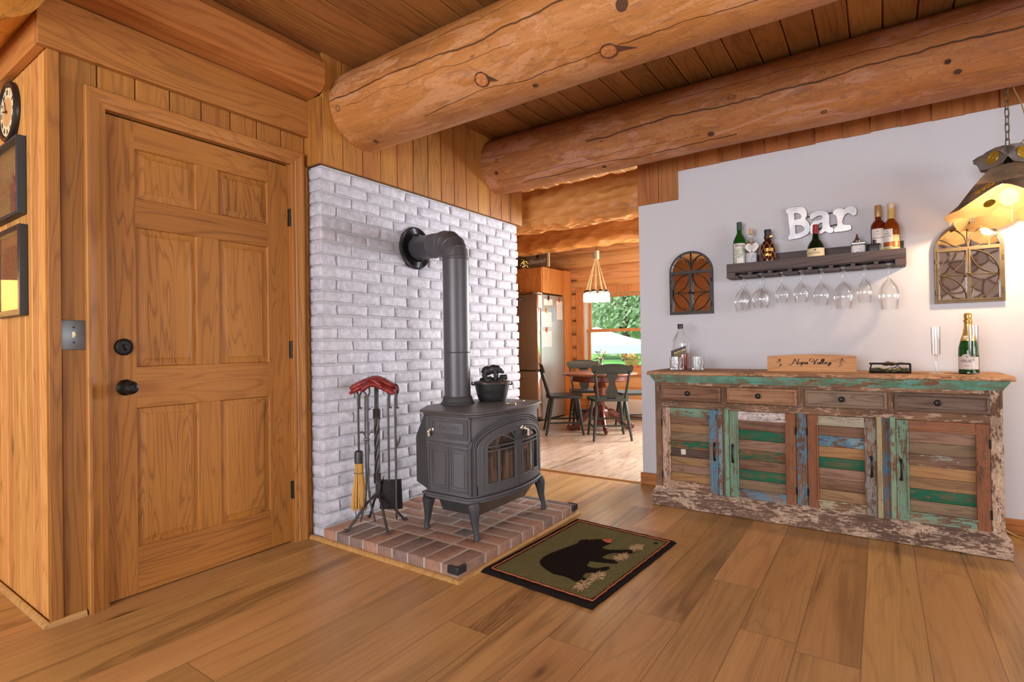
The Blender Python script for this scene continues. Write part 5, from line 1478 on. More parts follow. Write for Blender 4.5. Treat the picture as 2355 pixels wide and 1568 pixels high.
for gx, gz, sg in ((-.166, .052, 1), (.163, .054, -1)):
    b = B()
    for k in range(13):
        u = gx + sg*rs.uniform(-.012, .014); v = gz - .004 + rs.uniform(-.020, .012)
        u += sg*(gz-v)*.25
        rr = rs.uniform(.0024, .0036)
        prism(b, [circle((u, v), rr, 10), circle((u, v), rr*.62, 10)], lambda p, q: (-.346+p, y-.0002, .870+q), (0, -.0005, 0))
    for k in range(7):
        a = rs.uniform(0, pi); L = rs.uniform(.008, .016)
        nib(b, [(gx+sg*.004, gz+.008), (gx+sg*.004+L*.6*cos(a), gz+.010+L*.4*sin(a)), (gx+sg*.004+L*cos(a), gz+.008+L*sin(a))], lambda p, q: (-.346+p, y-.0002, .870+q), .003, 40, (0, -.0006, 0))
    part('grape_motif', b, burnt, npl)

# wire and glass tray
bk = thing('wire_basket', 'small black wire leaf tray with coloured glass, right of the plank sign', 'tray', (.037, 3.60, TZ))
b = B(); xa, xb, ya, yb = -.055, .128, 3.55, 3.66
for z in (TZ+.003, TZ+.050):
    tube(b, spline([(xa, ya, z), (xb, ya, z), (xb, yb, z), (xa, yb, z)], 1, True), .0032, 8, closed=True)
for px, py in ((xa, ya), (xb, ya), (xb, yb), (xa, yb)): tube(b, spline([(px, py, TZ+.003), (px+(.006 if px < 0 else 0), py, TZ+.035), (px+(.012 if px < 0 else 0), py, TZ+.050)], 4), .0032, 8)
tube(b, spline([(.02, ya, TZ+.003), (.045, ya-.002, TZ+.022), (.08, ya, TZ+.05)], 5), .002, 6); tube(b, spline([(.06, ya, TZ+.05), (.085, ya, TZ+.03), (.10, ya, TZ+.003)], 5), .002, 6)
tube(b, spline([(xa, ya, TZ+.027), (0, ya-.002, TZ+.018), (.05, ya, TZ+.03), (xb, ya, TZ+.024)], 6), .002, 6)
tube(b, spline([(.005, 3.60, TZ+.05), (.03, 3.60, TZ+.060), (.055, 3.60, TZ+.052), (.09, 3.6, TZ+.055), (.12, 3.6, TZ+.05)], 6), .0026, 6)
part('wire_frame', b, M['blk'], bk)
g = G('marbled_glass'); p = g.coord(); n = g.noise(p, 22.0, 3.0, .5, 2.0)
b = B(); grid(b, 20, 10, lambda u, v: (xa+.006+(xb-xa-.012)*u, ya+.004+(yb-ya-.008)*v, TZ+.006+.018*abs(2*v-1)**2+.004*sin(u*9)))
part('glass_dish', b, g.done(g.ramp(n, [(.3, rgb(54, 66, 50)), (.45, rgb(98, 120, 76)), (.55, rgb(212, 180, 120)), (.66, rgb(90, 96, 96))]), .12), bk, 'green and amber glass dish')
b = B()
for k in range(16):
    a = 2*pi*k/16; tube(b, [(.035, 3.585, TZ+.046), (.035+.020*cos(a), 3.585+.012*sin(a), TZ+.049+.006*sin(k*1.7)), (.035+.032*cos(a), 3.585+.018*sin(a), TZ+.044+.005*sin(k*2.3))], [.004, .0055, .001], 5)
part('leaf_knot', b, plain('bronze_leaf', rgb(92, 72, 56), .45, .5, var=.2), bk)

def flute(x, y, label):
    t = thing('champagne_flute', label, 'glass', (x, y, TZ), group='clear champagne flutes on the sideboard')
    b = B(); lathe(b, [(0, .001), (.030, .001), (.031, .003), (.012, .006), (.0045, .012), (.0038, .055), (.0045, .088), (.009, .094), (.0195, .098), (.0205, .104), (.0215, .246), (.0205, .246), (.0195, .106), (.018, .102), (0, .100)], (x, y, TZ), 32)
    part('bowl', b, clear, t)
flute(.238, 3.60, 'tall straight champagne flute standing alone left of the champagne bottle')
flute(.386, 3.56, 'tall straight champagne flute in front of the green champagne bottle')
x, y = .372, 3.62
chm = G('champagne_green'); fr = chm.N('LayerWeight', {'Blend': .2}, o=0)
green = thinglass('green_glass', rgb(58, 138, 40), 1.2, .38, rgb(38, 104, 30))
dgreen = thinglass('dark_green_glass', rgb(34, 70, 28), 1.2, .5, rgb(18, 40, 16))
t = bottle('champagne_bottle', 'green champagne bottle with gold foil neck and pale label', x, y, TZ,
   [(0, .010), (.03, .002), (.039, .001), (.042, .006), (.0425, .10), (.041, .135), (.033, .17), (.022, .205), (.016, .24), (.015, .262)], green)
b = B(); lathe(b, [(.0426, .012), (.0430, .010), (.0430, .004), (.040, .0005), (0, .0005)], (x, y, TZ), 32)
lathe(b, [(.0385, .008), (.0395, .004), (.0398, .028), (.0395, .028)], (x, y, TZ), 32); part('dark_base', b, plain('bottle_base', rgb(26, 34, 26), .2), t)
b = B(); lathe(b, [(.0335, .170), (.0338, .172), (.0232, .205), (.0172, .240), (.0162, .262), (.0185, .268), (.0188, .276), (.0150, .282), (.0158, .288), (.0172, .294), (.0168, .305), (.0130, .312), (0, .314)], (x, y, TZ), 32); part('foil', b, gold, t, 'gold foil neck')
b = B()
a0, a1 = -pi/2-1.35, -pi/2+1.0
rows = []
for k in range(31):
    u = k/30; a = a0+(a1-a0)*u; zt = .088 + .014*max(0, 1-((u-.42)/.22)**2)
    rows.append([b.verts.new((x+.0431*cos(a), y+.0431*sin(a), TZ+z)) for z in (.024, zt)])
for A, C in zip(rows, rows[1:]): b.faces.new([A[0], C[0], C[1], A[1]])
lb = part('label_paper', b, plain('pale_label', rgb(216, 200, 190), .6), t)
letter(lb, 'GRUET', x, y, TZ+.066, .0431, .0185, ink, -pi/2-.25)
letter(lb, 'BRUT', x, y, TZ+.042, .0431, .007, ink, -pi/2-.25); letter(lb, 'A', x, y, TZ+.088, .0431, .012, ink, -pi/2-.25)
b = B(); lathe(b, [(.0306, .176), (.0310, .176), (.0262, .194), (.0258, .194)], (x, y, TZ), 32); nb_ = part('neck_label', b, plain('pale_band', rgb(206, 196, 160), .5), t)
letter(nb_, 'XXIII', x, y, TZ+.185, .0288, .010, ink, -pi/2+.35)
b = B(); c_ = V((x-.014, y-.030, TZ+.186)); ball(b, c_, (.011, .004, .011), 14, 10); part('seal', b, plain('pale_seal', rgb(214, 200, 150), .5), t)

# ------------------------------------------------------------------ wall rack with bottles and stemware
SX0, SX1 = -.832, .125; FY = 3.722; BY = YC-.001
rk = wood('stained_rack', rgb(40, 32, 32), rgb(84, 70, 68), rgb(112, 94, 86), 'x', knots=.3, ring=.8, rough=.6, bumps=.2)
rack = thing('wine_rack_shelf', 'dark stained plank wall shelf holding bottles above and hanging glasses below', 'shelf', ((SX0+SX1)/2, 3.79, 1.467))
b = B(); bx(b, SX0, FY, 1.504, SX1, FY+.018, 1.562); part('front_rail', b, rk, rack, bevel=.002)
b = B(); bx(b, SX0+.004, FY+.018, 1.500, SX1-.004, BY, 1.514); part('shelf_board', b, rk, rack)
b = B(); bx(b, -.672, BY-.018, 1.514, SX1-.006, BY, 1.622); part('back_board', b, rk, rack, bevel=.002)
for x0, x1 in ((SX0, SX0+.052), (SX1-.052, SX1)):
    b = B(); bx(b, x0, FY, 1.468, x1, BY, 1.5035); part('end_block', b, rk, rack, bevel=.002)
GX = [-.750, -.634, -.513, -.406, -.296, -.182, -.074, .044]
mids = [(a+c_)/2 for a, c_ in zip(GX, GX[1:])]
edges = [SX0+.052] + sum([[g_-.012, g_+.012] for g_ in GX], []) + [SX1-.052]
for x0, x1 in zip(edges[::2], edges[1::2]):
    if x1-x0 > .004:
        b = B(); bx(b, x0, FY+.010, 1.468, x1, BY, 1.482); part('glass_rail', b, rk, rack, bevel=.001)
for x in mids:
    b = B(); bx(b, x-.011, FY+.006, 1.482, x+.011, BY, 1.5005); part('spacer', b, rk, rack)
def wineglass(x, y, zt, zb0, zb1, r, label):
    """hangs upside down: foot at zt, bowl from zb0 down to rim zb1"""
    t = thing('wine_glass', label, 'wine glass', (x, y, zb1), group='stem glasses hanging under the wall shelf')
    H = zb0-zb1; k = r
    prof = [(0, zt+.004), (k*.78, zt+.0035), (k*.80, zt+.001), (.010, zt-.004), (.0048, zt-.012), (.0038, (zt+zb0)/2), (.0045, zb0+.012), (.010, zb0+.003), (k*.48, zb0-H*.08), (k*.82, zb0-H*.24), (k, zb0-H*.48), (k*.97, zb0-H*.68), (k*.80, zb1), (k*.78, zb1), (k*.95, zb0-H*.68), (k*.975, zb0-H*.48), (k*.80, zb0-H*.25), (k*.46, zb0-H*.10), (0, zb0-H*.02)]
    prof = prof[:6] + [(p_.x, p_.y) for p_ in spline(prof[6:13], 6)]
    b = B(); lathe(b, prof, (x, y, 0), 40); part('bowl', b, clear, t)
gl = [(1.390, 1.249, .0420, 'first hanging wine glass from the left end of the shelf, wide bowled'), (1.387, 1.267, .0525, 'second hanging wine glass from the left end, broad round bowl'),
      (1.399, 1.295, .0380, 'smallest hanging glass, third from the left end of the shelf'), (1.404, 1.291, .0425, 'fourth hanging glass from the left, short bowl'),
      (1.398, 1.267, .0430, 'fifth hanging wine glass from the left, beneath the cream-labelled whiskey bottle'), (1.394, 1.241, .0520, 'sixth hanging glass from the left, with a large bowl'),
      (1.402, 1.269, .0400, 'seventh hanging glass from the left, slim bowl, under the dark flask'), (1.395, 1.224, .0515, 'last hanging wine glass at the right end, largest bowl, lamp-lit')]
for i_, (x, (a, c_, r, l)) in enumerate(zip(GX, gl)): wineglass(x, (3.752 if i_ < 2 else 3.775 if r < .045 else 3.785), 1.4835, a, c_, r, l)
wineglass(-.746, 3.834, 1.4835, 1.398, 1.262, .030, 'slim hanging glass half hidden behind the first glass on the left')
wineglass(-.630, 3.838, 1.4835, 1.392, 1.272, .025, 'slim hanging glass half hidden behind the second, broad glass')

RZ = 1.5145; RY = 3.785
cork = plain('cork', rgb(206, 168, 118), .8, var=.25, scale=90)
# 1 green wine bottle
x = -.761
t = bottle('wine_bottle', 'tall green wine bottle with engraved white label at the left end of the shelf', x, RY, RZ, [(0, .012), (.03, .002), (.037, .001), (.040, .006), (.0405, .185), (.038, .205), (.026, .232), (.016, .250), (.0142, .270), (.0142, .315)], green)
band(t, 'capsule', x, RY, RZ+.272, RZ+.326, .0150, plain('green_capsule', rgb(36, 66, 50), .4)); 
b = B(); lathe(b, [(0, .3265), (.0150, .3265), (.0156, .322)], (x, RY, RZ), 24); part('capsule_top', b, plain('green_capsule_top', rgb(36, 66, 50), .4), t)
g = G('engraved_label'); p = g.coord(); n = g.sm(g.noise(p, 170.0, 3.0, .6, 1.5), .44, .52)
lb = band(t, 'label_paper', x, RY, RZ+.012, RZ+.182, .0406, g.done(g.mix(n, rgb(128, 132, 116), rgb(212, 216, 200)), .6), -pi/2-.85, -pi/2+1.25)
lp_ = B(); lathe(lp_, [(.0413, .150), (.0417, .150), (.0417, .180), (.0413, .180)], (x, RY, RZ), 30, a0=-pi/2-.75, a1=-pi/2+1.15); pl_ = part('label_panel', lp_, paper, t)
letter(pl_, 'BRILL', x, RY, RZ+.166, .0418, .024, ink, -pi/2+.15)
lp_ = B(); lathe(lp_, [(.0413, .030), (.0417, .030), (.0417, .086), (.0413, .086)], (x, RY, RZ), 30, a0=-pi/2-.25, a1=-pi/2+.75); part('label_panel', lp_, paper, t)
# 2 clear bottle with cork
x = -.690
t = bottle('corked_bottle', 'clear bottle with cork stopper and a heart tag hung round its neck', x, RY, RZ, [(0, .010), (.03, .002), (.034, .001), (.0365, .006), (.0365, .155), (.033, .178), (.017, .195), (.0095, .205), (.0095, .238)], clear)
b = B(); lathe(b, [(0, .236), (.0085, .236), (.0100, .238), (.0112, .262), (.0110, .277), (0, .278)], (x, RY, RZ), 20); part('cork', b, cork, t)
band(t, 'label_paper', x, RY, RZ+.004, RZ+.112, .0366, plain('grey_label', rgb(196, 194, 200), .6), -pi/2-.9, -pi/2+1.2)
b = B(); rs = random.Random(21)
for k in range(16): text(b, '*', .02, wrap(x, RY, RZ+.03+rs.uniform(0, .06), .0368, -pi/2+rs.uniform(.1, .9)))
part('flower_print', b, plain('print_grey', rgb(110, 112, 118), .7), t)
band(t, 'liquor', x, RY, RZ+.158, RZ+.186, .0150, plain('amber_collar', rgb(150, 96, 56), .4))
# heart tag
hx, hz, hy = -.690+.0125, 1.655, RY-.044
hp = []
for k in range(40):
    a = 2*pi*k/40; hp.append((hx+.041*sin(a)**3, hz+.0026*(13*cos(a)-5*cos(2*a)-2*cos(3*a)-cos(4*a))))
ht = thing('heart_tag', 'white heart-shaped tag with a verse hanging on the corked bottle', 'tag', (hx, hy, 1.612))
b = B(); prism(b, [hp], lambda u, v: (u, hy, v), (0, -.004, 0)); part('heart', b, plain('white_heart', rgb(226, 220, 214), .6), ht, bevel=.001)
b = B()
for i, w in enumerate((.040, .046, .034, .028, .016)):
    z = hz+.020-.0085*i; q = -w/2
    while q < w/2:
        L = rs.uniform(.0035, .008); bx(b, hx+q, hy-.0046, z-.0011, min(hx+q+L, hx+w/2), hy-.0039, z+.0011); q += L+.0016
text(b, '\u2665', .010, lambda u, v: (hx+u, hy-.0043, hz-.026+v))
part('verse', b, ink, ht)
b = B(); tube(b, spline([(hx, hy-.002, 1.690), (hx-.006, hy+.010, 1.716), (x-.011, RY-.004, 1.725), (x, RY+.011, 1.727), (x+.011, RY-.002, 1.724), (hx+.006, hy+.012, 1.714), (hx, hy-.002, 1.690)], 5), .0009, 5); part('string', b, cork, ht)
# 3 netted rum bottle
x = -.590
amber = thinglass('rum', rgb(120, 48, 22), 1.2, .5, rgb(84, 30, 14))
t = bottle('rum_bottle', 'squat brown bottle in a gold diamond net with 1888 in gold', x, RY, RZ, [(0, .008), (.036, .002), (.040, .001), (.043, .006), (.045, .06), (.0445, .12), (.041, .150), (.030, .176), (.019, .186), (.0185, .200)], amber)
b = B(); lathe(b, [(.0215, .196), (.0225, .198), (.0225, .214), (.0185, .217), (.0195, .222), (.0215, .250), (.0205, .254), (0, .254)], (x, RY, RZ), 24); part('stopper', b, plain('black_stopper', rgb(42, 38, 40), .5, bump=.3, scale=90), t)
b = B(); bx(b, x+.012, RY-.022, RZ+.199, x+.031, RY-.005, RZ+.214); part('seal_tab', b, gold, t, bevel=.002)
rad = lambda z: .0458 if z < .12 else .0458*max(.0, 1-((z-.12)/.095)**2)**.5
b = B()
for s in (-1, 1):
    for k in range(8):
        a0 = 2*pi*k/8
        tube(b, [(x+(rad(z)+.0006)*cos(a0+s*z*14), RY+(rad(z)+.0006)*sin(a0+s*z*14), RZ+z) for z in [.004+.168*i/18 for i in range(19)]], .0009, 5)
part('net', b, plain('pale_gold_wire', rgb(214, 176, 140), .4, .3), t)
letter(t, '1888', x, RY, RZ+.118, .0455, .028, goldink, -pi/2+.22, bold=.0008)
b = B(); 
for k, u in enumerate((-.012, .0, .012)): text(b, '\u25c6', .017, wrap(x, RY, RZ+.084, .0457, -pi/2+.2+u/.0457, .001))
prism(b, [circle((.009-.006, .09), .006, 8)], wrap(x, RY, RZ, .0457, -pi/2), (0, 0, 0.0001)); part('crest', b, goldink, t)
# 4 green pot-still bottle
x = -.320
t = bottle('whiskey_bottle', 'dark green round-shouldered bottle, red capsule and cream label, mid shelf', x, RY-.01, RZ, [(0, .010), (.038, .002), (.044, .001), (.0475, .006), (.0480, .085), (.045, .112), (.034, .138), (.021, .155), (.0172, .172), (.0150, .196)], dgreen)
b = B(); lathe(b, [(.0158, .190), (.0158, .218), (.0145, .236), (.0150, .244), (.0142, .247), (0, .247)], (x, RY-.01, RZ), 24); cp = part('capsule', b, plain('red_capsule', rgb(150, 30, 36), .45), t, 'red capsule')
lb = band(t, 'label_paper', x, RY-.01, RZ+.010, RZ+.098, .0481, cream, -pi/2-1.4, -pi/2+1.3)
letter(lb, 'REDBREAST', x, RY-.01, RZ+.068, .0482, .0135, ink, -pi/2-.05)
b = B(); f5 = wrap(x, RY-.01, RZ+.086, .0484, -pi/2-.05); prism(b, [[(-.011, -.004), (-.003, -.001), (.004, .007), (.007, .006), (.006, .002), (.008, -.005), (.003, -.002), (-.002, -.005)]], f5, (0, -.0003, 0)); part('bird_mark', b, ink, lb)
# 5, 6 amber bottles at the right end
x = -.001
whis = thinglass('amber_whisky', rgb(176, 74, 30), 1.2, .45, rgb(134, 52, 20))
t = bottle('scotch_bottle', 'reddish amber bottle with brown and gold stopper, behind the dark flask', x, RY+.012, RZ, [(0, .010), (.03, .002), (.034, .001), (.0365, .006), (.038, .16), (.0385, .190), (.036, .206), (.024, .226), (.0155, .234), (.015, .255)], whis)
b = B(); lathe(b, [(.0165, .250), (.0172, .252), (.0172, .316), (.0155, .319), (0, .319)], (x, RY+.012, RZ), 24); part('stopper', b, plain('brown_stopper', rgb(176, 138, 92), .4, .3), t)
lb = band(t, 'label_paper', x, RY+.012, RZ+.030, RZ+.178, .0388, paper, -pi/2-.95, -pi/2+.95)
letter(lb, 'THE', x, RY+.012, RZ+.142, .0390, .008, ink); letter(lb, 'MACALLAN', x, RY+.012, RZ+.124, .0390, .0125, ink); letter(lb, '\u2022', x, RY+.012, RZ+.160, .0390, .022, ink)
x = .060; y = RY-.005
whis2 = thinglass('honey_whisky', rgb(206, 116, 36), 1.2, .42, rgb(172, 88, 24))
t = bottle('bourbon_bottle', 'tallest amber bottle at the right end with a cork top and banded label', x, y, RZ, [(0, .010), (.034, .002), (.038, .001), (.0405, .006), (.041, .165), (.0395, .186), (.031, .206), (.0185, .222), (.0160, .235), (.0135, .275), (.014, .296)], whis2)
b = B(); lathe(b, [(.0142, .285), (.0145, .292), (.0170, .296), (.0175, .312), (.0165, .320), (0, .321)], (x, y, RZ), 24); part('stopper', b, plain('glassy_stopper', rgb(206, 186, 168), .25), t)
band(t, 'neck_wrap', x, y, RZ+.226, RZ+.286, .0168, plain('cream_neck', rgb(196, 168, 104), .5))
lb = band(t, 'label_paper', x, y, RZ+.062, RZ+.166, .0412, paper, -pi/2-1.15, -pi/2+.15)
band(t, 'label_foot', x, y, RZ+.010, RZ+.062, .0413, plain('straw_label', rgb(206, 180, 112), .6), -pi/2-1.15, -pi/2+1.1)
band(t, 'label_band', x, y, RZ+.066, RZ+.092, .0414, plain('copper_band', rgb(176, 104, 52), .4, .4), -pi/2-1.15, -pi/2+1.1)
band(t, 'label_side', x, y, RZ+.093, RZ+.130, .0412, plain('sage_label', rgb(196, 182, 128), .6), -pi/2+.15, -pi/2+1.1)
letter(lb, 'BASIL', x, y, RZ+.140, .0413, .0105, ink, -pi/2-.55); letter(lb, 'HAYDEN', x, y, RZ+.125, .0413, .0105, ink, -pi/2-.55); letter(lb, 'B', x, y, RZ+.155, .0413, .012, ink, -pi/2-.55)
# flasks
def flask(name, label, x, y, w, d, h, m, ext):
    t = thing(name, label, 'flask', (x, y, RZ))
    b = B(); rbox(b, x-w/2, y-d/2, RZ+.0005, x+w/2, y+d/2, RZ+h, d*.42, (6, 5, 5)); part('body', b, m, t, sharp=60, bevel=0)
    return t
t = flask('hip_flask', 'white covered hip flask with a steel funnel standing on it', -.100, 3.765, .074, .026, .096, plain('white_leather', rgb(206, 202, 206), .5), 0)
b = B(); bx(b, -.137, 3.7515, RZ+.096, -.063, 3.7785, RZ+.112); part('steel_rim', b, plain('flask_steel', rgb(150, 146, 146), .3, .8), t, bevel=.004)
b = B(); prism(b, [circle((-.104, RZ+.052), .022, 28), circle((-.104, RZ+.052), .0205, 28)], lambda u, v: (u, 3.7518, v), (0, -.0006, 0)); text(b, 'M', .02, lambda u, v: (-.104+u, 3.7514, RZ+.052+v)); part('emblem', b, plain('pale_print', rgb(140, 138, 144), .6), t)
fn = B(); lathe(fn, [(0.0215, .112), (.0215, .118), (.0205, .119), (.013, .128), (.006, .142), (.0045, .160), (.0035, .160), (0, .15)], (-.106, 3.765, RZ), 20)
solo('steel_funnel', fn, plain('funnel_steel', rgb(138, 122, 108), .3, .85), 'small steel funnel upside down on the white hip flask', 'funnel')
t = flask('hip_flask', 'black hip flask standing in front of the reddish amber bottle', -.022, 3.748, .066, .024, .092, plain('black_leather', rgb(36, 32, 34), .45, bump=.2, scale=120), 0)
b = B(); lathe(b, [(0, .112), (.008, .112), (.009, .110), (.009, .098), (.006, .092), (.006, .089)], (-.022, 3.748, RZ), 18); part('cap', b, plain('black_steel', rgb(50, 46, 48), .3, .6), t)

# ------------------------------------------------------------------ 'Bar' sign
BAR = dict(
 B=[[(-.488,1.891),(-.476,1.9),(-.449,1.904),(-.412,1.9),(-.386,1.891),(-.373,1.868),(-.371,1.839),(-.378,1.816),(-.365,1.798),(-.356,1.768),(-.359,1.737),(-.371,1.72),(-.397,1.708),(-.429,1.701),(-.472,1.7),(-.481,1.711),(-.474,1.726),(-.469,1.738),(-.473,1.795),(-.475,1.833),(-.479,1.865),(-.487,1.875)],
    [(-.442,1.862),(-.417,1.861),(-.403,1.843),(-.408,1.826),(-.427,1.823),(-.44,1.822),(-.441,1.844)], [(-.437,1.785),(-.414,1.784),(-.391,1.77),(-.387,1.754),(-.396,1.742),(-.419,1.735),(-.435,1.732),(-.437,1.758)]],
 a=[[(-.355,1.826),(-.35,1.843),(-.329,1.856),(-.302,1.859),(-.271,1.852),(-.256,1.834),(-.249,1.81),(-.25,1.779),(-.246,1.75),(-.229,1.738),(-.233,1.715),(-.253,1.713),(-.273,1.726),(-.291,1.715),(-.318,1.714),(-.341,1.714),(-.355,1.731),(-.354,1.757),(-.349,1.78),(-.331,1.796),(-.308,1.8),(-.29,1.806),(-.288,1.821),(-.303,1.828),(-.326,1.821),(-.344,1.811),(-.355,1.818)],
    [(-.318,1.752),(-.304,1.777),(-.29,1.782),(-.287,1.764),(-.291,1.744),(-.309,1.73),(-.317,1.734)]],
 r=[[(-.231,1.836),(-.222,1.852),(-.202,1.857),(-.183,1.854),(-.17,1.846),(-.153,1.859),(-.127,1.861),(-.112,1.847),(-.107,1.827),(-.111,1.807),(-.124,1.801),(-.136,1.811),(-.149,1.82),(-.162,1.817),(-.173,1.804),(-.18,1.779),(-.178,1.756),(-.159,1.751),(-.14,1.746),(-.136,1.73),(-.142,1.718),(-.168,1.714),(-.203,1.714),(-.222,1.714),(-.227,1.73),(-.22,1.744),(-.209,1.748),(-.208,1.768),(-.21,1.799),(-.214,1.815),(-.227,1.822)]])
bs = thing('bar_sign', 'distressed white metal sign spelling Bar above the bottle shelf', 'sign', (-.298, YC, 1.70))
g = G('enamel_sheet'); p = g.coord(); n = g.noise(p, 9.0, 3.0, .5)
enamel = g.done(g.mix(g.sm(n, .35, .65), rgb(196, 198, 206), rgb(240, 236, 236)), .25, None, metal=.25)
rust = plain('rusty_rim', rgb(60, 44, 40), .8, .2, var=.3)
rs = random.Random(9)
for k, P in BAR.items():
    P2 = []
    for L in P:
        q = [V((p_.x, p_.y)) for p_ in spline(L, 3, True)]; out = []
        for i in range(len(q)):
            a, c_ = q[i], q[(i+1) % len(q)]; m_ = max(1, int((c_-a).length/.005))
            for j in range(m_):
                w = a.lerp(c_, j/m_); nrm = V((-(c_-a).y, (c_-a).x)).normalized()
                w += nrm*(rs.uniform(-.0006, .0006) if rs.random() > .09 else rs.uniform(-.0036, .0036)); out.append((w.x, w.y))
        P2.append(out)
    b = B(); prism(b, P2, lambda u, v: (u, YC-.024, v), (0, -.0012, 0))
    lt = part('letter', b, enamel, bs)
    b = B()
    for L in P2:
        tube(b, [(u, YC-.0238, v) for u, v in L], .0014, 5, closed=True)
    part('rusty_edge', b, rust, lt)
b = B(); tube(b, [(-.385, YC-.020, 1.829), (-.20, YC-.020, 1.838)], .0028, 8); tube(b, [(-.38, YC-.020, 1.735), (-.19, YC-.020, 1.765)], .0025, 8)
for u, v in ((-.45, 1.88), (-.17, 1.84), (-.30, 1.73)): cyl(b, (u, YC-.022, v), (u, YC, v), .003, n=8)
part('mounting_rod', b, rust, bs)

# ------------------------------------------------------------------ arched mirrors with iron grilles
mirr = G('mirror_glass').done(rgb(226, 226, 228), .02, None, metal=1.0)
def mirror(label, x0, x1, z0, z1, m, fw):
    yb = YC-.001; y = YC-.020; w = x1-x0; r = w/2; zs = z1-r; cx = (x0+x1)/2
    t = thing('arched_mirror', label, 'mirror', (cx, YC, z0))
    arc = lambda q, n=28: [(cx+q*cos(pi*k/n), zs+q*sin(pi*k/n)) for k in range(n+1)]
    b = B(); prism(b, [[(x0, z0), (x1, z0)] + arc(r), [(x0+fw, z0+fw), (x1-fw, z0+fw)] + arc(r-fw)], lambda u, v: (u, yb, v), (0, -.022, 0))
    fr = part('frame', b, m, t, bevel=.002)
    b = B(); prism(b, [[(x0+fw*.5, z0+fw*.5), (x1-fw*.5, z0+fw*.5)] + arc(r-fw*.5)], lambda u, v: (u, yb-.004, v), (0, -.003, 0)); part('mirror_glass', b, mirr, t)
    zt = zs+.006
    def bar(b, a, c_, k=.5): tube(b, [(a[0], y+.002, a[1]), (c_[0], y+.002, c_[1])], fw*k, 6)
    b = B(); bx(b, x0+fw, y, zt-fw*.5, x1-fw, y+.014, zt+fw*.5); bar(b, (cx, zt), (cx, z1-fw), .28)
    q = r-fw
    for s in (-1, 1):
        P = [(cx, y+.003, zt)] ; 
        tube(b, spline([(cx+s*.002, y+.003, zt+.006), (cx+s*q*.10, y+.003, zt+q*.45), (cx+s*q*.35, y+.003, zt+q*.74), (cx+s*q*.60, y+.003, zt+q*.80)], 6), fw*.2, 6)
        tube(b, spline([(cx+s*.006, y+.003, zt+.002), (cx+s*q*.40, y+.003, zt+q*.10), (cx+s*q*.72, y+.003, zt+q*.34), (cx+s*q*.90, y+.003, zt+q*.42)], 6), fw*.2, 6)
    part('fan_grille', b, m, t)
    zb, zh = z0+fw, zt-fw*.5
    for s in (-1, 1):
        a0, a1 = (x0+fw, cx-.0015) if s < 0 else (cx+.0015, x1-fw)
        k = fw*.62
        b = B(); prism(b, [[(a0, zb), (a1, zb), (a1, zh), (a0, zh)], [(a0+k, zb+k), (a1-k, zb+k), (a1-k, zh-k), (a0+k, zh-k)]], lambda u, v: (u, y+.004, v), (0, -.010, 0))
        zm = (zb+zh)/2
        bar(b, (a0+k, zm), (a1-k, zm), .18)
        i0, i1 = (a0+k, a1-k) if s < 0 else (a1-k, a0+k)       # outer, inner edge
        for sg, zz in ((1, zh-k), (-1, zb+k)):
            H = abs(zz-zm); Wd = abs(i1-i0); d = 1 if s < 0 else -1
            C1 = [(i0+d*Wd*(1-cos(t_)), y, zm+sg*H*sin(t_)) for t_ in [pi/2*j/12 for j in range(13)]]
            C2 = [(i0+d*Wd*sin(t_), y, zm+sg*H*(1-cos(t_))) for t_ in [pi/2*j/12 for j in range(13)]]
            tube(b, C1, fw*.18, 6); tube(b, C2, fw*.18, 6)
        dr = part('grille_door', b, m, t, bevel=0)
        if s > 0:
            b = B(); tube(b, spline([(cx-.010, y-.010, zm-.004), (cx-.006, y-.014, zm+.006), (cx+.008, y-.014, zm+.003), (cx+.014, y-.010, zm-.002)], 4), fw*.28, 6)
            for q_ in (-.010, .010): ball(b, (cx+q_, y-.010, zm-.006), fw*.45, 8, 6)
            part('latch', b, m, dr)
    for s, xx in ((-1, x0+fw*.6), (1, x1-fw*.6)):
        for zz in (zb+.05*(z1-z0)/.45, zh-.06*(z1-z0)/.45):
            b = B(); cyl(b, (xx, YC-.024, zz-.012), (xx, YC-.024, zz+.012), fw*.3, n=8); part('hinge', b, m, fr)
bronze = plain('bronze_black', rgb(54, 44, 38), .45, .5, var=.2)
brass = plain('aged_brass', rgb(92, 74, 48), .45, .4, var=.2)
mirror('smaller arched mirror with black iron grille doors left of the bottle shelf', -1.254, -.952, 1.250, 1.697, bronze, .0135)
mirror('arched brass-framed mirror with little doors, below the hanging lamp', .254, .551, 1.247, 1.690, brass, .0125)

# ------------------------------------------------------------------ hanging lamp at the right
LX, LY = .531, 3.565
lm = thing('pendant_lamp', 'patinated copper and mica pendant lamp on a chain at the right edge', 'pendant lamp', (LX, LY, 1.62))
g = G('patina_copper'); p = g.coord(); n = g.noise(p, 7.0, 5.0, .6); n2 = g.noise(p, 26.0, 4.0, .6)
cop = g.mix(g.sm(n, .35, .65), rgb(104, 98, 92), rgb(146, 138, 130)); cop = g.mix(g.math('MULTIPLY', g.sm(n2, .55, .7), .6), cop, rgb(172, 116, 96)); 
copper = g.done(cop, .42, g.bump(n2, .15, .004), metal=.3)
g = G('amber_mica'); p = g.coord(); n = g.noise(p, 16.0, 5.0, .65); mc = g.mix(n, rgb(104, 80, 50), rgb(136, 114, 82))
mica = g.surf(g.N('AddShader', {0: g.N('BsdfTranslucent', {'Color': mc}), 1: g.N('BsdfDiffuse', {'Color': g.mix(.2, mc, (0, 0, 0, 1))})}))
ml = [l for l in g.t.links if l.to_socket == g.out.inputs[0]][0].from_socket
g.surf(g.N('MixShader', {0: .10, 1: ml, 2: g.N('BsdfTransparent', {'Color': rgb(250, 226, 190)})}))
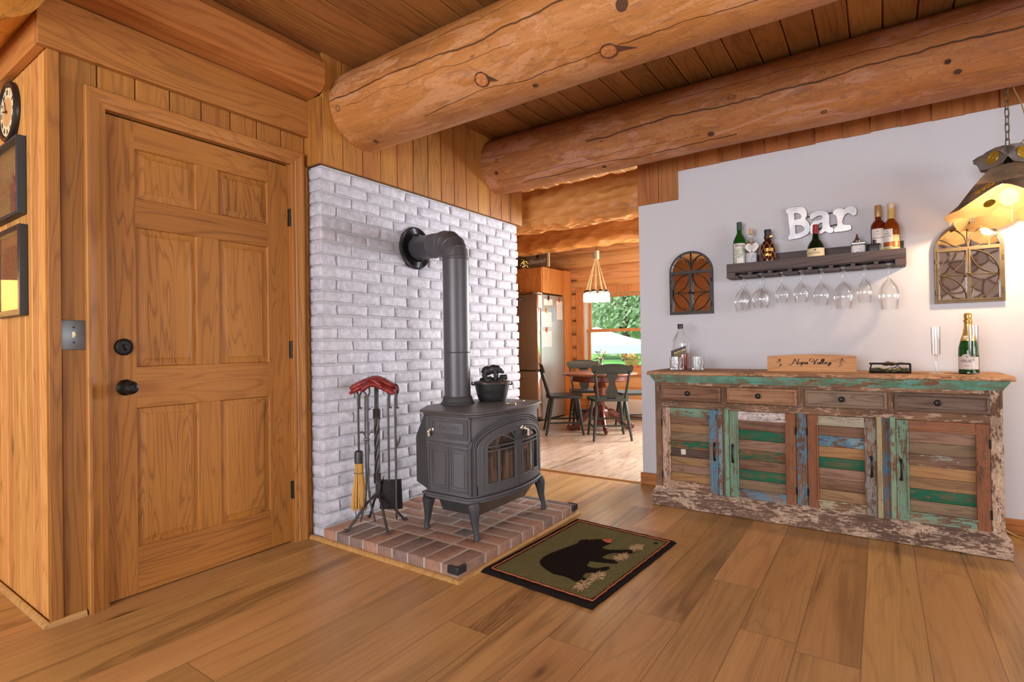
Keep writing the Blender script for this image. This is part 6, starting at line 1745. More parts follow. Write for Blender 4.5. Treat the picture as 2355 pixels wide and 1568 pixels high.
amberm = plain('amber_medallion', rgb(166, 128, 36), .35, .2, var=.25, scale=40, bump=.4)
SH = 1.98
def lampr(z):       # shade outline from the crown down
    return .055 + .185*((SH-.095-z)/.20)**.92 if z < SH-.095 else .055
# mica skirt: eight scalloped petals
NP = 8
b = B(); na = 128; rows = []
for j in range(9):
    v = j/8; row = []
    for k in range(na):
        a = 2*pi*k/na + pi/8
        cd_ = abs(((a-radians(-151.5)+pi/4) % (pi/2)) - pi/4)/(pi/4)
        sc = abs(sin(2*pi*cd_*.5*2*.5))**.7 if cd_ > .12 else .15
        tip = max(0, 1-cd_/.22)
        z = 1.785 - v*(.112 + .046*abs(sin(pi*cd_))**.6*0 + .044*abs(sin(pi*min(1, cd_*1.0)))**.6 + .020*tip); r = .120 + v**.85*(.100 + .050*(1-cd_)**2 + .03*tip)
        row.append(b.verts.new((LX+r*cos(a), LY+r*sin(a), z)))
    rows.append(row)
for A, C in zip(rows, rows[1:]):
    for k in range(na): b.faces.new([A[k], A[(k+1) % na], C[(k+1) % na], C[k]])
part('mica_skirt', b, mica, lm, 'glowing amber mica skirt')
# copper leaves, pointed, over the skirt
for k in range(4):
    ac = radians(-106.5) + pi/2*k
    b = B(); n = 24
    def leaf(u, v):
        a = ac + (u-.5)*pi/2
        zt = 1.895; zb = 1.782 - .150*(1-abs(2*u-1))**1.25*-0 - .115*(abs(2*u-1))**1.6
        z = zt + (zb-zt)*v
        r = .060 + .165*max(0, (1.895-z)/.235)**.85
        sq_ = 1 + .17*abs(2*u-1)**2.2
        return (LX+r*sq_*cos(a), LY+r*sq_*sin(a), z)
    grid(b, n, 12, leaf); bmesh.ops.solidify(b, geom=b.faces[:], thickness=.0016)
    lf = part('copper_leaf', b, copper, lm)
    b = B()
    for s in (-.055, 0, .055):
        q = leaf(.5, .72); a = ac + s/.16
        tube(b, [(LX+.148*cos(a)+.008*cos(t_)*-sin(a), LY+.148*sin(a)+.008*cos(t_)*cos(a), 1.800+.010*sin(t_)) for t_ in [2*pi*i/12 for i in range(12)]], .0028, 6, closed=True) if False else None
    for s in (-.16, -.06, .04, .14):
        u = .25+s*.55; P = V(leaf(u, .78)); a = ac+(u-.5)*pi/2; nn = V((cos(a), sin(a), .6)).normalized(); tt = V((-sin(a), cos(a), 0)); bb = nn.cross(tt)
        tube(b, [P+nn*.004+(tt*cos(t_)+bb*sin(t_))*.0085 for t_ in [2*pi*i/12 for i in range(12)]], .0030, 6, closed=True)
    part('gold_scroll', b, plain('gold_filigree', rgb(206, 158, 44), .35, .4), lf)
    b = B(); a = ac-.22; r_ = .192; P = V((LX+r_*cos(a), LY+r_*sin(a), 1.690))
    nn = V((cos(a), sin(a), .75)).normalized()
    lathe(b, [(0, .004), (.008, .004), (.010, .0055), (.018, .003), (.022, .004), (.024, 0)], n=24, M=Matrix.Translation(P) @ nn.to_track_quat('Z', 'Y').to_matrix().to_4x4())
    part('mica_medallion', b, amberm, lm, 'amber disc on the mica skirt')
# crown: four horned panels with amber discs
for k in range(4):
    ac = radians(-98.5) + pi/4 + pi/2*k
    b = B()
    d = V((cos(ac), sin(ac), 0)); s_ = V((-sin(ac), cos(ac), 0)); o = V((LX, LY, 0))
    P = [(-.115, 1.945), (-.09, 1.963), (-.05, 1.980), (0, 1.987), (.05, 1.980), (.09, 1.963), (.115, 1.945), (.085, 1.925), (.060, 1.892), (0, 1.885), (-.060, 1.892), (-.085, 1.925)]
    A_ = .064
    prism(b, [P], lambda u, v: o + d*(A_ + .25*max(0, 1.985-v) - .10*abs(u)**1.0*0) + s_*u + V((0, 0, v)), d*-.0018)
    cr_ = part('crown_panel', b, copper, lm, bevel=.0006)
    for u in (-.0,):
        b = B(); P = o + d*(A_+.25*.05+.002) + V((0, 0, 1.936)); nn = (d + V((0, 0, .25))).normalized()
        lathe(b, [(0, .004), (.006, .005), (.008, .003), (.016, .003), (.018, .005), (.026, .003), (.031, .0035), (.034, 0)], n=28, M=Matrix.Translation(P) @ nn.to_track_quat('Z', 'Y').to_matrix().to_4x4())
        part('medallion', b, amberm, cr_, 'amber disc')
b = B(); lathe(b, [(0, 1.985), (.02, 1.984), (.062, 1.978), (.066, 1.972)], (LX, LY, 0), 32); part('cap_plate', b, copper, lm)
b = B(); ball(b, (LX, LY, 1.742), (.036, .036, .044), 20, 14); part('bulb', b, emit('pendant_bulb', (1, .80, .52, 1), 18.0), lm, 'lit bulb')
b = B(); cyl(b, (LX, LY, 1.785), (LX, LY, 1.97), .016); part('socket', b, M['blk'], lm)
b = B()
for i in range(26): ball(b, (LX+.004, LY-.045, 1.715-.0042*i), .0019, 6, 5)
ball(b, (LX+.004, LY-.045, 1.603), (.003, .003, .006), 8, 6); part('pull_chain', b, plain('brass_beads', rgb(206, 180, 120), .3, .8), lm)
links = thing_links = B(); zl = 1.988
b = links; i = 0
while zl < 2.265:
    a = pi/2*(i % 2) + .5; u = V((cos(a), sin(a), 0))
    P = [V((LX, LY, zl+.020)) + u*.0085*cos(t_) + V((0, 0, 1))*(.0105*sin(t_) + (.0125 if sin(t_) > 0 else -.0125)) for t_ in [2*pi*j/16 for j in range(16)]]
    tube(b, P, .0024, 6, closed=True); zl += .0375; i += 1
tube(b, spline([(LX, LY, zl-.012), (LX, LY, zl+.01), (LX, LY, 2.297)], 3), .003, 6)
part('chain', b, brass, lm)
b = B(); tube(b, spline([(LX+.01, LY, 1.99), (LX+.05, LY+.01, 2.00), (LX+.075, LY+.01, 2.06), (LX+.055, LY, 2.18), (LX+.03, LY, 2.26), (LX+.022, LY, 2.297)], 8), .0028, 6)
part('cord', b, plain('clear_brown_cord', rgb(150, 118, 84), .4), lm)
# lamp flex lying on the floor by the wall
b = B(); tube(b, spline([(.485, 3.846, .055), (.55, 3.842, .012), (.60, 3.80, .004), (.66, 3.79, .004), (.74, 3.83, .02), (.76, 3.846, .07)], 8), .003, 6)
solo('power_cord', b, plain('pale_cord', rgb(206, 182, 120), .5), 'thin pale power cord on the floor right of the sideboard', 'cord')
# ------------------------------------------------------------------ refrigerator, cupboard, board
FX = -3.850
steel = plain('brushed_steel', rgb(150, 140, 128), .34, .65, var=.03, scale=60)
greyside = plain('grey_fridge_side', rgb(170, 172, 170), .38, .35, var=.03, scale=40)
chrome = plain('bright_chrome', rgb(226, 226, 226), .15, .95, var=.02)
fr = thing('refrigerator', 'tall stainless refrigerator with papers pinned on its grey side', 'refrigerator', (-4.2, 6.6, 0))
b = B(); rbox(b, -4.56, 6.315, .02, FX, 6.955, 1.752, .010, (3, 3, 3)); part('body', b, greyside, fr)
for z0, z1, nm in ((.70, 1.752, 'upper'), (.06, .688, 'lower')):
    b = B(); rbox(b, -4.56, 6.225, z0, FX-.022, 6.308, z1, .016, (4, 4, 4)); d = part('door', b, steel, fr)
    b = B(); rbox(b, FX-.030, 6.222, z0+.003, FX+.002, 6.306, z1-.003, .016, (4, 4, 4)); part('edge_trim', b, chrome, d, 'bright door edge')
    if z1 < 1: 
        b = B(); tube(b, [(-4.50, 6.19, .618), (-4.06, 6.19, .618)], .011, 10); 
        for x in (-4.48, -4.09): tube(b, [(x, 6.19, .618), (x, 6.23, .618)], .008, 8)
        part('handle', b, chrome, d)
    else:
        b = B(); rbox(b, -4.155, 6.221, 1.668, -4.075, 6.226, 1.700, .002, (3, 2, 3)); bd = part('badge', b, plain('blue_badge', rgb(46, 62, 110), .4), d, 'small blue badge')
        b = B()
        for k in range(4): bx(b, -4.146+.016*k, 6.2200, 1.677, -4.136+.016*k, 6.2212, 1.691)
        part('badge_mark', b, plain('badge_white', rgb(190, 196, 214), .4), bd)
b = B(); rbox(b, -3.93, 6.235, 1.752, FX+.0, 6.36, 1.772, .006, (3, 3, 3)); part('hinge_cap', b, plain('hinge_grey', rgb(190, 188, 180), .4), fr)
notepaper = plain('note_paper', rgb(232, 228, 224), .7); 
notes = [('narrow white paper strip at the top front edge of the refrigerator side', 6.245, 6.335, 1.558, 1.730, 0, None, 'lines'),
         ('white card under a black clip on the refrigerator side', 6.385, 6.625, 1.605, 1.690, .04, ('black clip', rgb(40, 38, 36)), 'dots'),
         ('tall printed list under a red clip by the rear edge of the refrigerator', 6.735, 6.905, 1.412, 1.680, .02, ('red clip', rgb(214, 74, 60)), 'grid'),
         ('speckled white sheet under a yellow clip on the refrigerator side', 6.308, 6.592, 1.300, 1.508, 0, ('yellow clip', rgb(226, 186, 60)), 'dots'),
         ('calendar grid sheet under an orange clip, lowest on the refrigerator', 6.306, 6.588, 1.022, 1.240, 0, ('orange clip', rgb(226, 112, 50)), 'grid'),
         ('pale blue picture tucked between the papers on the refrigerator', 6.46, 6.66, 1.36, 1.56, .3, None, 'blue')]
inkb = plain('pale_blue_ink', rgb(168, 178, 206), .7)
for lab, y0, y1, z0, z1, tilt, clip, kind in notes:
    t = thing('fridge_note', lab, 'paper', (FX, (y0+y1)/2, z0), group=None)
    R_ = Matrix.Translation((FX, (y0+y1)/2, (z0+z1)/2)) @ Matrix.Rotation(tilt, 4, 'X'); w, h = (y1-y0)/2, (z1-z0)/2
    o = .0018 if kind == 'blue' else .004
    b = B(); bx(b, .0005, -w, -h, o, w, h, M=R_); part('sheet', b, plain('bluish_print', rgb(150, 176, 206), .6, var=.3, scale=60) if kind == 'blue' else notepaper, t)
    b = B(); rs = random.Random(len(lab))
    if kind == 'grid':
        for k in range(8): bx(b, o, -w*.85, -h*.85+h*1.6*k/8, o+.0004, w*.85, -h*.85+h*1.6*k/8+.003, M=R_)
        for k in range(6): bx(b, o, -w*.85+w*1.7*k/5-.0015, -h*.85, o+.0005, -w*.85+w*1.7*k/5+.0015, h*.62, M=R_)
    elif kind != 'blue':
        for k in range(14): yy, zz = rs.uniform(-w*.8, w*.7), rs.uniform(-h*.8, h*.6); bx(b, o, yy, zz, o+.0004, yy+.02, zz+.003, M=R_)
    if len(b.verts): part('print', b, inkb, t)
    else: b.free()
    if clip:
        c_ = thing('magnet_clip', clip[0] + ' holding a paper on the refrigerator side', 'clip', (FX, (y0+y1)/2, z1-.03))
        b = B(); q = (y0+y1)/2; rbox(b, FX+.004, q-.016, z1-.018, FX+.016, q+.016, z1+.03, .004, (3, 3, 3)); rbox(b, FX+.006, q-.007, z1+.01, FX+.024, q+.007, z1+.055, .004, (3, 3, 3))
        part('body', b, plain('clip_'+clip[0].split()[0], clip[1], .4), c_)
oak = wood('honey_oak', rgb(158, 98, 48), rgb(206, 140, 78), rgb(222, 160, 98), 'z', knots=0, ring=.9, rough=.4)
uc = thing('wall_cabinet', 'honey oak cabinet above the refrigerator', 'cabinet', (-4.2, 6.65, 1.775))
b = B(); bx(b, -4.60, 6.372, 1.775, FX-.001, 6.962, 2.135); part('body', b, oak, uc, bevel=.002)
for x0, x1 in ((-4.235, -3.862), (-4.60, -4.245)):
    b = B(); bx(b, x0, 6.352, 1.79, x1, 6.371, 2.12)
    rows = []
    for e, d in ((.055, 0), (.060, -.008), (.075, -.008), (.105, .002), (.106, .003)):
        rows.append([b.verts.new((u, 6.3515-d, v)) for u, v in ((x0+e, 1.79+e), (x1-e, 1.79+e), (x1-e, 2.12-e), (x0+e, 2.12-e))])
    for A, C in zip(rows, rows[1:]):
        for i in range(4): b.faces.new([A[i], A[(i+1) % 4], C[(i+1) % 4], C[i]])
    b.faces.new(rows[-1]); d = part('door', b, oak, uc, sharp=25)
    b = B(); ball(b, (x0+.035, 6.336, 1.825), .014); part('knob', b, chrome, d)
b = B(); P = [(6.965, 0), (7.205, 0)] + [(7.205+.012*sin(z*15), z) for z in [.1*k for k in range(1, 22)]] + [(7.20, 2.145), (6.965, 2.145)]
prism(b, [P], lambda u, v: (FX-.04, u, v), (.04, 0, 0))
solo('cabinet_side_panel', b, wood('pale_pine_panel', rgb(176, 110, 56), rgb(216, 150, 88), rgb(230, 172, 112), 'z', knots=.3), 'tall pine end panel scribed to the logs, right of the refrigerator', 'panel')
# board with script and a lit glass globe on top of the cabinet
sb = thing('blessed_sign', 'grey weathered board lettered Blessed on top of the kitchen cabinet', 'sign', (-4.0, 6.43, 2.135))
b = B(); bx(b, -4.45, 6.42, 2.136, -3.80, 6.44, 2.325); part('board', b, wood('grey_board', rgb(74, 66, 58), rgb(116, 104, 88), rgb(140, 128, 110), 'x', knots=.3), sb)
b = B(); bx(b, -3.800, 6.41, 2.136, -3.772, 6.445, 2.335); part('end_cap', b, plain('pale_wood_edge', rgb(196, 176, 140), .6), sb)
b = B(); text(b, 'Blessed', .088, lambda u, v: (-3.962+u, 6.4185, 2.222+v+u*.05), (0, -.001, 0), shear=.25, bold=.001); part('lettering', b, plain('silver_script', rgb(190, 192, 190), .4), sb)
b = B(); prism(b, [[(.030*(1 if k % 2 == 0 else .5)*cos(pi/2+k*pi/7), .030*(1 if k % 2 == 0 else .5)*sin(pi/2+k*pi/7)) for k in range(14)]], lambda u, v: (-3.955+u, 6.4185, 2.288+v), (0, -.002, 0)); part('leaf_motif', b, M['blk'], sb)
gl_ = thing('light_globe', 'glass globe of fairy lights on top of the kitchen cabinet', 'lamp', (-4.165, 6.39, 2.136))
b = B(); lathe(b, [(.03, 2.136), (.05, 2.14), (.072, 2.18), (.074, 2.21), (.06, 2.25), (.035, 2.27), (.03, 2.285)], (-4.165, 6.385, 0), 24); part('globe', b, M.setdefault('smoked', thinglass('smoky_glass', rgb(176, 150, 110), 1.5, .25, rgb(90, 70, 46))), gl_)
b = B(); rs = random.Random(2)
for k in range(22): ball(b, (-4.165+rs.uniform(-.05, .05), 6.385+rs.uniform(-.05, .03), 2.20+rs.uniform(-.045, .05)), .0045, 6, 4)
part('fairy_light', b, emit('fairy_glow', (1, .74, .36, 1), 14.0), gl_, kind=None)

# ------------------------------------------------------------------ table
tx, ty = -2.834, 6.0
mah = wood('mahogany', rgb(60, 24, 16), rgb(110, 52, 36), rgb(140, 76, 52), 'x', knots=0, rough=.3, spec=.5)
tt = thing('pedestal_table', 'dark carved pedestal table with scalloped round top in the kitchen', 'table', (tx, ty, 0))
b = B(); prof = [(0, .665), (.40, .665), (.43, .670), (.452, .682), (.455, .690), (.448, .699), (.43, .703), (0, .704)]
lathe(b, prof, (tx, ty, 0), 96, lobes=(12, .012)); part('table_top', b, wood('pink_mahogany', rgb(96, 54, 40), rgb(146, 94, 74), rgb(176, 124, 100), 'x', knots=0, rough=.25, spec=.6), tt)
b = B(); lathe(b, [(.34, .60), (.35, .61), (.35, .664), (.33, .664)], (tx, ty, 0), 48); part('apron', b, mah, tt)
b = B(); lathe(b, [(0, .06), (.07, .07), (.075, .16), (.10, .19), (.105, .24), (.08, .28), (.05, .31), (.045, .40), (.07, .46), (.085, .52), (.06, .57), (.12, .60), (.12, .62), (0, .63)], (tx, ty, 0), 28, lobes=(8, .05)); part('column', b, mah, tt)
for k in range(4):
    a = radians(35+90*k); d = V((cos(a), sin(a), 0)); o = V((tx, ty, 0))
    b = B(); pts = spline([o+d*.07+V((0, 0, .20)), o+d*.14+V((0, 0, .215)), o+d*.23+V((0, 0, .13)), o+d*.30+V((0, 0, .05)), o+d*.36+V((0, 0, .032)), o+d*.385+V((0, 0, .045)), o+d*.37+V((0, 0, .062))], 6)
    tube(b, pts, [.045-.022*i/len(pts) for i in range(len(pts))], 10, flat=(1, .7)); part('foot', b, mah, tt)
# vase with flowers
vs_ = thing('flower_vase', 'clear glass vase of white and yellow flowers on the kitchen table', 'vase', (-2.787, 5.93, .7045))
b = B(); lathe(b, [(0, .712), (.028, .7055), (.034, .710), (.037, .76), (.028, .80), (.030, .855), (.042, .875)], (-2.787, 5.93, 0), 24); part('glass', b, clear, vs_)
leafm = plain('leaf_green', rgb(72, 100, 52), .5, var=.3, scale=40); petal = plain('white_petal', rgb(236, 230, 214), .6, var=.05); yel = plain('yellow_petal', rgb(214, 188, 80), .6, var=.2)
rs = random.Random(14); stems = B(); lv = B(); pt = B(); ye = B()
for k in range(13):
    a = rs.uniform(0, 2*pi); q = rs.uniform(.02, .10); h = rs.uniform(.87, .995); P = V((-2.787+q*cos(a), 5.93+q*sin(a), h))
    tube(stems, spline([(-2.787, 5.93, .72), (-2.787+q*.2*cos(a), 5.93+q*.2*sin(a), .85), P], 4), .002, 4)
    tgt = (pt, lv, ye)[k % 3]
    for j in range(6):
        aa = rs.uniform(0, 2*pi); dd = V((cos(aa), sin(aa), rs.uniform(-.3, .8))).normalized(); w = dd.cross(V((0, 0, 1))).normalized()
        L = .034
        quadp = [P, P+dd*L*.5+w*.011, P+dd*L, P+dd*L*.5-w*.011]; quad(tgt, *quadp)
part('stems', stems, leafm, vs_); part('leaves', lv, leafm, vs_); part('white_petals', pt, petal, vs_); part('yellow_petals', ye, yel, vs_)

# ------------------------------------------------------------------ painted plank-bottom chairs
gch = G('dark_green_paint'); p = gch.coord(); n = gch.noise(p, 18.0, 5.0, .65)
gpm = gch.done(gch.mix(gch.sm(n, .62, .74), rgb(36, 43, 35), rgb(92, 80, 56)), .42, spec=.5)
def make_chair(deco):
    t = thing('plank_chair', 'x', 'chair')
    b = B(); n_ = 10
    out = [(-.165, -.19), (-.205, -.12), (-.225, .02), (-.220, .17), (-.19, .205), (0, .222), (.19, .205), (.220, .17), (.225, .02), (.205, -.12), (.165, -.19), (0, -.205)]
    pl = [(p.x, p.y) for p in spline(out, 4, True)]
    prism(b, [pl], lambda u, v: (u, v, .425 + .012*max(0, v/.2)**2*0), (0, 0, .030))
    part('seat', b, gpm, t, world=False, bevel=.010, bseg=3)
    for sx_ in (-1, 1):
        for y0, y1 in ((.15, .205), (-.14, -.225)):
            b = B(); A, C = V((sx_*.155, y0, .43)), V((sx_*.205, y1, 0)); tube(b, [A.lerp(C, k/8) for k in range(9)], [.014, .017, .019, .0195, .019, .018, .016, .0145, .013], 10); part('leg', b, gpm, t, world=False)
    for y, z in ((.185, .19), (-.195, .16)):
        b = B(); tube(b, [(-.185, y, z), (0, y, z), (.185, y, z)], [.009, .011, .009], 8); part('stretcher', b, gpm, t, world=False)
    for sx_ in (-1, 1):
        b = B(); tube(b, [(sx_*.188, .19, .14), (sx_*.19, 0, .14), (sx_*.188, -.19, .14)], [.009, .011, .009], 8); part('stretcher', b, gpm, t, world=False)
    yb = lambda z: -.175 - (z-.45)*.30
    for sx_ in (-1, 1):
        b = B(); pts = [(sx_*(.150+.035*(z-.45)/.3), yb(z), z) for z in (.45, .52, .60, .68, .75)]; tube(b, pts, [.015, .0155, .0145, .0135, .012], 10); part('back_post', b, gpm, t, world=False)
    prof = [(.045, .45), (.060, .49), (.064, .53), (.050, .57), (.036, .61), (.036, .66), (.060, .71), (.064, .73)]
    L = [(-u, v) for u, v in prof]; R_ = [(u, v) for u, v in prof]
    Ls = spline(L, 4); Rs = spline(R_, 4)
    b = B(); strip(b, [(q.x, yb(q.y)+.002, q.y) for q in Ls], [(q.x, yb(q.y)+.002, q.y) for q in Rs], (0, -.013, 0)); part('splat', b, gpm, t, world=False)
    topc = [(-.218, .755), (-.222, .80), (-.205, .823), (-.16, .815), (-.12, .826), (-.06, .834), (0, .836), (.06, .834), (.12, .826), (.16, .815), (.205, .823), (.222, .80), (.218, .755), (.19, .725), (.12, .722), (0, .725), (-.12, .722), (-.19, .725)]
    cp = [(p.x, p.y) for p in spline(topc, 4, True)]
    b = B(); prism(b, [cp], lambda u, v: (u, yb(v)+.012 + .35*u*u, v), (0, -.020, 0)); cr = part('crest', b, gpm, t, world=False, bevel=.004)
    b = B()
    for k in range(-5, 6): prism(b, [circle((k*.026, .778+.006*cos(k*.6)), .013, 12), circle((k*.026, .778+.006*cos(k*.6)), .006, 10)], lambda u, v: (u, yb(v)+.0122+.35*u*u, v), (0, .0012, 0))
    part('stencil', b, plain('faded_gold', rgb(140, 112, 62), .5), cr, world=False)
    b = B()
    for s in (-1, 1): tube(b, [(s*(.020+.018*cos(t_)), yb(.66)+.003, .655+.020*sin(t_)) for t_ in [2*pi*k/14 for k in range(14)]], .004, 6, closed=True)
    part('scroll', b, plain('faded_gold2', rgb(140, 112, 62), .5), cr, world=False)
    return t
c0 = make_chair(0)
CH = [((-2.520, 5.55, 0), 34.5, 'dark green plank chair with its back to the camera, nearest in the kitchen'), ((-3.135, 5.625, 0), -55, 'dark green plank chair beside the refrigerator, turned sideways to the table'),
      ((-3.20, 6.36, 0), -145.5, 'dark green chair behind the table facing the camera, gold stencil on its crest'), ((-2.52, 6.33, 0), 125, 'dark green chair right of the table, half hidden by the grey wall')]
for i, (l, r, lab) in enumerate(CH):
    if i == 0:
        c0.location = l; c0.rotation_euler = (0, 0, radians(r)); c0['label'] = lab; c0['group'] = 'painted kitchen chairs'
    else: dup(c0, l, radians(r), lab, 'painted kitchen chairs')
# mason-jar chandelier
jx, jy = -2.850, 5.985
jc = thing('jar_chandelier', 'chandelier of glowing glass jars on ropes over the kitchen table', 'chandelier', (jx, jy, 1.56))
b = B(); cyl(b, (jx, jy, 2.085), (jx, jy, 2.185), .037, n=28); part('canopy', b, plain('pale_grey_wood', rgb(172, 158, 130), .7, var=.15), jc)
b = B(); tube(b, [(jx+.01*cos(t_), jy+.003, 2.205+.012*sin(t_)) for t_ in [2*pi*k/14 for k in range(14)]], .002, 6, closed=True); tube(b, [(jx, jy, 2.21), (jx, jy, 2.246)], .0025, 6); part('hook', b, M['iron'], jc)
jarg = thinglass('jar_glass', (1, .97, .92, 1), 1.5, .10, (1, .95, .85, 1)); glow = emit('jar_bulb', (1, .84, .62, 1), 24.0); rope = plain('jute_rope', rgb(196, 164, 116), .8, var=.2, scale=120)
for k in range(9):
    a = 2*pi*k/9; q = V((jx+.128*cos(a), jy+.128*sin(a), 0))
    b = B(); lathe(b, [(0, 1.560), (.030, 1.562), (.036, 1.57), (.037, 1.65), (.032, 1.668), (.026, 1.675), (.026, 1.695)], tuple(q), 20); j_ = part('jar', b, jarg, jc)
    b = B(); ball(b, q+V((0, 0, 1.622)), (.020, .020, .032), 12, 8); part('bulb', b, glow, j_, 'lit bulb')
    b = B(); cyl(b, q+V((0, 0, 1.680)), q+V((0, 0, 1.702)), .0275, n=16); part('lid', b, M['iron'], j_)
    b = B(); tube(b, [q+V((0, 0, 1.70)), V((jx+.016*cos(a), jy+.016*sin(a), 2.09))], .0035, 6); part('rope', b, rope, jc)
# heater, suncatcher, wall pegs
hb_ = thing('baseboard_heater', 'white baseboard heater under the kitchen window', 'heater', (-2.6, 7.18, 0))
b = B(); prism(b, [[(7.213, .03), (7.213, .26), (7.19, .265), (7.15, .235), (7.145, .06), (7.16, .03)]], lambda u, v: (-3.55, u, v), (2.6, 0, 0)); part('casing', b, M['white'], hb_, bevel=.003)
sc_ = thing('suncatcher', 'small round glass suncatcher hanging in the kitchen window', 'suncatcher', (-3.165, 7.19, 1.57))
b = B(); tube(b, [(-3.165+.05*cos(t_), 7.19, 1.625+.05*sin(t_)) for t_ in [2*pi*k/32 for k in range(32)]], .0035, 6, closed=True)
tube(b, [(-3.165, 7.19, 1.675), (-3.168, 7.19, 1.80)], .001, 4); part('ring', b, chrome, sc_)
b = B(); b.faces.new([b.verts.new((-3.165+u, 7.19, 1.625+v)) for u, v in circle((0, 0), .049, 28)]); part('glass_disc', b, M['winglass'], sc_)

# ------------------------------------------------------------------ the garden beyond the window
grass = G('lawn_grass'); p = grass.coord(); n = grass.noise(p, 6.0, 5.0, .7); n2 = grass.noise(p, .7, 3.0)
lawn = grass.done(grass.mix(grass.math('ADD', grass.math('MULTIPLY', n, .6), grass.math('MULTIPLY', n2, .4)), rgb(70, 132, 52), rgb(126, 186, 88)), .9)
b = B(); grid(b, 20, 24, lambda u, v: (-16+20*u, 7.4+26*v, .28 + (.0 if v < .42 else 0) + .02*mnoise.noise((u*30, v*30, 0))))
bx(b, -16, 7.4, -.2, 4, 33, .2); struct('ground', b, lawn, sharp=180)
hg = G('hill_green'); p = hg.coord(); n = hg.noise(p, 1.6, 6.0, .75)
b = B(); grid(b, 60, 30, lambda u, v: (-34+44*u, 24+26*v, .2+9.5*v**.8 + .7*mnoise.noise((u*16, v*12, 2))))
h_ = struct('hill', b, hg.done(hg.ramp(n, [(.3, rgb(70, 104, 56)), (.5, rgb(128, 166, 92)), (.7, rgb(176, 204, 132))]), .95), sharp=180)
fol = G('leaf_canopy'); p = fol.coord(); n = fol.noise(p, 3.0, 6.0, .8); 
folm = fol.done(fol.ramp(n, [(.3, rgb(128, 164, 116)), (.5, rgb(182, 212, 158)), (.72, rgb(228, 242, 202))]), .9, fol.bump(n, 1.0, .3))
bark = plain('bark', rgb(72, 58, 46), .9, var=.3)
rs = random.Random(33)
def make_tree(x, y, z, h, w, seed, lab):
    t = thing('tree', lab, 'tree', (x, y, z)); t['group'] = 'trees on the hillside beyond the garden'
    b = B(); tube(b, [(x, y, z-.3), (x+.05, y, z+h*.5), (x, y, z+h*.9)], [.10*h/4, .07*h/4, .02], 7); part('trunk', b, bark, t)
    b = B(); r2 = random.Random(seed)
    for i in range(2600):
        a = r2.uniform(0, 2*pi); zz = r2.uniform(.22, 1.0); q = w*(1.02-zz)**.55*sqrt(r2.uniform(.2, 1)); P = V((x+q*cos(a), y+q*sin(a), z+h*zz))
        s = w*r2.uniform(.035, .075); d = V((r2.gauss(0, 1), r2.gauss(0, 1), r2.gauss(0, .6))).normalized(); u = d.orthogonal().normalized(); v_ = d.cross(u)
        quad(b, P+u*s, P+v_*s*.6, P-u*s, P-v_*s*.6)
    part('foliage', b, folm, t, sharp=180)
TR = [(-9.2, 22, .4, 5.0, 1.9, 'bushy tree at the left edge of the window view'), (-10.3, 25, 1.0, 5.5, 2.2, 'tree with a thin dark trunk in the upper window pane'), (-8.3, 24, .6, 4.2, 1.8, 'round tree in the middle of the upper window pane'),
      (-11.6, 29, 2.4, 6, 2.6, 'tall tree far up the hill, left in the window'), (-9.6, 30, 2.8, 5.6, 2.4, 'tree on the hillside, middle of the window'), (-7.6, 28, 2.2, 5.4, 2.3, 'tree on the hill at the right of the window'), (-13.2, 26, 1.2, 5.5, 2.2, 'leafy tree mostly hidden by the window frame'),
      (-8.6, 35, 4.6, 6.5, 2.9, 'highest tree on the hill, centre right'), (-11.4, 36, 4.8, 6.5, 3.0, 'highest tree on the hill, centre left'), (-6.3, 33, 4.2, 6, 2.7, 'high hillside tree beside the grey wall edge')]
for i, (x, y, z, h, w, l) in enumerate(TR): make_tree(x, y, z, h, w, i+1, l)
tn = thing('party_tent', 'white peaked tent canopy on the lawn outside the window', 'tent', (-7.5, 16, .28))
canvas = plain('tent_canvas', rgb(236, 234, 236), .7, var=.02)
ex0, ex1, ey0, ey1, ez = -9.6, -5.4, 14.4, 18.2, 1.02
pk_ = V((-7.75, 16.2, 1.62))
b = B(); cs = [V((ex0, ey0, ez)), V((ex1, ey0, ez)), V((ex1, ey1, ez)), V((ex0, ey1, ez))]
for i in range(4):
    A, C = cs[i], cs[(i+1) % 4]; n_ = 10
    prev = None
    for k in range(n_+1):
        v = k/n_; row = (A.lerp(pk_, v) - V((0, 0, .16*sin(pi*v))), C.lerp(pk_, v) - V((0, 0, .16*sin(pi*v))))
        if prev: quad(b, prev[0], prev[1], row[1], row[0])
        prev = row
bmesh.ops.remove_doubles(b, verts=b.verts[:], dist=1e-4); part('roof', b, canvas, tn)
b = B()
for i in range(4):
    A, C = cs[i], cs[(i+1) % 4]
    quad(b, A, C, C-V((0, 0, .26)), A-V((0, 0, .26)))
part('valance', b, plain('grey_canvas', rgb(196, 196, 204), .7), tn)
for q in cs:
    b = B(); cyl(b, (q.x, q.y, .27), (q.x, q.y, ez), .03, n=8); part('pole', b, M['white'], tn)
fb_ = thing('flower_basket', 'basket of orange and yellow flowers outside the kitchen window', 'flower basket', (-4.02, 10.0, .60))
b = B(); lathe(b, [(0, .60), (.10, .61), (.15, .68), (.16, .72)], (-4.03, 10.0, 0), 20); part('basket', b, plain('wicker', rgb(176, 138, 100), .8, var=.3, scale=60), fb_)
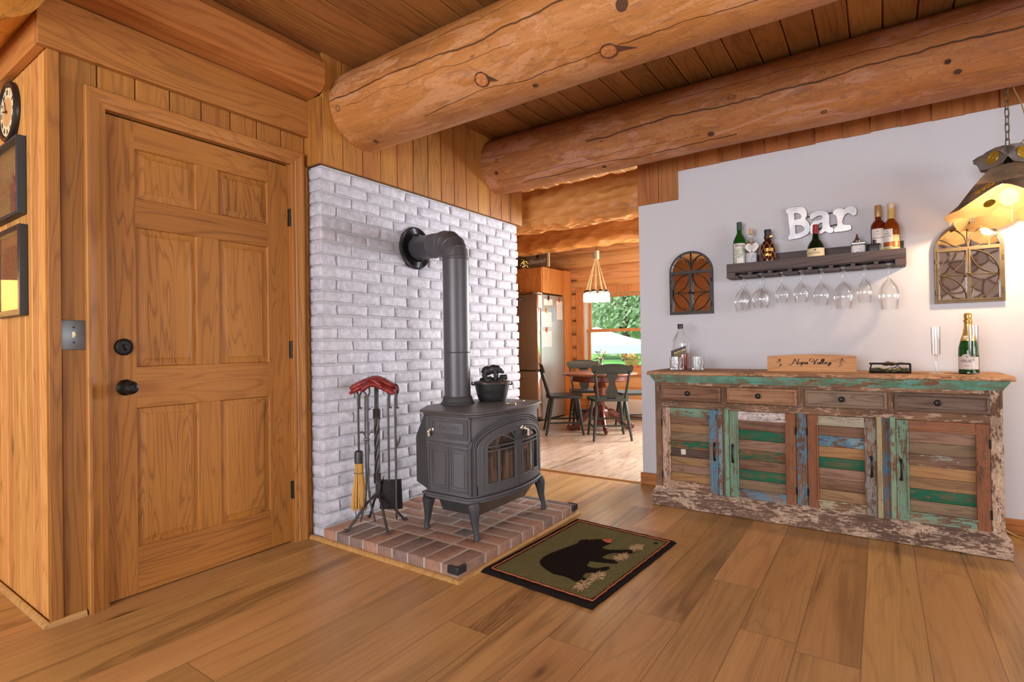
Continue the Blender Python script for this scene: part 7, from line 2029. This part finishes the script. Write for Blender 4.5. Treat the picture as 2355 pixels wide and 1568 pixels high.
for nm, col, cnt in (('orange_flowers', rgb(240, 150, 80), 40), ('yellow_flowers', rgb(240, 214, 130), 30), ('green_leaves', rgb(70, 120, 80), 40)):
    b = B()
    for k in range(cnt):
        a = rs.uniform(0, 2*pi); q = .19*sqrt(rs.random()); P = V((-4.06+q*cos(a), 10.0+q*sin(a)*.6, .73+rs.uniform(0, .10))); [quad(b, P, P+d_*.02+V((d_.y, -d_.x, .3))*.009, P+d_*.036, P+d_*.02-V((d_.y, -d_.x, .3))*.009) for d_ in [V((cos(k_), sin(k_)*.7, sin(k_*2+k)*.7)) for k_ in range(6)]]
    part(nm, b, plain(nm, col, .7), fb_)
b = B(); cyl(b, (-4.03, 10, .27), (-4.03, 10, .60), .05, n=10); part('post', b, bark, fb_)

# ------------------------------------------------------------------ light
def area(name, loc, rot, sx_, sy_, power, col=(1, 1, 1)):
    L = bpy.data.lights.new(name, 'AREA'); L.shape = 'RECTANGLE'; L.size = sx_; L.size_y = sy_; L.energy = power; L.color = col
    o = bpy.data.objects.new(name, L); COL.objects.link(o); o.location = loc; o.rotation_euler = rot; return o
def point(name, loc, power, col, r=.03):
    L = bpy.data.lights.new(name, 'POINT'); L.energy = power; L.color = col; L.shadow_soft_size = r
    o = bpy.data.objects.new(name, L); COL.objects.link(o); o.location = loc; return o
area('window_light_back', (-1.0, -3.15, 1.35), (radians(90), 0, 0), 3.1, 1.6, 250, (.90, .95, 1.0))
area('window_light_east', (4.55, .7, 1.4), (radians(90), 0, radians(90)), 3.6, 1.3, 150, (.90, .95, 1.0))
area('fill_light_kitchen', (-.3, 7.1, 1.45), (radians(90), 0, radians(180)), 2.4, 1.4, 620, (.94, .98, 1.0))  # unseen fill added to brighten the kitchen, standing in the invented casing
point('table_lamp_light', (-4.22, .36, 1.37), 32, (1, .72, .40), .05)
point('pendant_light', (.531, 3.565, 1.69), 36, (1, .70, .40), .04)
point('chandelier_light', (-2.85, 5.985, 1.58), 26, (1, .86, .66), .12)
w = bpy.data.worlds.new('sky'); SC.world = w; w.use_nodes = True
nt = w.node_tree; bg = nt.nodes['Background']; bg.inputs[0].default_value = (.86, .93, 1.0, 1); bg.inputs[1].default_value = 4.2

# ------------------------------------------------------------------ camera (height 1.05 m, solved from the photograph's vanishing points)
cd = bpy.data.cameras.new('camera'); cam = bpy.data.objects.new('camera', cd); COL.objects.link(cam)
cd.sensor_fit = 'HORIZONTAL'; cd.sensor_width = 36.0; cd.lens = 36.0*1233.28/2355; cd.clip_start = .05; cd.clip_end = 200
yaw, pitch, roll = radians(34.5228), radians(.4537), radians(-.8898)
fw = V((-sin(yaw)*cos(pitch), cos(yaw)*cos(pitch), sin(pitch))); rt = V((cos(yaw), sin(yaw), 0)); up = rt.cross(fw)
r2, u2 = rt*cos(roll) + up*sin(roll), up*cos(roll) - rt*sin(roll)
cam.matrix_world = Matrix.Translation((0, 0, 1.05)) @ Matrix(((r2.x, u2.x, -fw.x, 0), (r2.y, u2.y, -fw.y, 0), (r2.z, u2.z, -fw.z, 0), (0, 0, 0, 1)))
SC.camera = cam
vs = SC.view_settings; vs.view_transform = 'Standard'; vs.look = 'None'; vs.gamma = 1.0; vs.use_curve_mapping = False; vs.exposure = -0.25
SC.cycles.use_denoising = True
SC.cycles.max_bounces = 7; SC.cycles.transparent_max_bounces = 16; SC.cycles.diffuse_bounces = 4; SC.cycles.glossy_bounces = 3
SC.cycles.use_adaptive_sampling = True; SC.cycles.adaptive_threshold = .055; SC.cycles.adaptive_min_samples = 16
SC.cycles.caustics_reflective = False; SC.cycles.caustics_refractive = False; SC.cycles.sample_clamp_indirect = 6.0
